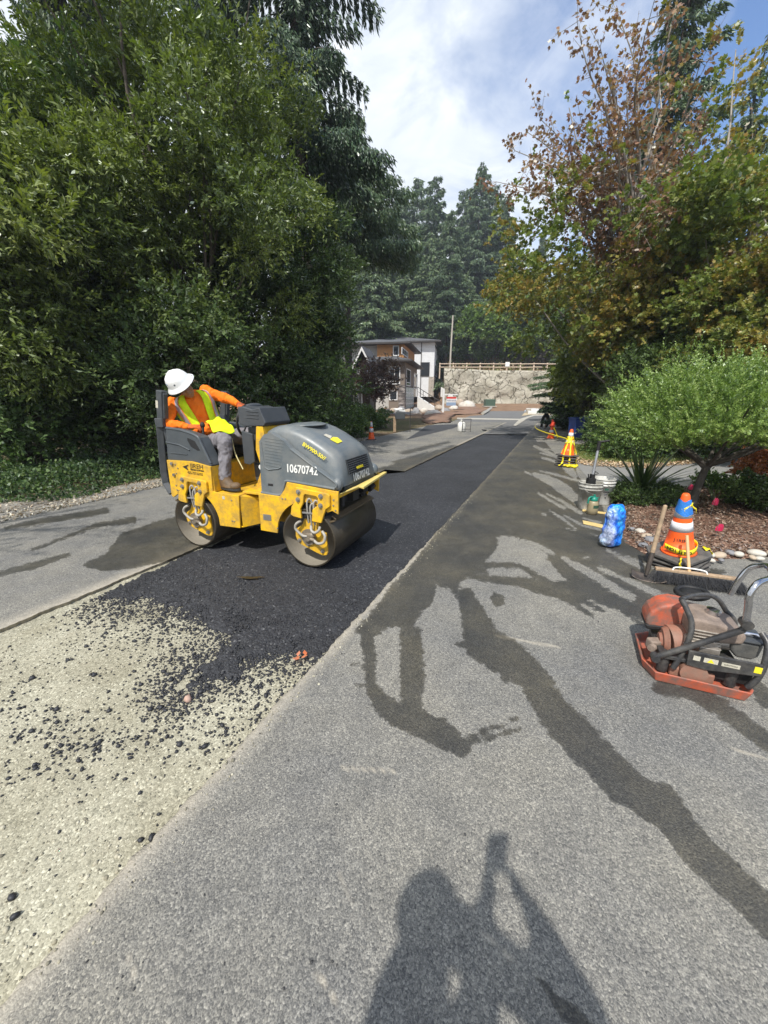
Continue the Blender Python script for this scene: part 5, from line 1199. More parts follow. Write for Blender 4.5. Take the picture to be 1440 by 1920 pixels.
bed=[(1158,975),(1150,940),(1175,925),(1235,921),(1330,910),(1440,899),(1600,885),(1640,1000),(1560,1045),(1440,1042),(1370,1046),(1310,1050),(1262,1052),(1218,1042),(1190,1028),(1172,1008)]
tess('mulch_bed',bed,.0,mulchmat(),.05,lambda X,Y,s:np.clip(s/.25,-.1,1)*.05+.006+np.where(s>0,(vnoise(X,Y,9,31)-.5)*.03,0))
def grassmat():
    m,nt,out=newmat('mown dry grass'); N=NT(nt); P=N.obj(True)
    c=N.ramp(N.noise(45,4,.7,P),[(.3,(.06,.09,.02)),(.6,(.17,.20,.06)),(.8,(.30,.27,.12))])
    N.l(N.bsdf(c,.9,0,N.bump(N.noise(90,3,.7,P),.8,.02),spec=.1),out.inputs[0]); return m
lawn=[(1088,866),(1076,848),(1074,835),(1130,833),(1300,838),(1440,832),(1560,828),(1560,839),(1440,849),(1330,861),(1220,871),(1130,865)]
tess('lawn',lawn,.0,grassmat(),.10,lambda X,Y,s:np.clip(s/.4,-.1,1)*.03+.004)
# leaf litter strip between lawn and drive, chips in the bed
def flakes(name,P,S,cols,seed=1,tilt=.5,label=None,kind='stuff',mat=None):
    r=np.random.default_rng(seed); n=len(P); a=r.uniform(0,6.28,n); d=np.stack([np.cos(a),np.sin(a),r.normal(0,tilt,n)],-1); s=np.stack([-np.sin(a),np.cos(a),r.normal(0,tilt,n)],-1)
    S=S[:,None]; V_=np.stack([P-d*S,P+s*S*.45,P+d*S,P-s*S*.45],1).reshape(-1,3)
    V_[:,2]=np.maximum(V_[:,2],P[:,2].min()-.01)
    o=mesh_np(name,V_,np.arange(n*4).reshape(-1,4),mat or leafmat(name+' colours',cols,trans=.1),face_attr={'rnd':r.random(n)}); return tag(o,label,kind=kind)
def inpoly(poly,n,seed):
    P=np.array([G(*p) for p in poly]); r=np.random.default_rng(seed); x=r.uniform(P[:,0].min(),P[:,0].max(),n*3); y=r.uniform(P[:,1].min(),P[:,1].max(),n*3); k=sd_poly(x,y,P)>0.02; return x[k][:n],y[k][:n]
x,y=inpoly(bed,26000,3); z=.03+rng.uniform(0,.035,len(x))
flakes('bark_chips',np.stack([x,y,z],-1),rng.uniform(.006,.02,len(x)),[(.03,.018,.012),(.10,.055,.035),(.20,.12,.08),(.42,.30,.22)],4,label='loose bark chips covering the planting bed')
x,y=inpoly([(1076,870),(1072,850),(1100,864),(1220,872),(1330,861),(1330,868),(1220,880),(1110,876)],2600,8)
flakes('leaf_litter',np.stack([x,y,.02+rng.uniform(0,.03,len(x))],-1),rng.uniform(.015,.04,len(x)),[(.25,.12,.06),(.45,.30,.16),(.62,.5,.34)],5,label='dry fallen leaves along the lawn edge')
x,y=inpoly(lawn,16000,9); n=len(x); r=np.random.default_rng(2); hgt=r.uniform(.02,.06,n); a=r.uniform(0,6.28,n)
P0=np.stack([x,y,np.full(n,.02)],-1); w_=np.stack([np.cos(a),np.sin(a),0*a],-1)*.008; tp=P0+np.stack([r.normal(0,.015,n),r.normal(0,.015,n),hgt],-1)
tag(mesh_np('grass',np.stack([P0-w_,P0+w_,tp],1).reshape(-1,3),np.arange(n*3).reshape(-1,3),leafmat('grass blades',[(.08,.12,.02),(.20,.24,.06),(.36,.32,.14)]),face_attr={'rnd':r.random(n)}),'short mown lawn grass beyond the driveway',kind='stuff')
# river stones edging the bed, each its own
sp_=[(1302,1044,.05,.8),(1326,1040,.062,.75),(1349,1042,.058,.6),(1369,1037,.045,.35),(1385,1040,.05,.7),(1418,1038,.065,.8),(1446,1038,.05,.5),(1332,1051,.035,.8),(1352,1051,.03,.4),(1424,1048,.035,.85),(1411,1046,.035,.5),(1185,993,.045,.45),(1200,997,.06,.8),(1212,1006,.055,.5),(1222,1015,.075,.3),(1206,1023,.05,.45),(1343,975,.04,.8),(1300,1004,.03,.5),(1470,1040,.05,.7)]
M_RS=[pm('pale river stone',(.50,.47,.41),.7,var=.2,scale=14),pm('tan river stone',(.42,.34,.25),.7,var=.2,scale=14),pm('grey river stone',(.20,.20,.21),.7,var=.2,scale=14)]
for i,(px,py,s,v_) in enumerate(sp_):
    x,y=G(px,py,.03); b=MB(); b.ell((0,0,0),(s*1.15,s*.8,s*.55),14,10); o=b.build('river_stone',M_RS[0 if v_>.65 else (1 if v_>.45 else 2)]); o.location=(x,y,.035); o.rotation_euler=(0,.1,i*1.7)
    tag(o,'rounded river stone among the stones edging the mulch bed','stone','river stones edging the mulch bed')

# ================================================================ far street, trench patch, verges
tag(sheet('side_street',[(760,812),(800,802),(858,800),(858,796),(852,788),(870,784),(880,780),(905,778),(925,762),(928,757.6),(984,757.6),(1000,770),(1010,778),(1056,779),(1120,784),(1120,800),(1080,812),(1040,815)],-.004,M_SIDE),kind='structure')
tag(sheet('new_driveway',[(700,834),(790,806),(800,797.5),(856,795.5),(862,798),(850,803),(760,825)][1:],.004,M_NEWD),kind='structure')
tag(sheet('gutter',[(857,783.2),(975,785.4),(974,788.0),(857,785.8)],.006,M_CONC),kind='structure')
tag(sheet('gutter_return',[(975,785.4),(1000,777.8),(1056,778.5),(1056,779.6),(1002,779.8),(990,784),(967,799),(962,798)],.009,M_CONC),kind='structure')
b=MB(); cp=[G(*p) for p in ((905,777.5),(912,773.5),(918,768.5),(924,764),(928,760))]; b.tube([(x,y,.10+.012*i*i*0) for i,(x,y) in enumerate(cp)],.16,4,smooth=False); tag(b.build('kerb',M_CONC),kind='structure')
def nrm2(a): l=math.hypot(*a); return (a[0]/l,a[1]/l)
# ================================================================ retaining wall
def wallmat():
    m,nt,out=newmat('sculpted rock face concrete'); N=NT(nt); P=N.obj(True)
    pw=N.n('VectorMath'); pw.operation='ADD'; N.l(P,pw.inputs[0]); ns=N.n('VectorMath'); ns.operation='SCALE'; N.l(N.noise(.6,3,.6,P,out='Color'),ns.inputs[0]); ns.inputs['Scale'].default_value=3.2; N.l(ns.outputs[0],pw.inputs[1])
    e=N.voro(.62,'Distance',pw.outputs[0],'DISTANCE_TO_EDGE'); e2=N.voro(1.7,'Distance',pw.outputs[0],'DISTANCE_TO_EDGE')
    cr=N.ramp(e,[(.0,.0),(.035,1.)]); cr2=N.ramp(e2,[(.0,.72),(.03,1.)])
    c=N.ramp(N.noise(.5,7,.65,P),[(.3,(.28,.26,.20)),(.5,(.44,.41,.33)),(.7,(.58,.54,.45))])
    c=N.mix(1.,c,N.mix(cr,(.55,.50,.42),(1,1,1)),'MULTIPLY'); c=N.mix(1.,c,cr2,'MULTIPLY')
    N.l(N.bsdf(c,.9,0,N.bump(N.math('ADD',cr,N.noise(1.5,6,.7,P)),1.,.35),spec=.1),out.inputs[0]); return m
WB=[(831,752,58.6),(930,756.5,58.4),(1060,758,57.2),(1160,760,54.)]
wp=[D(px,py,Y) for px,py,Y in WB]
n=90; m=14; vs=[];fs=[]
xs=np.linspace(0,len(wp)-1,n)
for i,t in enumerate(xs):
    k=min(int(t),len(wp)-2); q=t-k; a=Vector(wp[k]).lerp(Vector(wp[k+1]),q); a.z-=.4
    for j in range(m):
        z=4.95*j/(m-1); d=.5*mn.noise(Vector((a.x*.45,0,z*.5)))+.22*mn.noise(Vector((a.x*1.3,3,z*1.2)))
        vs.append((a.x,a.y+.12*z*.6-d*.9,a.z+z))
    vs.append((a.x,a.y+1.6,a.z+4.95))
m+=1
for i in range(n-1):
    for j in range(m-1): fs.append((i*m+j,(i+1)*m+j,(i+1)*m+j+1,i*m+j+1))
b=MB(); b.add(vs,fs,True); tag(b.build('retaining_wall',wallmat()),'tall retaining wall of sculpted rock face concrete below the wooded bank','wall')
# split rail fence on top
fe=empty('split_rail_fence',(0,0,0),label='pale two rail timber fence along the top of the retaining wall',cat='fence')
M_FEN=pm('pale fence timber',(.55,.44,.33),.8,var=.2,scale=12,dirt=.2)
ft=[D(px,704,59.3) for px in range(824,1075,25)]; zt=5.0
for k,p in enumerate(ft):
    b=MB(); b.bx(p[0]-.08,p[0]+.08,p[1]-.08,p[1]+.08,3.9,zt+1.05); b.build('post',M_FEN,fe)
    if k<len(ft)-1:
        q=ft[k+1]
        for zz_ in (.45,.90): b=MB(); b.tube([(p[0],p[1]-.1,zt+zz_+.03*math.sin(k*3)),(q[0],q[1]-.1,zt+zz_)],.07,6); b.build('rail',M_FEN,fe)
b=MB(); p=ft[5]; b.bx(p[0]-.3,p[0]+.3,p[1]-.2,p[1]-.12,zt+.55,zt+1.15); b.build('notice',M_WHT,fe)

# ================================================================ houses
PSI=R(11); d1=Vector((math.sin(PSI),math.cos(PSI),0)); d2=Vector((math.cos(PSI),-math.sin(PSI),0))
class House:
    """corner C; face A looks at the camera (runs along -d2), face B looks right (runs along d1)"""
    def __init__(s,corner,zx,zy,sc): s.C=Vector(corner); s.zx,s.zy,s.sc=zx,zy,sc
    def pl(s,px,py,n):
        px=s.zx+px/s.sc; py=s.zy+py/s.sc; r=Vector(ray(px,py)); o=Vector((0,0,CH)); t=(s.C-o).dot(n)/r.dot(n); return o+r*t-s.C
    def A(s,px,py,off=0.): p=s.pl(px,py,d1); return p.dot(d2),p.z
    def B(s,px,py,off=0.): p=s.pl(px,py,d2); return p.dot(d1),p.z
def siding(name,col,gap=.18,vert=False):
    m,nt,out=newmat(name); N=NT(nt); x=N.n('SeparateXYZ'); N.l(N.obj(),x.inputs[0])
    s_=x.outputs[0] if vert else x.outputs[2]
    f=N.math('FRACT',N.math('DIVIDE',s_,gap)); ln=N.ramp(f,[(0.,.0),(.10,1.)])
    c=N.mix(1.,N.ramp(N.noise(2,5),[(.3,[v*.9 for v in col]),(.7,[min(1,v*1.06) for v in col])]),N.mix(ln,(.55,.55,.56),(1,1,1)),'MULTIPLY')
    N.l(N.bsdf(c,.75,0,N.bump(f,.5,.03)),out.inputs[0]); return m
M_SW=siding('white lap siding',(.70,.71,.71),.22); M_SG=siding('light grey lap siding',(.50,.49,.46),.17); M_SB=pm('brown panel siding',(.19,.155,.125),.75,var=.08,scale=3); M_CED=siding('cedar siding',(.50,.25,.10),.14)
M_RF=pm('charcoal shingles',(.085,.088,.095),.85,var=.3,scale=8,bump=.4,bd=.02); M_FAS=pm('dark fascia',(.045,.04,.038),.6); M_TRIM=pm('white window trim',(.72,.72,.71),.5,bump=0); M_SH=siding('brown shingle siding',(.12,.095,.075),.16)
def glassm():
    m,nt,out=newmat('dark window glass'); N=NT(nt); N.l(N.bsdf((.03,.035,.04),.06,0,None,spec=.8),out.inputs[0]); return m
M_GL=glassm()
def stonem():
    m,nt,out=newmat('stacked ledge stone'); N=NT(nt); mp=N.n('Mapping'); mp.inputs['Scale'].default_value=(3,3,9); N.l(N.obj(),mp.inputs[0])
    s_=N.n('SeparateColor'); N.l(N.voro(1.,'Color',mp.outputs[0]),s_.inputs[0]); c=N.ramp(s_.outputs[0],[(0,(.05,.045,.045)),(.5,(.15,.13,.12)),(1,(.32,.29,.27))])
    N.l(N.bsdf(c,.85,0,N.bump(s_.outputs[1],.7,.05)),out.inputs[0]); return m
M_STN=stonem()
def hmesh(root,fn):
    b=MB(); fn(b); return b
def winA(root,H,r,off=.03,mull=1,trim=M_TRIM,tr=None,face='A',hb=0):
    """window from its photographed corners (x0,y0,x1,y1) on face A or B"""
    f=H.A if face=='A' else H.B
    a0,z1=f(r[0],r[1]); a1,z0=f(r[2],r[3]); 
    if face=='B': a0,_=f(r[0],(r[1]+r[3])/2); a1,_=f(r[2],(r[1]+r[3])/2)
    if a0>a1: a0,a1=a1,a0
    def bxx(b,u0,u1,z0_,z1_,o0,o1):
        if face=='A': Mx=frameM((0,0,0),d2,-d1); c=((u0+u1)/2,(o0+o1)/2,(z0_+z1_)/2); b.box(c,(abs(u1-u0),abs(o1-o0),abs(z1_-z0_)),M=MA)
        else: c=((u0+u1)/2,(o0+o1)/2,(z0_+z1_)/2); b.box(c,(abs(u1-u0),abs(o1-o0),abs(z1_-z0_)),M=MBm)
    t=.09 if tr is None else tr
    b=MB(); bxx(b,a0,a1,z0,z0+t,off,off+.06); bxx(b,a0,a1,z1-t,z1,off,off+.06); bxx(b,a0,a0+t,z0+t,z1-t,off,off+.06); bxx(b,a1-t,a1,z0+t,z1-t,off,off+.06)
    for k in range(1,mull): u=a0+(a1-a0)*k/mull; bxx(b,u-t*.35,u+t*.35,z0+t,z1-t,off,off+.05)
    if hb: u=z0+(z1-z0)*hb; bxx(b,a0+t,a1-t,u-t*.4,u+t*.4,off,off+.045)
    w_=b.build('window',trim,root); b=MB(); bxx(b,a0+t,a1-t,z0+t,z1-t,off,off+.02); b.build('pane',M_GL,w_); return w_
# local axes inside a house root: x along d2, y outward; the root carries the turn, so MA / MBm are plain
MA=Matrix(((1,0,0,0),(0,-1,0,0),(0,0,1,0),(0,0,0,1)))           # (u, out, z) -> face A: x=u, y=-out
MBm=Matrix(((0,1,0,0),(1,0,0,0),(0,0,1,0),(0,0,0,1)))           # face B: x=out, y=u
def hroot(name,Cn,label):
    return empty(name,Cn,-PSI,label,'house')
def block(root,x0,x1,y0,y1,z0,z1,mat,name='wall'):
    b=MB(); b.bx(x0,x1,y0,y1,z0,z1); return b.build(name,mat,root)
def roof(root,x0,x1,y0,y1,z,rise,ov=.55,name='roof'):
    b=MB(); X0,X1,Y0,Y1=x0-ov,x1+ov,y0-ov,y1+ov; m_=min(X1-X0,Y1-Y0)/2
    if X1-X0>Y1-Y0: r0,r1=(X0+m_,(Y0+Y1)/2),(X1-m_,(Y0+Y1)/2)
    else: r0,r1=((X0+X1)/2,Y0+m_),((X0+X1)/2,Y1-m_)
    vs=[(X0,Y0,z),(X1,Y0,z),(X1,Y1,z),(X0,Y1,z),(r0[0],r0[1],z+rise),(r1[0],r1[1],z+rise)]
    if X1-X0>Y1-Y0: fs=[(0,1,5,4),(1,2,5),(2,3,4,5),(3,0,4),(3,2,1,0)]
    else: fs=[(0,1,4),(1,2,5,4),(2,3,5),(3,0,4,5),(3,2,1,0)]
    b.add(vs,fs); o=b.build(name,M_RF,root)
    b=MB(); b.bx(X0,X1,Y0,Y1,z-.18,z-.002); b.build('fascia',M_FAS,o); return o
# --- brown three storey house
Z4=(640,600,6.545)
gx,gy=G(758,769.6); HB=House((gx,gy,0),*Z4); rb=hroot('brown_house',(gx,gy,0),'three storey brown and grey house with cedar panel and dark ledge stone corner')
zS=HB.A(775,498)[1]; xl=HB.A(380,600)[0]; x585=HB.A(583,600)[0]; yb=HB.B(925,800)[0]
zr1=HB.A(700,500)[1]; zst=HB.A(740,797)[1]; xs_=HB.A(703,900)[0]
block(rb,x585,0,0,yb,zst,zr1,M_SB); block(rb,x585,0,0,yb,0,zst,M_SB); block(rb,xl-2.,x585,.35,yb,0,zr1,M_SG)
block(rb,xs_,.04,-.08,.9,0,zst,M_STN,'stone_pier')
b=MB(); b.bx(-.02,.05,.9,yb,2.45,zst+.0); b.build('stone_band',M_STN,rb)
roof(rb,xl-2.,0,0,yb,zr1+.05,.9,.8)
# upper storey: cedar box with a taller block behind
ax0,_=HB.A(410,400); ax1,_=HB.A(722,400); zc0=HB.A(560,470)[1]; zc1=HB.A(560,280)[1]
sh_=1.2
block(rb,ax0,ax1+.2,sh_,yb-.5,zr1+.3,zc1+.1,M_CED,'cedar_wall'); block(rb,ax0-4,ax0,sh_+.5,yb-.5,zr1,zc1+.1,M_SG)
roof(rb,ax0-4,ax1+.2,sh_,yb-.5,zc1+.15,.8,.75)
def shiftH(H,dx,dy): 
    h=House(H.C+d2*dx+d1*dy,H.zx,H.zy,H.sc); return h
def win_on(root,H,dx,dy,r,face='A',**k):
    e=shiftH(H,dx if face=='B' else 0,dy if face=='A' else 0); w_=winA(root,e,r,face=face,**k)
    w_.location=(dx if face=='B' else 0,dy if face=='A' else 0,0); return w_
win_on(rb,HB,0,0,(585,570,722,790),mull=2,hb=.18); win_on(rb,HB,0,0,(590,865,690,985),mull=1)
win_on(rb,HB,0,0,(792,590,842,815),face='B',mull=1,hb=.2); win_on(rb,HB,0,0,(885,645,925,850),face='B',mull=1,hb=.2)
win_on(rb,HB,0,sh_,(635,315,708,442),mull=1)
win_on(rb,HB,ax1+.2,0,(735,330,812,470),face='B',mull=3)
g0=HB.B(780,1000)[0]; g1=HB.B(885,1000)[0]
b=MB(); b.bx(.005,.03,max(g0,1.0),g1,.05,2.4); gd=b.build('garage_door',pm('pale glass garage door',(.42,.50,.48),.25),rb)
b=MB()
for i in range(1,4): b.bx(.03,.045,max(g0,1.0),g1,.05+i*.587-.03,.05+i*.587+.03)
for i in range(1,3): y=max(g0,1.)+(g1-max(g0,1.))*i/3; b.bx(.046,.055,y-.03,y+.03,.05,2.4)
b.build('door_rails',M_TRIM,gd)
block(rb,.002,.02,g1+.05,yb,.05,2.4,M_GL,'entry')
# --- white house
gx,gy,gz=D(812,744,60.); HW=House((gx,gy,gz),*Z4); rw=hroot('white_house',(gx,gy,gz),'tall white house with dark roof above its own retaining wedge')
zW=HW.A(1140,262)[1]; xw0=HW.A(820,400)[0]; yw=HW.B(1230,700)[0]; zB=HW.A(1100,697)[1]; xs2=HW.A(1070,800)[0]; zg=HW.B(1140,430)[1]
block(rw,xw0-9,0,0,yw,0,zW,M_SW); roof(rw,xw0-9,0,0,yw,zW+.05,1.6,.9)
block(rw,xs2,.06,-.08,1.0,0,zB,M_STN if 0 else pm('pale ledge stone',(.36,.32,.27),.85,var=.5,scale=6,bump=.6,bd=.05),'stone_pier')
b=MB(); b.bx(-.05,.07,1.0,yw,2.9,zB); b.build('grey_band',M_SG,rw)
b=MB(); b.bx(.0,.10,-.0,yw+.02,zB,zB+.15); b.build('trim_band',M_FAS,rw)
xd=HW.A(978,600)[0]; b=MB(); b.bx(xd-.05,xd+.05,-.10,-.002,0,zW); b.build('downpipe',M_FAS,rw)
win_on(rw,HW,0,0,(972,520,1080,692),trim=M_FAS,mull=1)
for r_ in ((1143,535,1167,705),(1176,560,1194,722),(1200,575,1220,740)): win_on(rw,HW,0,0,r_,face='B',trim=M_TRIM,mull=1)
win_on(rw,HW,0,0,(1147,300,1232,480),face='B',trim=M_FAS,mull=4)
ga=HW.B(1130,850)[0]; gb_=HW.B(1205,870)[0]
b=MB(); b.bx(.005,.04,ga,gb_,.0,2.5); b.build('garage_door',M_FAS,rw)
# --- gabled brown house half hidden on the left
gx,gy,gz=D(700,762,33.); gz=0; HL=House((gx,gy,gz),*Z4); rl_=hroot('gabled_house',(gx,gy,gz),'brown shingled house with white gable trim half hidden by trees')
zE=HL.A(420,655)[1]
block(rl_,-9,-0.3,0,2.4,0,zE,M_SH); 
gpk=HL.A(270,370); gel=(-5.2,zE-.1)
b=MB(); pk=(gpk[0],gpk[1]); P=[(-.3,zE),(pk[0],pk[1]),(2*pk[0]+.3,zE)]
b.prism(P,0,2.4,'y'); b.build('gable_wall',M_SH,rl_)
b=MB(); 
for s_,e_ in (((.35,zE-.35),pk),((2*pk[0]-.35,zE-.35),pk)): b.prism([s_,e_,(e_[0],e_[1]+.28),(s_[0],s_[1]+.28)],-.5,2.9,'y')
b.build('roof',M_RF,rl_)
b=MB()
for s_,e_ in (((.38,zE-.42),(pk[0],pk[1]-.06)),((2*pk[0]-.38,zE-.42),(pk[0],pk[1]-.06))): b.prism([s_,e_,(e_[0],e_[1]+.26),(s_[0],s_[1]+.26)],-.56,-.503,'y')
b.build('barge_board',M_TRIM,rl_)
win_on(rl_,HL,0,0,(290,640,355,745),mull=2); win_on(rl_,HL,0,0,(150,905,228,1110),mull=2); win_on(rl_,HL,0,0,(190,580,235,665),mull=1)
b=MB(); zz0=HL.A(200,850)[1]; b.bx(-9,-.25,-.9,-.02,zz0-.1,zz0+.12); b.build('porch_roof',M_TRIM,rl_)
b=MB(); b.bx(HL.A(280,900)[0]-.07,HL.A(280,900)[0]+.07,-.9,-.76,0,zz0-.1); b.build('porch_post',M_TRIM,rl_)
# --- stair walls in front of the houses, with hand rails
def wedge(p0,p1,Y0,Y1,top0,name,label):
    a=D(*p0,Y0); c=D(*p1,Y1); t=D(*top0,Y0); b=MB(); 
    q=Vector((c[0]-a[0],c[1]-a[1],0)).normalized(); nrm_=Vector((q.y,-q.x,0))
    V0=[Vector(a),Vector(c),Vector((c[0],c[1],c[2]+.15)),Vector((a[0],a[1],t[2]))]
    vs=V0+[v-nrm_*.3 for v in V0]; b.add(vs,[(0,1,2,3),(7,6,5,4),(0,4,5,1),(1,5,6,2),(2,6,7,3),(3,7,4,0)])
    e=empty(name,(0,0,0),label=label,cat='wall'); b.build('wing_wall',pm('white stucco',(.66,.66,.64),.85,var=.1,scale=3,dirt=.3,dcol=(.45,.44,.42),dscale=2),e)
    r0=V0[3]+Vector((0,0,.95)); r1=V0[2]+Vector((0,0,.95))
    b=MB(); b.tube([r0,r1],.035,6); b.tube([r0-Vector((0,0,.45)),r1-Vector((0,0,.45))],.02,6); b.build('hand_rail',M_FAS,e)
    for k in range(5): p=V0[3].lerp(V0[2],k/4); b=MB(); b.tube([p,p+Vector((0,0,.95))],.03,6); b.build('baluster',M_FAS,e)
wedge((782,770),(826,774),43.5,42.0,(782,743),'stair_wall','white sloping stair wall beside the brown house garage')
wedge((826,744),(858,752),59.5,57.6,(826,726),'stair_wall','white sloping stair wall beside the white house garage')

# ================================================================ planting bank, boulders, street things
x0,y0=G(600,795); 
def bankh(X,Y,s): return np.clip(s/1.5,-.05,1)**.8*.25+np.clip(s/8,0,1)*.25+(vnoise(X+50,Y,1.2,12)-.5)*.12*np.clip(s,0,1)
M_BNK=pm('brown bark bank',(.20,.115,.075),.95,var=.4,scale=2.5,bump=.6,bd=.05,dirt=.3,dcol=(.30,.22,.16),dscale=.8)
tess('planting_bank',[(790,795),(786,780),(788,774),(826,776.5),(850,771),(900,769),(921,765),(914,771),(903,776),(858,778.5),(848,785),(853,793),(800,796)],-.03,M_BNK,.3,bankh)
tess('upper_bank',[(836,757),(860,755),(925,757),(927,760),(921,764),(902,767),(880,769),(850,769)],.10,M_BNK,.6,lambda X,Y,s:np.clip(s/3,-.05,1)*.25)
M_BLD=[pm('grey granite boulder',(.24,.235,.235),.85,var=.35,scale=3,bump=.5,bd=.05),pm('tan boulder',(.38,.31,.24),.85,var=.3,scale=3,bump=.5,bd=.05),pm('pale boulder',(.55,.51,.45),.85,var=.2,scale=3,bump=.5,bd=.05),pm('rusty boulder',(.34,.18,.11),.85,var=.3,scale=3,bump=.5,bd=.05)]
def boulder(px,py,sz,mi,seed,Y=None,label=None,group='boulders on the bank below the houses',zup=.0):
    if Y is None: X,Yy=G(px,py); z=0
    else: X,Yy,z=D(px,py,Y)
    b=MB(); rr_=np.random.default_rng(seed); b.ell((0,0,0),(1,1,1),12,9)
    b.v=[tuple(Vector(v)*(1+.28*mn.noise(Vector(v)*1.3+Vector((seed,0,0)))+.1*mn.noise(Vector(v)*3+Vector((seed,0,0))))) for v in b.v]
    o=b.build('boulder',M_BLD[mi]); o.location=(X,Yy,z+sz*.45+zup); o.scale=(sz*rr_.uniform(.9,1.25),sz*.85,sz*rr_.uniform(.55,.8)); o.rotation_euler=(0,0,rr_.uniform(0,6))
    names=['grey','tan','pale','rust coloured']
    return tag(o,label or '%s boulder in the rock row below the brown house'%names[mi],'boulder',group if not label else None)
bl=[(735,785,.55,0),(727,779,.55,1),(748,778,.6,0),(762,783,.55,0),(757,791,.45,1),(772,790,.55,0),(776,781,.6,0),(787,784,.45,1),(742,790,.45,1),(766,775,.5,1),(790,790,.5,1),(718,785,.5,0),(752,772,.5,0),(780,773,.45,0),(739,772,.45,1),(724,772,.4,3)]
for k,(px,py,s,mi) in enumerate(bl): boulder(px,py+2,s,mi,k,Y=39.5-(py-772)*.42,group=('grey','tan','pale','rusty')[mi]+' boulders in the rock row below the brown house')
boulder(813,790,.75,2,31,Y=31,label='large pale boulder alone on the bark bank near the street',zup=.1)
boulder(795,777,.45,2,32,Y=38,label='small pale boulder between the rock row and the sign post',zup=.1)
boulder(875,768,1.0,2,33,Y=50,label='broad pale boulder on the upper bank below the wall',zup=-.1)
boulder(862,760,.7,1,34,Y=53,label='tan boulder highest on the upper bank',zup=-.1)
boulder(824,772,.55,1,35,Y=42,label='tan boulder just right of the sign post',zup=.1)
boulder(850,772,.55,2,36,Y=44,label='pale boulder midway along the lower bank edge',zup=.1)
boulder(835,776,.5,0,37,Y=41,label='low grey boulder right of the small bank sign',zup=.0)
# sign post with board
x,y,z=D(830,781,33.); st=empty('sign_post',(x,y,0),label='white real estate post with hanging red, white and blue board',cat='sign')
b=MB(); b.bx(-.07,.07,-.07,.07,0,2.05); b.bx(.07,1.15,-.04,.04,1.55,1.64); b.build('post',M_TRIM,st)
b=MB(); b.bx(.25,1.05,-.03,.0,.72,1.42); bo=b.build('board',M_TRIM,st)
b=MB(); b.bx(.25,1.05,-.036,-.031,1.27,1.42); b.build('red_strip',pm('red sign paint',(.6,.05,.04),.5),bo)
b=MB(); b.bx(.25,1.05,-.036,-.031,.72,.98); b.build('blue_strip',pm('blue grey sign paint',(.25,.34,.48),.5),bo)
text('FOR SALE',.17,pm('navy print',(.04,.06,.2),.5),bo,frameM((.65,-.04,1.12),(1,0,0),(0,0,1)),depth=.002)
# mailbox
x,y=G(746,810); mb=empty('mailbox',(x,y,0),label='dark mailbox with white papers on top, on a tan post',cat='mailbox')
b=MB(); b.bx(-.20,-.08,-.06,.06,0,.62); b.build('post',M_WOOD,mb,bevel=.01)
b=MB(); b.prism([(-.12,.55),(.28,.55),(.30,.75),(.20,.86),(-.04,.86),(-.14,.75)],-.25,.25); b.build('box',M_DGR,mb,bevel=.02)
b=MB(); b.box((.08,0,.90),(.42,.36,.05),(.05,.1,.1)); b.box((.0,-.05,.95),(.3,.3,.05),(.1,-.1,.4)); b.box((.15,.02,.97),(.22,.2,.04),(.0,.2,.9)); b.build('paper_bundle',M_TRIM,mb,bevel=.01)
b=MB(); b.tube([(.52,0,0),(.52,0,1.0)],.02,6); b.build('stake',M_FAS,mb)
# pump sprayer / canister standing on the far road
x,y=G(865,809); e=empty('canister',(x,y,0),label='white steel canister standing on the far road beside a wire stand',cat='canister')
b=MB(); b.lathe([(.15,0),(.17,.03),(.17,.32),(.12,.40),(.06,.43),(.06,.50)],20); b.build('tank',M_WHT,e); b=MB(); b.torus((0,0,.47),.09,.015); b.build('collar',M_STL,e)
x,y=G(874,810); e=empty('wire_stand',(x,y,0),label='thin dark wire stand beside the white canister',cat='stand')
b=MB()
for s in (-.18,.18): b.tube([(s,0,0),(s,0,.55)],.012,6); 
b.tube([(-.18,0,.55),(.18,0,.55)],.012,6); b.tube([(-.18,0,.12),(.18,0,.12)],.012,6); b.build('frame',M_FAS,e)
x,y=G(908,808); o=stones('tar_lump',np.array([[x,y,.03]]),np.array([.13]),M_CH,seed=9,flat=.3); tag(o,'black scrap lying on the far road left of the new strip','scrap')
# dark hunched shape on the far right of the road: black hose reel on a pale stand
x,y=G(1021,803); e=empty('hose_reel',(x,y,0),label='black coiled hose hung on a pale stake at the far kerb',cat='hose')
b=MB(); b.tube(catmull([(-.16,0,.05),(-.14,0,.45),(-.02,0,.66),(.12,0,.55),(.14,0,.25),(.06,0,.05)],6),.055,10); b.tube(catmull([(-.13,.03,.40),(-.02,.04,.58),(.10,.03,.48)],6),.06,10); b.build('coil',M_BLK,e)
b=MB(); b.tube([(.0,-.06,0),(.01,-.06,.50)],.025,8); b.build('stake',M_WOOD,e)
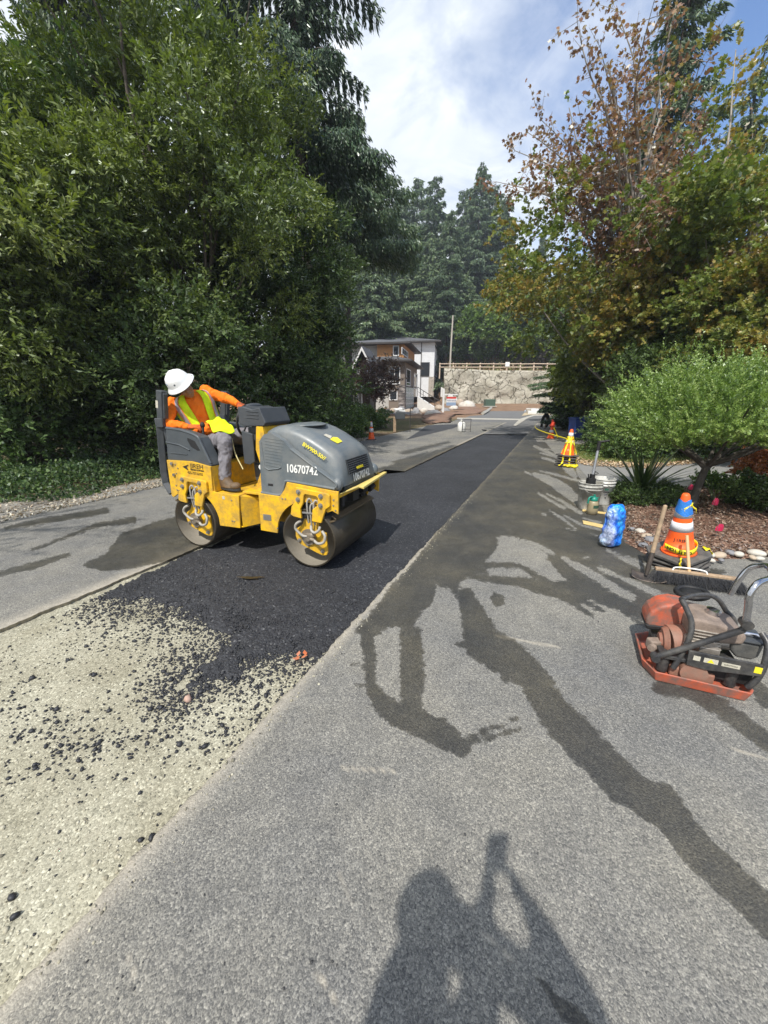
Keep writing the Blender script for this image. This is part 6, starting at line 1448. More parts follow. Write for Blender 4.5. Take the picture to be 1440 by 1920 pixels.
# utility cabinet, pole, materials by the wall
x,y=G(917,766); e=empty('utility_cabinet',(x,y,.25),label='low green utility box at the head of the kerb',cat='utility box')
b=MB(); b.box((0,0,.45),(1.2,1.0,.8)); b.build('cabinet',pm('utility green',(.06,.10,.07),.6),e,bevel=.04); b=MB(); b.box((0,0,.02),(1.5,1.3,.10)); b.build('pad',M_CONC,e)
b=MB(); p=D(843,701,62.); t=D(849,600,62.); b.tube([(p[0],p[1],3.6),(p[0]+.02,p[1],(p[2]+t[2])/2),(p[0]+.1,p[1],t[2]+.6)],[.16,.13,.10],8); tag(b.build('bare_pole',pm('pale grey pole',(.42,.38,.32),.8)),'thin bare pole standing at the left end of the rail fence','pole')
r=random.Random(8)
for k in range(9):
    px=996+r.random()*34; py=770+r.random()*7; x,y=G(px,py); b=MB(); b.box((0,0,.12),(r.uniform(.9,1.5),r.uniform(.6,1.),.26)); b.box((.1,.1,.34),(r.uniform(.6,1.),.6,.16),(0,0,.4))
    o=b.build('material_bag',[M_TRIM,pm('blue grey tarp',(.40,.46,.55),.5),M_BLD[2]][k%3],None,bevel=.05,seg=2); o.location=(x,y,0); o.rotation_euler=(0,0,r.uniform(0,3)); tag(o,('white','blue grey','pale stone coloured')[k%3]+' building material bag piled at the foot of the wall','material bag',('white','blue grey','pale')[k%3]+' material bags at the foot of the wall')
tag(sheet('gravel_pad',[(978,780),(990,767),(1000,762),(1054,762),(1054,778.5),(1000,777.5)],.012,pm('tan gravel pad',(.42,.34,.22),.95,var=.3,scale=2,bump=.5,bd=.02)),kind='structure')
# ================================================================ vegetation
def leaf_mesh(name,P,Dv,L,W,mat,parent=None,seed=1,droop=None,shape=4,fold=0.,rnd=None):
    """one small folded leaf per point: base P, direction D, length L, half width W"""
    r=np.random.default_rng(seed); n=len(P); Dv=Dv/np.maximum(np.linalg.norm(Dv,axis=1,keepdims=True),1e-6)
    nr=r.normal(0,1,(n,3))+np.array([0,0,1.1]); s=np.cross(Dv,nr); s/=np.maximum(np.linalg.norm(s,axis=1,keepdims=True),1e-6); nn=np.cross(s,Dv)
    L=(L*np.ones(n))[:,None]; W=(W*np.ones(n))[:,None]; rnd=r.random(n) if rnd is None else np.clip(rnd,0,1)
    if shape==4:
        V_=np.stack([P,P+Dv*L*.45+s*W+nn*L*fold,P+Dv*L-nn*L*.12,P+Dv*L*.45-s*W+nn*L*fold],1); k=4
    elif shape==7:  # lobed (maple like)
        V_=np.stack([P,P+Dv*L*.15+s*W*.9,P+Dv*L*.62+s*W*1.25,P+Dv*L*.55+s*W*.45,P+Dv*L-nn*L*.1,P+Dv*L*.55-s*W*.45,P+Dv*L*.62-s*W*1.25,P+Dv*L*.15-s*W*.9],1); k=8
    return mesh_np(name,V_.reshape(-1,3),np.arange(n*k).reshape(-1,k),mat,parent,face_attr={'rnd':rnd})
def unit(n,r):
    v=r.normal(0,1,(n,3)); return v/np.linalg.norm(v,axis=1,keepdims=True)
M_BARK=pm('grey brown bark',(.13,.105,.085),.9,var=.4,scale=9,bump=.8,bd=.02); M_PBARK=pm('pale maple bark',(.30,.27,.23),.85,var=.3,scale=9,bump=.5,bd=.01); M_DBARK=pm('dark fir bark',(.07,.055,.045),.95,var=.4,scale=9,bump=.8,bd=.02)
def branchy(b,base,tips,r0,rnd,mid=.45,n=5,sag=.12):
    """limbs that leave the trunk line and reach every clump"""
    for t in tips:
        t=Vector(t); h=base.z+(t.z-base.z)*mid*rnd.uniform(.55,1.0); a=Vector((base.x+rnd.gauss(0,.05),base.y+rnd.gauss(0,.05),h)); l=(t-a).length
        m=a.lerp(t,.5)+Vector((rnd.gauss(0,.08),rnd.gauss(0,.08),rnd.gauss(.05,.08)))*l
        rr0=max(.012,r0*.34*min(1,l/3)); b.tube(catmull([a,m,t],4),list(np.linspace(rr0,rr0*.22,9)),n)
def crown_tree(name,label,loc,H,rad,zc,zr,nclump,nleaf,L,W,mat,bark,seed,clr=.55,up=.35,shape=4,cat='tree',group=None,trunk_r=.14,forks=3,sparse=None,flat=.7,bias=.55,droop=0.,offs=(0,0),tilt=0,shell=True,strunk=True):
    rnd=random.Random(seed); r=np.random.default_rng(seed)
    e=empty(name,loc,0,label,cat,group)
    cs=[]
    while len(cs)<nclump:
        u=unit(1,r)[0]; q=r.uniform(bias if shell else 0,1)**.6; c=np.array([u[0]*rad*q+offs[0],u[1]*rad*q+offs[1],zc+u[2]*zr*q])
        if c[2]<min(.2,zc*.3): continue
        cs.append(c)
    cs=np.array(cs); sz=clr*r.uniform(.55,1.35,nclump)
    w_=sz**2; w_/=w_.sum(); idx=r.choice(nclump,nleaf,p=w_)
    K_=13 if nleaf>8000 else 9; ns=max(nleaf//K_,1); idx=r.choice(nclump,ns,p=w_)
    o=unit(ns,r); q=r.uniform(0,1,ns)**.5; off=o*q[:,None]*sz[idx][:,None]*.95; off[:,2]*=flat
    B0=cs[idx]+off; cen=np.array([offs[0],offs[1],zc]); outw=B0-cen; outw/=np.maximum(np.linalg.norm(outw,axis=1,keepdims=True),1e-6)
    SD=o*.55+outw*.6+np.array([0,0,up-droop])+r.normal(0,.38,(ns,3)); SD/=np.linalg.norm(SD,axis=1,keepdims=True)
    sl=np.clip(r.lognormal(0,.45,ns),.4,2.4)*L*2.6*min(1,clr/.3)
    t=np.linspace(.05,1,K_)[None,:,None]; P=B0[:,None,:]+SD[:,None,:]*sl[:,None,None]*t+np.array([0,0,-.16])*(t**2)*sl[:,None,None]+r.normal(0,L*.18,(ns,K_,3))
    az=r.uniform(0,6.28,(ns,K_)); ax=np.cross(SD,[.1,.2,.97]); ax/=np.maximum(np.linalg.norm(ax,axis=1,keepdims=True),1e-6); ay=np.cross(SD,ax)
    Dv=SD[:,None,:]*.7+ax[:,None,:]*np.cos(az)[...,None]*.8+ay[:,None,:]*np.sin(az)[...,None]*.55+r.normal(0,.18,(ns,K_,3))
    P=P.reshape(-1,3); Dv=Dv.reshape(-1,3); tone=np.repeat(np.clip(r.random(nclump)[idx]*.45+r.random(ns)*.25,0,1),K_)+r.random(ns*K_)*.3
    if sparse is not None: k=np.repeat(r.random(ns)<sparse(B0),K_); P,Dv,tone=P[k],Dv[k],tone[k]
    leaf_mesh('crown',P,Dv,r.uniform(.7,1.25,len(P))*L,r.uniform(.75,1.2,len(P))*W,mat,e,seed,shape=shape,fold=.06,rnd=tone)
    b=MB()
    if strunk:
        top=Vector((offs[0]*.6,offs[1]*.6,zc+zr*.4)); m1=Vector((offs[0]*.15+rnd.gauss(0,.1),offs[1]*.15,top.z*.5))
        b.tube(catmull([Vector((0,0,-.1)),m1,top],6),list(np.linspace(trunk_r,trunk_r*.3,13)),9)
        branchy(b,Vector((offs[0]*.3,offs[1]*.3,.3)),[c for c in cs[:min(len(cs),26)]],trunk_r,rnd)
    else: branchy(b,Vector((0,0,.0)),[c for c in cs[:40]],trunk_r,rnd,mid=.2)
    b.build('trunk',bark,e)
    return e
def fir(name,label,loc,H,Lmax,nb,nf,fl,fw,mat,seed,h0=.08,droop=.35,cat='conifer',group=None,tr=.25,hang=.55,pw=.75,br_r=.03):
    r=np.random.default_rng(seed); e=empty(name,loc,r.uniform(0,6),label,cat,group)
    b=MB(); b.tube([(0,0,-.2),(.05,0,H*.5),(0,0,H)],[tr,tr*.62,.02],8)
    zb=H*(h0+(1-h0)*np.sort(r.uniform(0,1,nb))**1.0); az=np.arange(nb)*2.399+r.normal(0,.4,nb)
    Ln=Lmax*np.clip((1-zb/H),.02,1)**pw*r.uniform(.45,1.2,nb)*(1+.22*np.sin(az*2+zb*.9+seed)); Ln*=np.clip((zb/H-h0)/.12+.55,0,1)
    for i in range(nb):
        if i%2==0 and Ln[i]>.6:
            d=Vector((math.cos(az[i]),math.sin(az[i]),0)); p=Vector((0,0,zb[i])); l=Ln[i]
            b.tube([p,p+d*l*.5+Vector((0,0,.06*l-droop*l*.25)),p+d*l+Vector((0,0,.12*l-droop*l))],[br_r,br_r*.6,br_r*.2],4,cap=False)
    b.build('trunk',M_DBARK,e)
    w_=Ln**1.35; w_/=w_.sum(); idx=r.choice(nb,nf,p=w_)
    t=r.uniform(.08,1,nf)**.75; l=Ln[idx]; wd=.30*l*(1-t*.72)*np.clip(t*4,0,1)
    # foliage gathers on side twigs
    tw=np.floor(t*l/.22)*.22/np.maximum(l,.1); t=np.clip(tw+r.normal(0,.012,nf),.05,1.02)
    sd_=r.uniform(-1,1,nf); ca,sa=np.cos(az[idx]),np.sin(az[idx]); rad=t*l+np.abs(sd_)*wd*.45; lat=sd_*wd
    x=ca*rad-sa*lat; y=sa*rad+ca*lat
    z=zb[idx]+(.12*t*t-droop*t**1.4)*l*.9 - np.abs(sd_)*wd*.25 - r.uniform(0,1,nf)**2*hang*fl*2.2+r.normal(0,.02,nf)
    P=np.stack([x,y,z],-1); Dv=np.stack([ca*.7-sa*np.sign(sd_)*.7,sa*.7+ca*np.sign(sd_)*.7,-hang-.2+0*x],-1)+r.normal(0,.30,(nf,3))
    leaf_mesh('crown',P,Dv,r.uniform(.6,1.3,nf)*fl,r.uniform(.7,1.2,nf)*fw,mat,e,seed)
    return e
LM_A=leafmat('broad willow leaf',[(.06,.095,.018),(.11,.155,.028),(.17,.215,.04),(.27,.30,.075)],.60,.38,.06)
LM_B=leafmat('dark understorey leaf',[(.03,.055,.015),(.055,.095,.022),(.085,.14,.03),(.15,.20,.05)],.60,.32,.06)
LM_C=leafmat('cool broadleaf green',[(.022,.05,.016),(.045,.09,.025),(.075,.135,.035),(.14,.20,.06)],.6,.32,.06)
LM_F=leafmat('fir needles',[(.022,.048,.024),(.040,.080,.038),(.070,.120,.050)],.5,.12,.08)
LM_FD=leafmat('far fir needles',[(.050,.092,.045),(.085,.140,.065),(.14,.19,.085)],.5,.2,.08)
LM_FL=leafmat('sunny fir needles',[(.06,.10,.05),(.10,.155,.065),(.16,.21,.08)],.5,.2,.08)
LM_M=leafmat('turning maple leaf',[(.08,.14,.03),(.13,.19,.035),(.20,.23,.045),(.32,.24,.05),(.42,.22,.06)],.6,.38,.05)
LM_MR=leafmat('red brown maple leaf',[(.15,.075,.055),(.22,.11,.075),(.30,.15,.085),(.26,.18,.07)],.6,.38,.05)
LM_G=leafmat('fresh green leaf',[(.06,.12,.02),(.12,.20,.03),(.22,.30,.06)],.6,.38,.05)
LM_W=leafmat('willow shoot leaf',[(.08,.14,.03),(.15,.24,.05),(.24,.34,.08),(.38,.46,.17)],.4,.35,.12)
LM_DR=leafmat('dark red leaf',[(.06,.03,.03),(.11,.05,.04),(.14,.10,.05)],.4,.3,.15)
LM_IV=leafmat('ivy and bramble leaf',[(.04,.08,.018),(.075,.14,.03),(.14,.22,.045),(.26,.30,.09)],.6,.3,.06)
LM_YL=leafmat('yellow green leaf',[(.10,.14,.025),(.20,.24,.05),(.32,.32,.09)],.6,.38,.05)
def ground_at(px,Y,z=0.):
    p=D(px,742,Y); return (p[0],Y,float(terr_h(np.array([p[0]]),np.array([Y]))[0]))
# --- left wood, nearest trees first
TL='broadleaf trees along the left verge'
specs=[ # px, Y, H-centre, radius, zr, label
 (60,7.6,4.3,2.3,2.6,'sunlit broadleaf tree at the far left edge with pale leaf tips'),
 (395,9.4,5.9,2.8,3.9,'tall broadleaf tree reaching the top of the view behind the driver'),
 (215,10.4,4.8,2.6,4.0,'broadleaf tree filling the gap left of the driver'),
 (535,11.6,4.2,2.1,3.2,'darker broadleaf tree just right above the roller')]
proto=[]
for k,(px,Y,zc,rad,zr,lb) in enumerate(specs):
    x,y,z=ground_at(px,Y)
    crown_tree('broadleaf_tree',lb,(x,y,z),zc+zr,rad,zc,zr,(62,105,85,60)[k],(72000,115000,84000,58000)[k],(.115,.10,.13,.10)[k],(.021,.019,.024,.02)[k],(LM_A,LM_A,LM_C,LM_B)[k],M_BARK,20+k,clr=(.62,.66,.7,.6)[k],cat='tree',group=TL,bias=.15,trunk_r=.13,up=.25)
# under-storey
TU='understorey shrubs below the left trees'
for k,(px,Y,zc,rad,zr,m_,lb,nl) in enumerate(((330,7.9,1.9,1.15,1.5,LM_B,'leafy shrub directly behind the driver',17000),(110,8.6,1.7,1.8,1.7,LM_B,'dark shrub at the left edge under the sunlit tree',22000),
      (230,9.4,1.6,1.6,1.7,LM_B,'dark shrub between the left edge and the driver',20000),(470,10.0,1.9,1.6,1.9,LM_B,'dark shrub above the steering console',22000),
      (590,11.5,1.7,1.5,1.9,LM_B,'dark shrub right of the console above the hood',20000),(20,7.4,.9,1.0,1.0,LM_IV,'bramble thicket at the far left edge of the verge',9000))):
    x,y,z=ground_at(px,Y); crown_tree('shrub',lb,(x,y,z),zc+zr,rad,zc,zr,34,nl,.10,.026,m_,M_BARK,50+k,clr=.5,cat='shrub',group=TU,bias=.2,trunk_r=.05,strunk=False)
# conifers behind the left wood
CL='tall conifers behind the left wood'
x,y,z=ground_at(588,14.5); f1=fir('douglas_fir','huge dark fir with drooping branches reaching the top of the view left of the sky',(x,y,z),25,3.15,230,120000,.17,.022,LM_F,3,h0=.27,droop=.42,group=CL,hang=.9)
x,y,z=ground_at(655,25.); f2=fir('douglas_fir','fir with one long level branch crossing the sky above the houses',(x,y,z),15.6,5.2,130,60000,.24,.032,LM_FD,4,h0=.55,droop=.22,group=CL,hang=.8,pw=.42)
x,y,z=ground_at(585,21.); f3=fir('douglas_fir','lighter green fir between the huge fir and the houses',(x,y,z),10.5,2.4,120,42000,.22,.028,LM_FL,5,h0=.02,droop=.32,group=CL)
for px,Y,s,lb in ((250,17,1.15,'tall fir behind the broadleaf trees at upper left'),(60,15,1.0,'tall fir rising behind the far left sunlit tree'),(470,19,1.1,'tall fir just left of the huge dark fir')):
    x,y,z=ground_at(px,Y); c=copy_tree(f1); c.location=(x,y,z); c.scale=(s*.85,s*.85,s); c.rotation_euler=(0,0,px); c['label']=lb
for px,Y,s,lb in ((600,34,1.2,'fir rising behind the gabled house'),(548,30,1.2,'fir behind the left wood nearest the gabled house')):
    x,y,z=ground_at(px,Y); c=copy_tree(f3); c.location=(x,y,z); c.scale=(s,)*3; c.rotation_euler=(0,0,px); c['label']=lb
# --- far conifers behind the houses
CF_='far conifers behind the houses'
def topz(px,py,Y): return D(px,py,Y)[2]
far=[(738,352,78),(772,338,84),(812,330,76),(846,352,88),(878,310,80),(905,346,84),(706,385,70),(930,405,88),(660,420,80),(955,470,82),(985,440,92)]
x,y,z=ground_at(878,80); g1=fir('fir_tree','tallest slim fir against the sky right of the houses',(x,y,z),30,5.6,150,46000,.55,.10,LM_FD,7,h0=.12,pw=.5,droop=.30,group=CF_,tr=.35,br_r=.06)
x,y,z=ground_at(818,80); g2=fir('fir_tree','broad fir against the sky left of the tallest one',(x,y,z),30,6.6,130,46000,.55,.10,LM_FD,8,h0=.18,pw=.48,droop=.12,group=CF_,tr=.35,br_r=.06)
names=['far fir whose tip stands above the cedar panelled house','fir between the leftmost pair and the broad far fir','', 'thin fir in the gap right of the broad far fir','','ragged fir at the right end of the far skyline','far fir just right of the long level branch tree','short far fir below the maple twigs','far fir deepest behind the left wood','far fir low beside the maple crown','far fir hidden behind the maple crown']
for k,(px,py,Y) in enumerate(far):
    x,y,z=ground_at(px,Y); H=topz(px,py,Y)-z
    o={4:g1,2:g2}.get(k)
    if o is None: o=copy_tree((g1,g2)[k%2]); o['label']=names[k]
    o.location=(x,y,z); s=H/30; q_=(1.,.8,1.1,.75,.85,1.15)[k%6]; o.scale=(s*q_,s*q_*1.05,s); o.rotation_euler=(.02*math.sin(k*2),.03*math.cos(k*3),k*1.3)
for k,(px,py,Y) in enumerate([(722,372,92),(752,362,93),(795,368,94),(862,366,95),(890,372,96),(920,368,79),(684,352,88),(640,360,84),(612,390,70),(832,392,66)]):
    x,y,z=ground_at(px,Y); H=topz(px,py,Y)-z; o=copy_tree((g1,g2)[(k+1)%2]); o.location=(x,y,z); s=H/30; o.scale=(s*(.8+.1*(k%4)),s*.95,s); o.rotation_euler=(0,0,k*2.2+.7); o['label']='back row fir filling the far skyline between the nearer firs'; o['group']='back row firs of the far skyline'
CM='mid distance firs between the houses and the far skyline'
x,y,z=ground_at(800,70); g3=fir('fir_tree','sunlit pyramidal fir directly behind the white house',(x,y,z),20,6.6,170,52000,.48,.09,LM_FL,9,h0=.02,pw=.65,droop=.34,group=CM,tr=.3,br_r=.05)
mid=[(800,432,70),(760,470,72),(845,470,71),(722,500,68),(700,450,66),(870,520,73),(905,560,74)]
nm2=['','sunlit fir left of the pyramidal one','sunlit fir right of the pyramidal one above the pole','low fir above the cedar panelled storey','fir showing above the brown house roof ridge','small fir behind the bare pole','smallest fir above the rail fence']
for k,(px,py,Y) in enumerate(mid):
    x,y,z=ground_at(px,Y); H=topz(px,py,Y)-z; o=g3 if k==0 else copy_tree(g3)
    if k: o['label']=nm2[k]
    s=H/20; o.location=(x,y,z); o.scale=(s*.8+.2,s*.8+.2,s); o.rotation_euler=(0,0,k*1.9)
# thicket at the foot of the far wood
x,y,z=ground_at(880,66)
CH_='bright maples on the bank above the rail fence'
h1=crown_tree('maple_tree','light green maple on the bank right of the bare pole',(x,y,z),8,3.2,5.0,3.6,50,15000,.34,.15,LM_G,M_BARK,61,clr=1.0,shape=7,group=CH_,trunk_r=.18,bias=.3)
for px,py,Y,lb in ((925,600,67,'yellow green maple on the bank at the centre of the fence'),(965,560,68,'maple on the bank near the right end of the fence'),(1010,560,66,'maple on the bank partly behind the road maple'),(1060,520,69,'maple farthest right on the bank'),(1130,500,70,'maple on the bank hidden behind the right wood')):
    x,y,z=ground_at(px,Y); o=copy_tree(h1); o.location=(x,y,z); s=(topz(px,py,Y)-z)/8.2; o.scale=(s*1.1,s*1.1,s); o.rotation_euler=(0,0,px*.7); o['label']=lb
    if px in (965,1060): 
        for c in kids(o):
            if c.name.startswith('crown'): c.data=c.data.copy(); c.data.materials[0]=LM_YL
# brush along the bank
n=9000; px_=rng.uniform(826,1085,n); Yb=rng.uniform(62,72,n); pb=np.array([D(a,742,b_)[0] for a,b_ in zip(px_,Yb)]); zb_=terr_h(pb,Yb)+rng.uniform(0,1,n)**2*1.3*(.3+np.clip((Yb-63)/5,0,1))
leaf_mesh('bank_brush',np.stack([pb,Yb,zb_],-1),unit(n,rng)+np.array([0,0,.6]),.38,.13,leafmat('dry bank brush',[(.22,.11,.06),(.30,.17,.09),(.14,.16,.05),(.24,.26,.07)],trans=.2),seed=4); tag(bpy.data.objects['bank_brush'],'dry reddish and yellow green brush covering the bank behind the fence',kind='stuff')
# --- right side: conifers behind, maples in front
CR='tall conifers behind the right maples'
x,y,z=ground_at(1165,21.); r1=fir('douglas_fir','tall blue green fir rising behind the red brown maple to the top of the view',(x,y,z),21.5,3.6,200,70000,.24,.036,LM_FD,11,h0=.05,droop=.35,group=CR)
for px,py,Y,lb in ((1292,60,23,'fir at upper right whose tip shows against the sky'),(1395,20,21,'fir cut by the right edge of the view'),(1080,430,24,'dark fir behind the lower left of the maple'),(1180,380,26,'dark fir behind the maple trunk'),(1250,250,27,'fir behind the orange maple')):
    x,y,z=ground_at(px,Y); H=topz(px,py,Y)-z; o=copy_tree(r1); o.location=(x,y,z); s=H/21.5; o.scale=(s*.6+.4,s*.6+.4,s); o.rotation_euler=(0,0,px*.3); o['label']=lb
CM2='maples on the right side of the road'
x,y,z=ground_at(1165,13.2)
def sp1(P):
    h=np.clip((P[:,2]-3.8)/3.6,0,1); return 1-.98*h*np.clip(1.0-.35*(P[:,0]-.5),.6,1)
# red brown upper crown and green lower crown share one trunk
e=crown_tree('maple_tree','large maple with thin red brown crown against the sky and pale bare limbs',(x,y,z),11,3.9,6.5,4.3,140,92000,.10,.042,LM_M,M_PBARK,71,clr=.75,shape=7,group=CM2,trunk_r=.17,bias=.35,sparse=sp1,offs=(-.5,0))
r_=np.random.default_rng(72); 
# branch-wise upper twigs carrying sparse red leaves
b=MB(); LP=[];LD=[]
for k in range(46):
    a=r_.uniform(0,6.28); z0=r_.uniform(4.0,7.5); ln=r_.uniform(2.2,4.4); el_=r_.uniform(.35,1.2); d=np.array([math.cos(a)*math.cos(el_),math.sin(a)*math.cos(el_),math.sin(el_)])
    if r_.random()<.45: d=np.array([-.62+r_.normal(0,.3),-.2+r_.normal(0,.3),.65+r_.normal(0,.2)]); d/=np.linalg.norm(d)
    p=np.array([-.07*z0,0,z0]); pts=[p.copy()]
    for j in range(7):
        d=d+r_.normal(0,.09,3)+np.array([0,0,-.015]); d/=np.linalg.norm(d); p=p+d*ln/7; pts.append(p.copy())
        if j>0:
            for q in range(3):
                dd=d*.5+r_.normal(0,.5,3); dd/=np.linalg.norm(dd); l2=r_.uniform(.3,.9); tp=p+dd*l2; b.tube([Vector(p),Vector(tp)],[.008,.003],4,cap=False)
                m_=int(r_.integers(6,15)); tt=r_.uniform(.2,1.05,m_)[:,None]; LP.append(p+dd*l2*tt+r_.normal(0,.07,(m_,3))); LD.append(r_.normal(0,.6,(m_,3))+np.array([0,0,-.5])+dd*.4)
    b.tube(catmull([Vector(q) for q in pts],2),list(np.linspace(.046,.008,15)),5,cap=False)
b.build('limbs',M_PBARK,e); leaf_mesh('upper_crown',np.concatenate(LP),np.concatenate(LD),.105,.044,LM_MR,e,73,shape=7)
x,y,z=ground_at(1345,11.2)
m2=crown_tree('maple_tree','orange tinted maple filling the upper right edge of the view',(x,y,z),9.5,3.1,4.5,3.2,100,66000,.11,.045,LM_M,M_PBARK,75,clr=.7,shape=7,group=CM2,trunk_r=.14,bias=.3,sparse=lambda P:1-.8*np.clip((P[:,2]-5)/2.5,0,1))
for px,Y,s,rz_,lb,mm in ((1240,16.5,.75,2.,'maple between the large maple and the orange tinted one',None),(1140,17.5,.72,4.,'low green maple bough mass left of the large maple trunk',LM_M),(1500,8.5,.72,1.,'maple cut off by the right edge above the willow',None)):
    x,y,z=ground_at(px,Y); o=copy_tree(m2); o.location=(x,y,z); o.scale=(s,)*3; o.rotation_euler=(0,0,rz_); o['label']=lb
RS_='shrubs along the right verge'
for k,(px,Y,zc,rad,zr,m_,lb,nl,L,W) in enumerate((
      (1120,15.5,2.1,1.6,1.0,LM_YL,'yellow green maple bush catching the sun beside the bins',12000,.15,.055),
      (1200,11.5,1.5,1.0,1.3,LM_B,'dark shrub behind the yellow green bush',14000,.10,.028),
      (1255,10.2,1.6,1.3,1.5,LM_B,'dark shrub behind the willow left side',15000,.10,.028),
      (1380,9.8,1.5,1.5,1.5,LM_B,'dark shrub behind the willow right side',16000,.10,.028),
      (1172,10.8,.55,.75,.55,LM_B,'low spreading shrub right of the bins',13000,.08,.022),
      (1190,9.7,.35,.65,.35,LM_IV,'low green shrub between bins and willow',9000,.07,.02),
      (1110,17.5,1.3,1.0,1.6,LM_B,'dark shrub behind the bins',11000,.11,.03),
      (1135,20.,2.,1.8,2.6,LM_B,'dark shrub far back beyond the bins',14000,.14,.04),
      (1082,22.,.5,.8,.5,LM_B,'low shrub at the street corner past the bins',5000,.12,.04))):
    x,y,z=ground_at(px,Y); crown_tree('shrub',lb,(x,y,z),zc+zr,rad,zc,zr,40,nl,L,W,m_,M_BARK,90+k,clr=.38 if zr<1 else .5,cat='shrub',group=RS_,bias=.2,trunk_r=.04,strunk=False,shape=7 if L>.12 else 4)
x,y,z=ground_at(1066,18.5); fir('fir_tree','small dark fir with fanned branches at the corner of the retaining wall',(x,y,z),4.2,1.35,90,16000,.15,.020,LM_F,15,h0=.03,droop=.05,tr=.08,hang=.1,cat='conifer')
# --- ornamental willow with feathery shoots
ot=empty('willow_tree',(4.13,4.93,.02),label='small round willow tree with feathery green shoots over the mulch bed',cat='tree')
r_=np.random.default_rng(5); tips=[];LP=[];LD=[];LL=[]
b=MB(); b.tube(catmull([(0,0,-.05),(.01,.03,.20),(.06,.05,.45),(.10,.06,.62)],5),list(np.linspace(.052,.04,16)),10)
cx,cy,cz=.34,.25,1.12
for k in range(9):
    a=k*2.4; t=Vector((cx+1.15*math.cos(a),cy+1.0*math.sin(a),cz+.05+.2*math.sin(k*3))); b.tube(catmull([(.10,.06,.60),(.10+.35*(t.x-.1),.06+.35*(t.y-.06),.80),t],5),list(np.linspace(.03,.008,11)),7,cap=False)
for k in range(2):
    b.tube(catmull([(.10,.06,.56),(-.15+.5*k,.12,.78),(-.45+1.1*k,.2,1.0)],5),list(np.linspace(.032,.012,11)),8,cap=False)
b.build('trunk',pm('dark willow bark',(.06,.052,.042),.9,var=.4,scale=18,bump=.6,bd=.01),ot)
ns=3400; u=unit(ns,r_); q=r_.uniform(.25,1,ns)**.5
Pb=np.stack([cx+u[:,0]*1.38*q,cy+u[:,1]*1.25*q,cz+u[:,2]*np.where(u[:,2]>0,.70,.28)*q],-1)
Pb[:,2]+=.10*np.sin(Pb[:,0]*3)*np.cos(Pb[:,1]*3.3)
Dv=np.stack([u[:,0]*.9,u[:,1]*.9,np.abs(u[:,2])*.6+.42],-1)+r_.normal(0,.22,(ns,3)); Dv[:,2]-=np.where(u[:,2]<-.1,.35,0); Dv/=np.linalg.norm(Dv,axis=1,keepdims=True)
Ls=r_.uniform(.12,.30,ns); Ls[:70]=r_.uniform(.3,.55,70); Dv[:70]=Dv[:70]*.35+np.array([0,0,.9]); Pb[:70,2]=cz+.45+r_.uniform(0,.15,70); Pb[:70,:2]=np.stack([cx+r_.normal(0,.6,70),cy+r_.normal(0,.5,70)],-1)
K=26
t=np.linspace(.02,1,K)[None,:,None]; bend=np.array([0,0,-.05]); pts=Pb[:,None,:]+Dv[:,None,:]*Ls[:,None,None]*t+bend*(t**2)*Ls[:,None,None]
az_=r_.uniform(0,6.28,(ns,K)); ax=np.cross(Dv,[0.1,.2,.97]); ax/=np.linalg.norm(ax,axis=1,keepdims=True); ay=np.cross(Dv,ax)
ld=Dv[:,None,:]*.75+ax[:,None,:]*np.cos(az_)[...,None]*.8+ay[:,None,:]*np.sin(az_)[...,None]*.8
lf=(np.ones((ns,1))*(1.-.5*np.linspace(0,1,K)**2)[None,:]).ravel()
tw_=np.repeat(r_.random(ns)*.55,K)+r_.random(ns*K)*.25+np.tile(np.linspace(0,.25,K),ns)
leaf_mesh('crown',pts.reshape(-1,3),ld.reshape(-1,3),lf*.052*r_.uniform(.7,1.2,ns*K),.0085,LM_W,ot,6,rnd=tw_)
# --- strap leaved plant, low shrubs, orange bush
def straps(name,label,loc,n,L,w_,mat,seed,spread=1.,cat='plant'):
    e=empty(name,loc,0,label,cat); r=np.random.default_rng(seed); 
    vs=[];fs=[]
    for k in range(n):
        a=r.uniform(0,6.28); tl=r.uniform(.15,1.15)*spread; l=L*r.uniform(.6,1.1); d=np.array([math.cos(a)*math.sin(tl),math.sin(a)*math.sin(tl),math.cos(tl)]); s=np.array([-math.sin(a),math.cos(a),0]); nn=np.cross(d,s); b0=len(vs)
        for j in range(6):
            t=j/5; p=d*l*t+np.array([0,0,-.22*l*t**2.6*math.sin(tl)*1.6]); ww=w_*(.6+.8*t if t<.4 else (1-t)*1.5+.02)
            vs+= [p-s*ww/2,p+nn*ww*.22,p+s*ww/2]
        for j in range(5): q=b0+3*j; fs+=[(q,q+1,q+4,q+3),(q+1,q+2,q+5,q+4)]
    mesh_np('blades',np.array(vs),np.array(fs),mat,e,face_attr={'rnd':np.repeat(r.random(n),10)}); return e
LM_Y=leafmat('strap leaf',[(.03,.06,.02),(.06,.11,.03),(.14,.19,.07),(.35,.38,.20)],.35,.2,.2)
straps('yucca','spiky strap leaved plant between the white buckets and the willow',(3.95,5.75,.03),70,1.12,.05,LM_Y,3)
straps('yucca','small drooping strap leaved clump right of the willow trunk',(4.75,5.35,.03),26,.45,.022,LM_Y,5,1.3)
LS='low shrubs in the mulch bed'
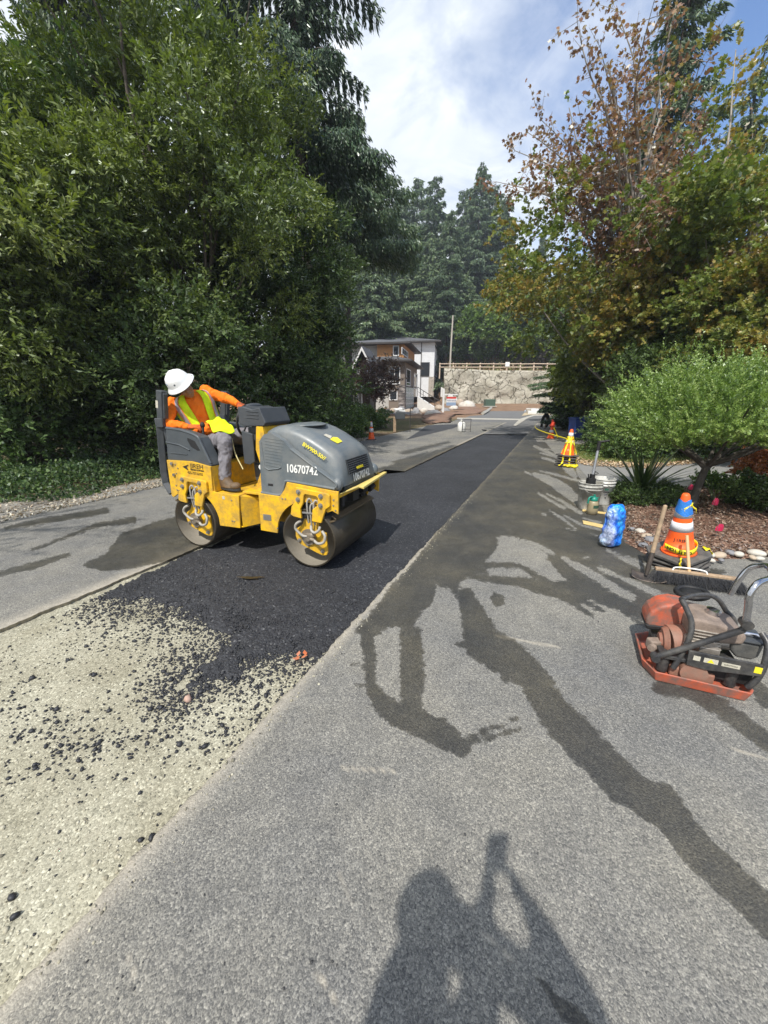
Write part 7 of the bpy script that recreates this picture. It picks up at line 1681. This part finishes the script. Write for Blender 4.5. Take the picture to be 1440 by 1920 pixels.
for k,(px,py,zc,rad,m_,lb,nl,L,W) in enumerate(((1182,946,.11,.30,LM_B,'low dark evergreen mat just behind the blue bottle pack',7000,.035,.010),(1228,938,.09,.28,LM_B,'low dark evergreen mat under the strap leaved plant',6000,.035,.010),(1162,926,.07,.15,LM_IV,'small green tuft beside the clean bucket',2500,.035,.010),
      (1425,962,.20,.38,LM_B,'dark green bush at the right edge below the orange one',9000,.045,.016),(1350,915,.06,.40,LM_IV,'low green ground shrub beside the driveway edge',6000,.04,.014),(1258,955,.10,.2,LM_B,'small dark mat left of the taped cone top',2500,.03,.009))):
    x,y=G(px,py); crown_tree('shrub',lb,(x,y,.03),zc*2,rad,zc,zc,26,nl,L,W,m_,M_BARK,120+k,clr=rad*.42,cat='shrub',group=LS,bias=.2,trunk_r=.012,strunk=False)
x,y=G(1425,932); crown_tree('shrub','orange red leaved bush at the right edge of the mulch bed',(x,y,.03),.8,.5,.42,.24,30,9000,.045,.016,leafmat('orange bush leaf',[(.30,.09,.035),(.48,.17,.07),(.55,.26,.12)]),M_BARK,131,clr=.2,cat='shrub',bias=.3,trunk_r=.015,strunk=False)
# dark red tree by the gabled house
x,y,z=ground_at(703,31.); crown_tree('plum_tree','small dark red leaved tree in front of the houses',(x,y,.3),4.2,1.7,2.5,1.3,46,6500,.16,.06,LM_DR,M_BARK,140,clr=.5,cat='tree',bias=.25,trunk_r=.07)
# ivy hedge on the left verge past the roller
HV='ivy mounds along the left verge beyond the roller'
for k,(px,Y,rad,zc,lb) in enumerate(((552,12.4,1.1,.45,'ivy mound partly behind the roller hood'),(612,14.2,1.2,.5,'ivy mound directly behind the verge cone'),(632,17.5,1.5,.6,'ivy mound farther back behind the verge cone'),(672,19.5,1.3,.45,'ivy mound nearest the mailbox'),(520,11.2,1.1,.5,'ivy mound above the grey hood top'))):
    x,y,z=ground_at(px,Y); crown_tree('ivy_mound',lb,(x,y,z),1,rad,zc,zc,44,16000,.085,.030,LM_IV if k%2 else LM_B,M_BARK,150+k,clr=.34,cat='ivy',group=HV,bias=.2,trunk_r=.02,strunk=False)
# bramble ground cover and litter between the road and the wood
n=52000; u=rng.uniform(-.5,13.5,n); v=-6.35-rng.uniform(0,1,n)**.8*2.6; edge_=-6.85-.3*np.sin(u*1.3)-.25*np.sin(u*3.1+1)-np.clip(4.2-u,0,3)*.25
k=v<edge_; u,v=u[k],v[k]; x=u*sR+v*cR; y=u*cR-v*sR; hh=np.clip((edge_[k]-v)/.7,0.05,1); z=hh*(.08+.32*vnoise(x,y,1.4,41)+.15*vnoise(x,y,4,42))*rng.uniform(.25,1,len(x))
leaf_mesh('ground_cover',np.stack([x,y,z],-1),unit(len(x),rng)*.8+np.array([.1,-.35,.35]),rng.uniform(.04,.085,len(x)),.022,LM_C,seed=9); tag(bpy.data.objects['ground_cover'],'brambles and ivy covering the left verge',kind='stuff')
n=16000; u=rng.uniform(-1,13,n); v=-6.15-rng.uniform(0,1,n)**1.3*1.2; x=u*sR+v*cR; y=u*cR-v*sR
flakes('verge_litter',np.stack([x,y,.0+rng.uniform(0,.02,n)],-1),rng.uniform(.008,.03,n),[(.16,.10,.06),(.32,.22,.13),(.5,.42,.3),(.3,.3,.28)],6,label='dry leaves and grit along the left road edge')
vg=pm('grey grit verge',(.26,.245,.215),.95,var=.4,scale=22,bump=.6,bd=.01,dirt=.4,dcol=(.15,.11,.07),dscale=1.3)
b=MB(); pts=[]
for q in np.arange(-1,14,.5): pts.append((uv2xy(q,-6.22),uv2xy(q,-7.0-.3*math.sin(q)-max(0,4.2-q)*.3)))
for (a_,c_),(a2,c2_) in zip(pts[:-1],pts[1:]): b.add([(a_[0],a_[1],.004),(a2[0],a2[1],.004),(c2_[0],c2_[1],.012),(c_[0],c_[1],.012)],[(0,1,2,3)])
o=b.build('verge',vg); tag(o,kind='structure')
# sparse roadside tree left of the camera; its twigs throw the streaks on the left lane
x,y=uv2xy(-1.8,-6.4); e=empty('roadside_tree',(x,y,0),label='sparse roadside tree left of the camera casting twig shadows on the road',cat='tree')
b=MB(); b.tube([(0,0,-.1),(.1,.1,2.5),(.2,.3,5)],[.12,.09,.05],8); LP=[];LD=[]; r_=np.random.default_rng(15)
for k in range(16):
    a=r_.uniform(-.5,1.4); d=np.array([math.cos(a),math.sin(a),r_.uniform(-.05,.35)]); d/=np.linalg.norm(d); p=np.array([.1,.15,r_.uniform(2.6,5.)]); pts=[p.copy()]
    for j in range(6):
        d=d+r_.normal(0,.08,3); d/=np.linalg.norm(d); p=p+d*r_.uniform(.3,.45); pts.append(p.copy()); m_=6; LP.append(p+r_.normal(0,.14,(m_,3))); LD.append(r_.normal(0,1,(m_,3)))
    b.tube([Vector(q) for q in pts],list(np.linspace(.028,.008,7)),5,cap=False)
b.build('trunk',M_BARK,e); leaf_mesh('crown',np.concatenate(LP),np.concatenate(LD),.09,.022,LM_A,e,16)

# ================================================================ thin summer haze over the whole place
b=MB(); b.bx(-330,290,-75,330,-1.6,44); hz_=b.build('haze',newmat('haze')[0]); m_=hz_.data.materials[0]; nt=m_.node_tree; pv=nt.nodes.new('ShaderNodeVolumePrincipled'); pv.inputs['Color'].default_value=(.80,.88,1,1); pv.inputs['Density'].default_value=.0009; pv.inputs['Anisotropy'].default_value=.2
nt.links.new(pv.outputs[0],[n for n in nt.nodes if n.type=='OUTPUT_MATERIAL'][0].inputs['Volume']); tag(hz_,kind='stuff')
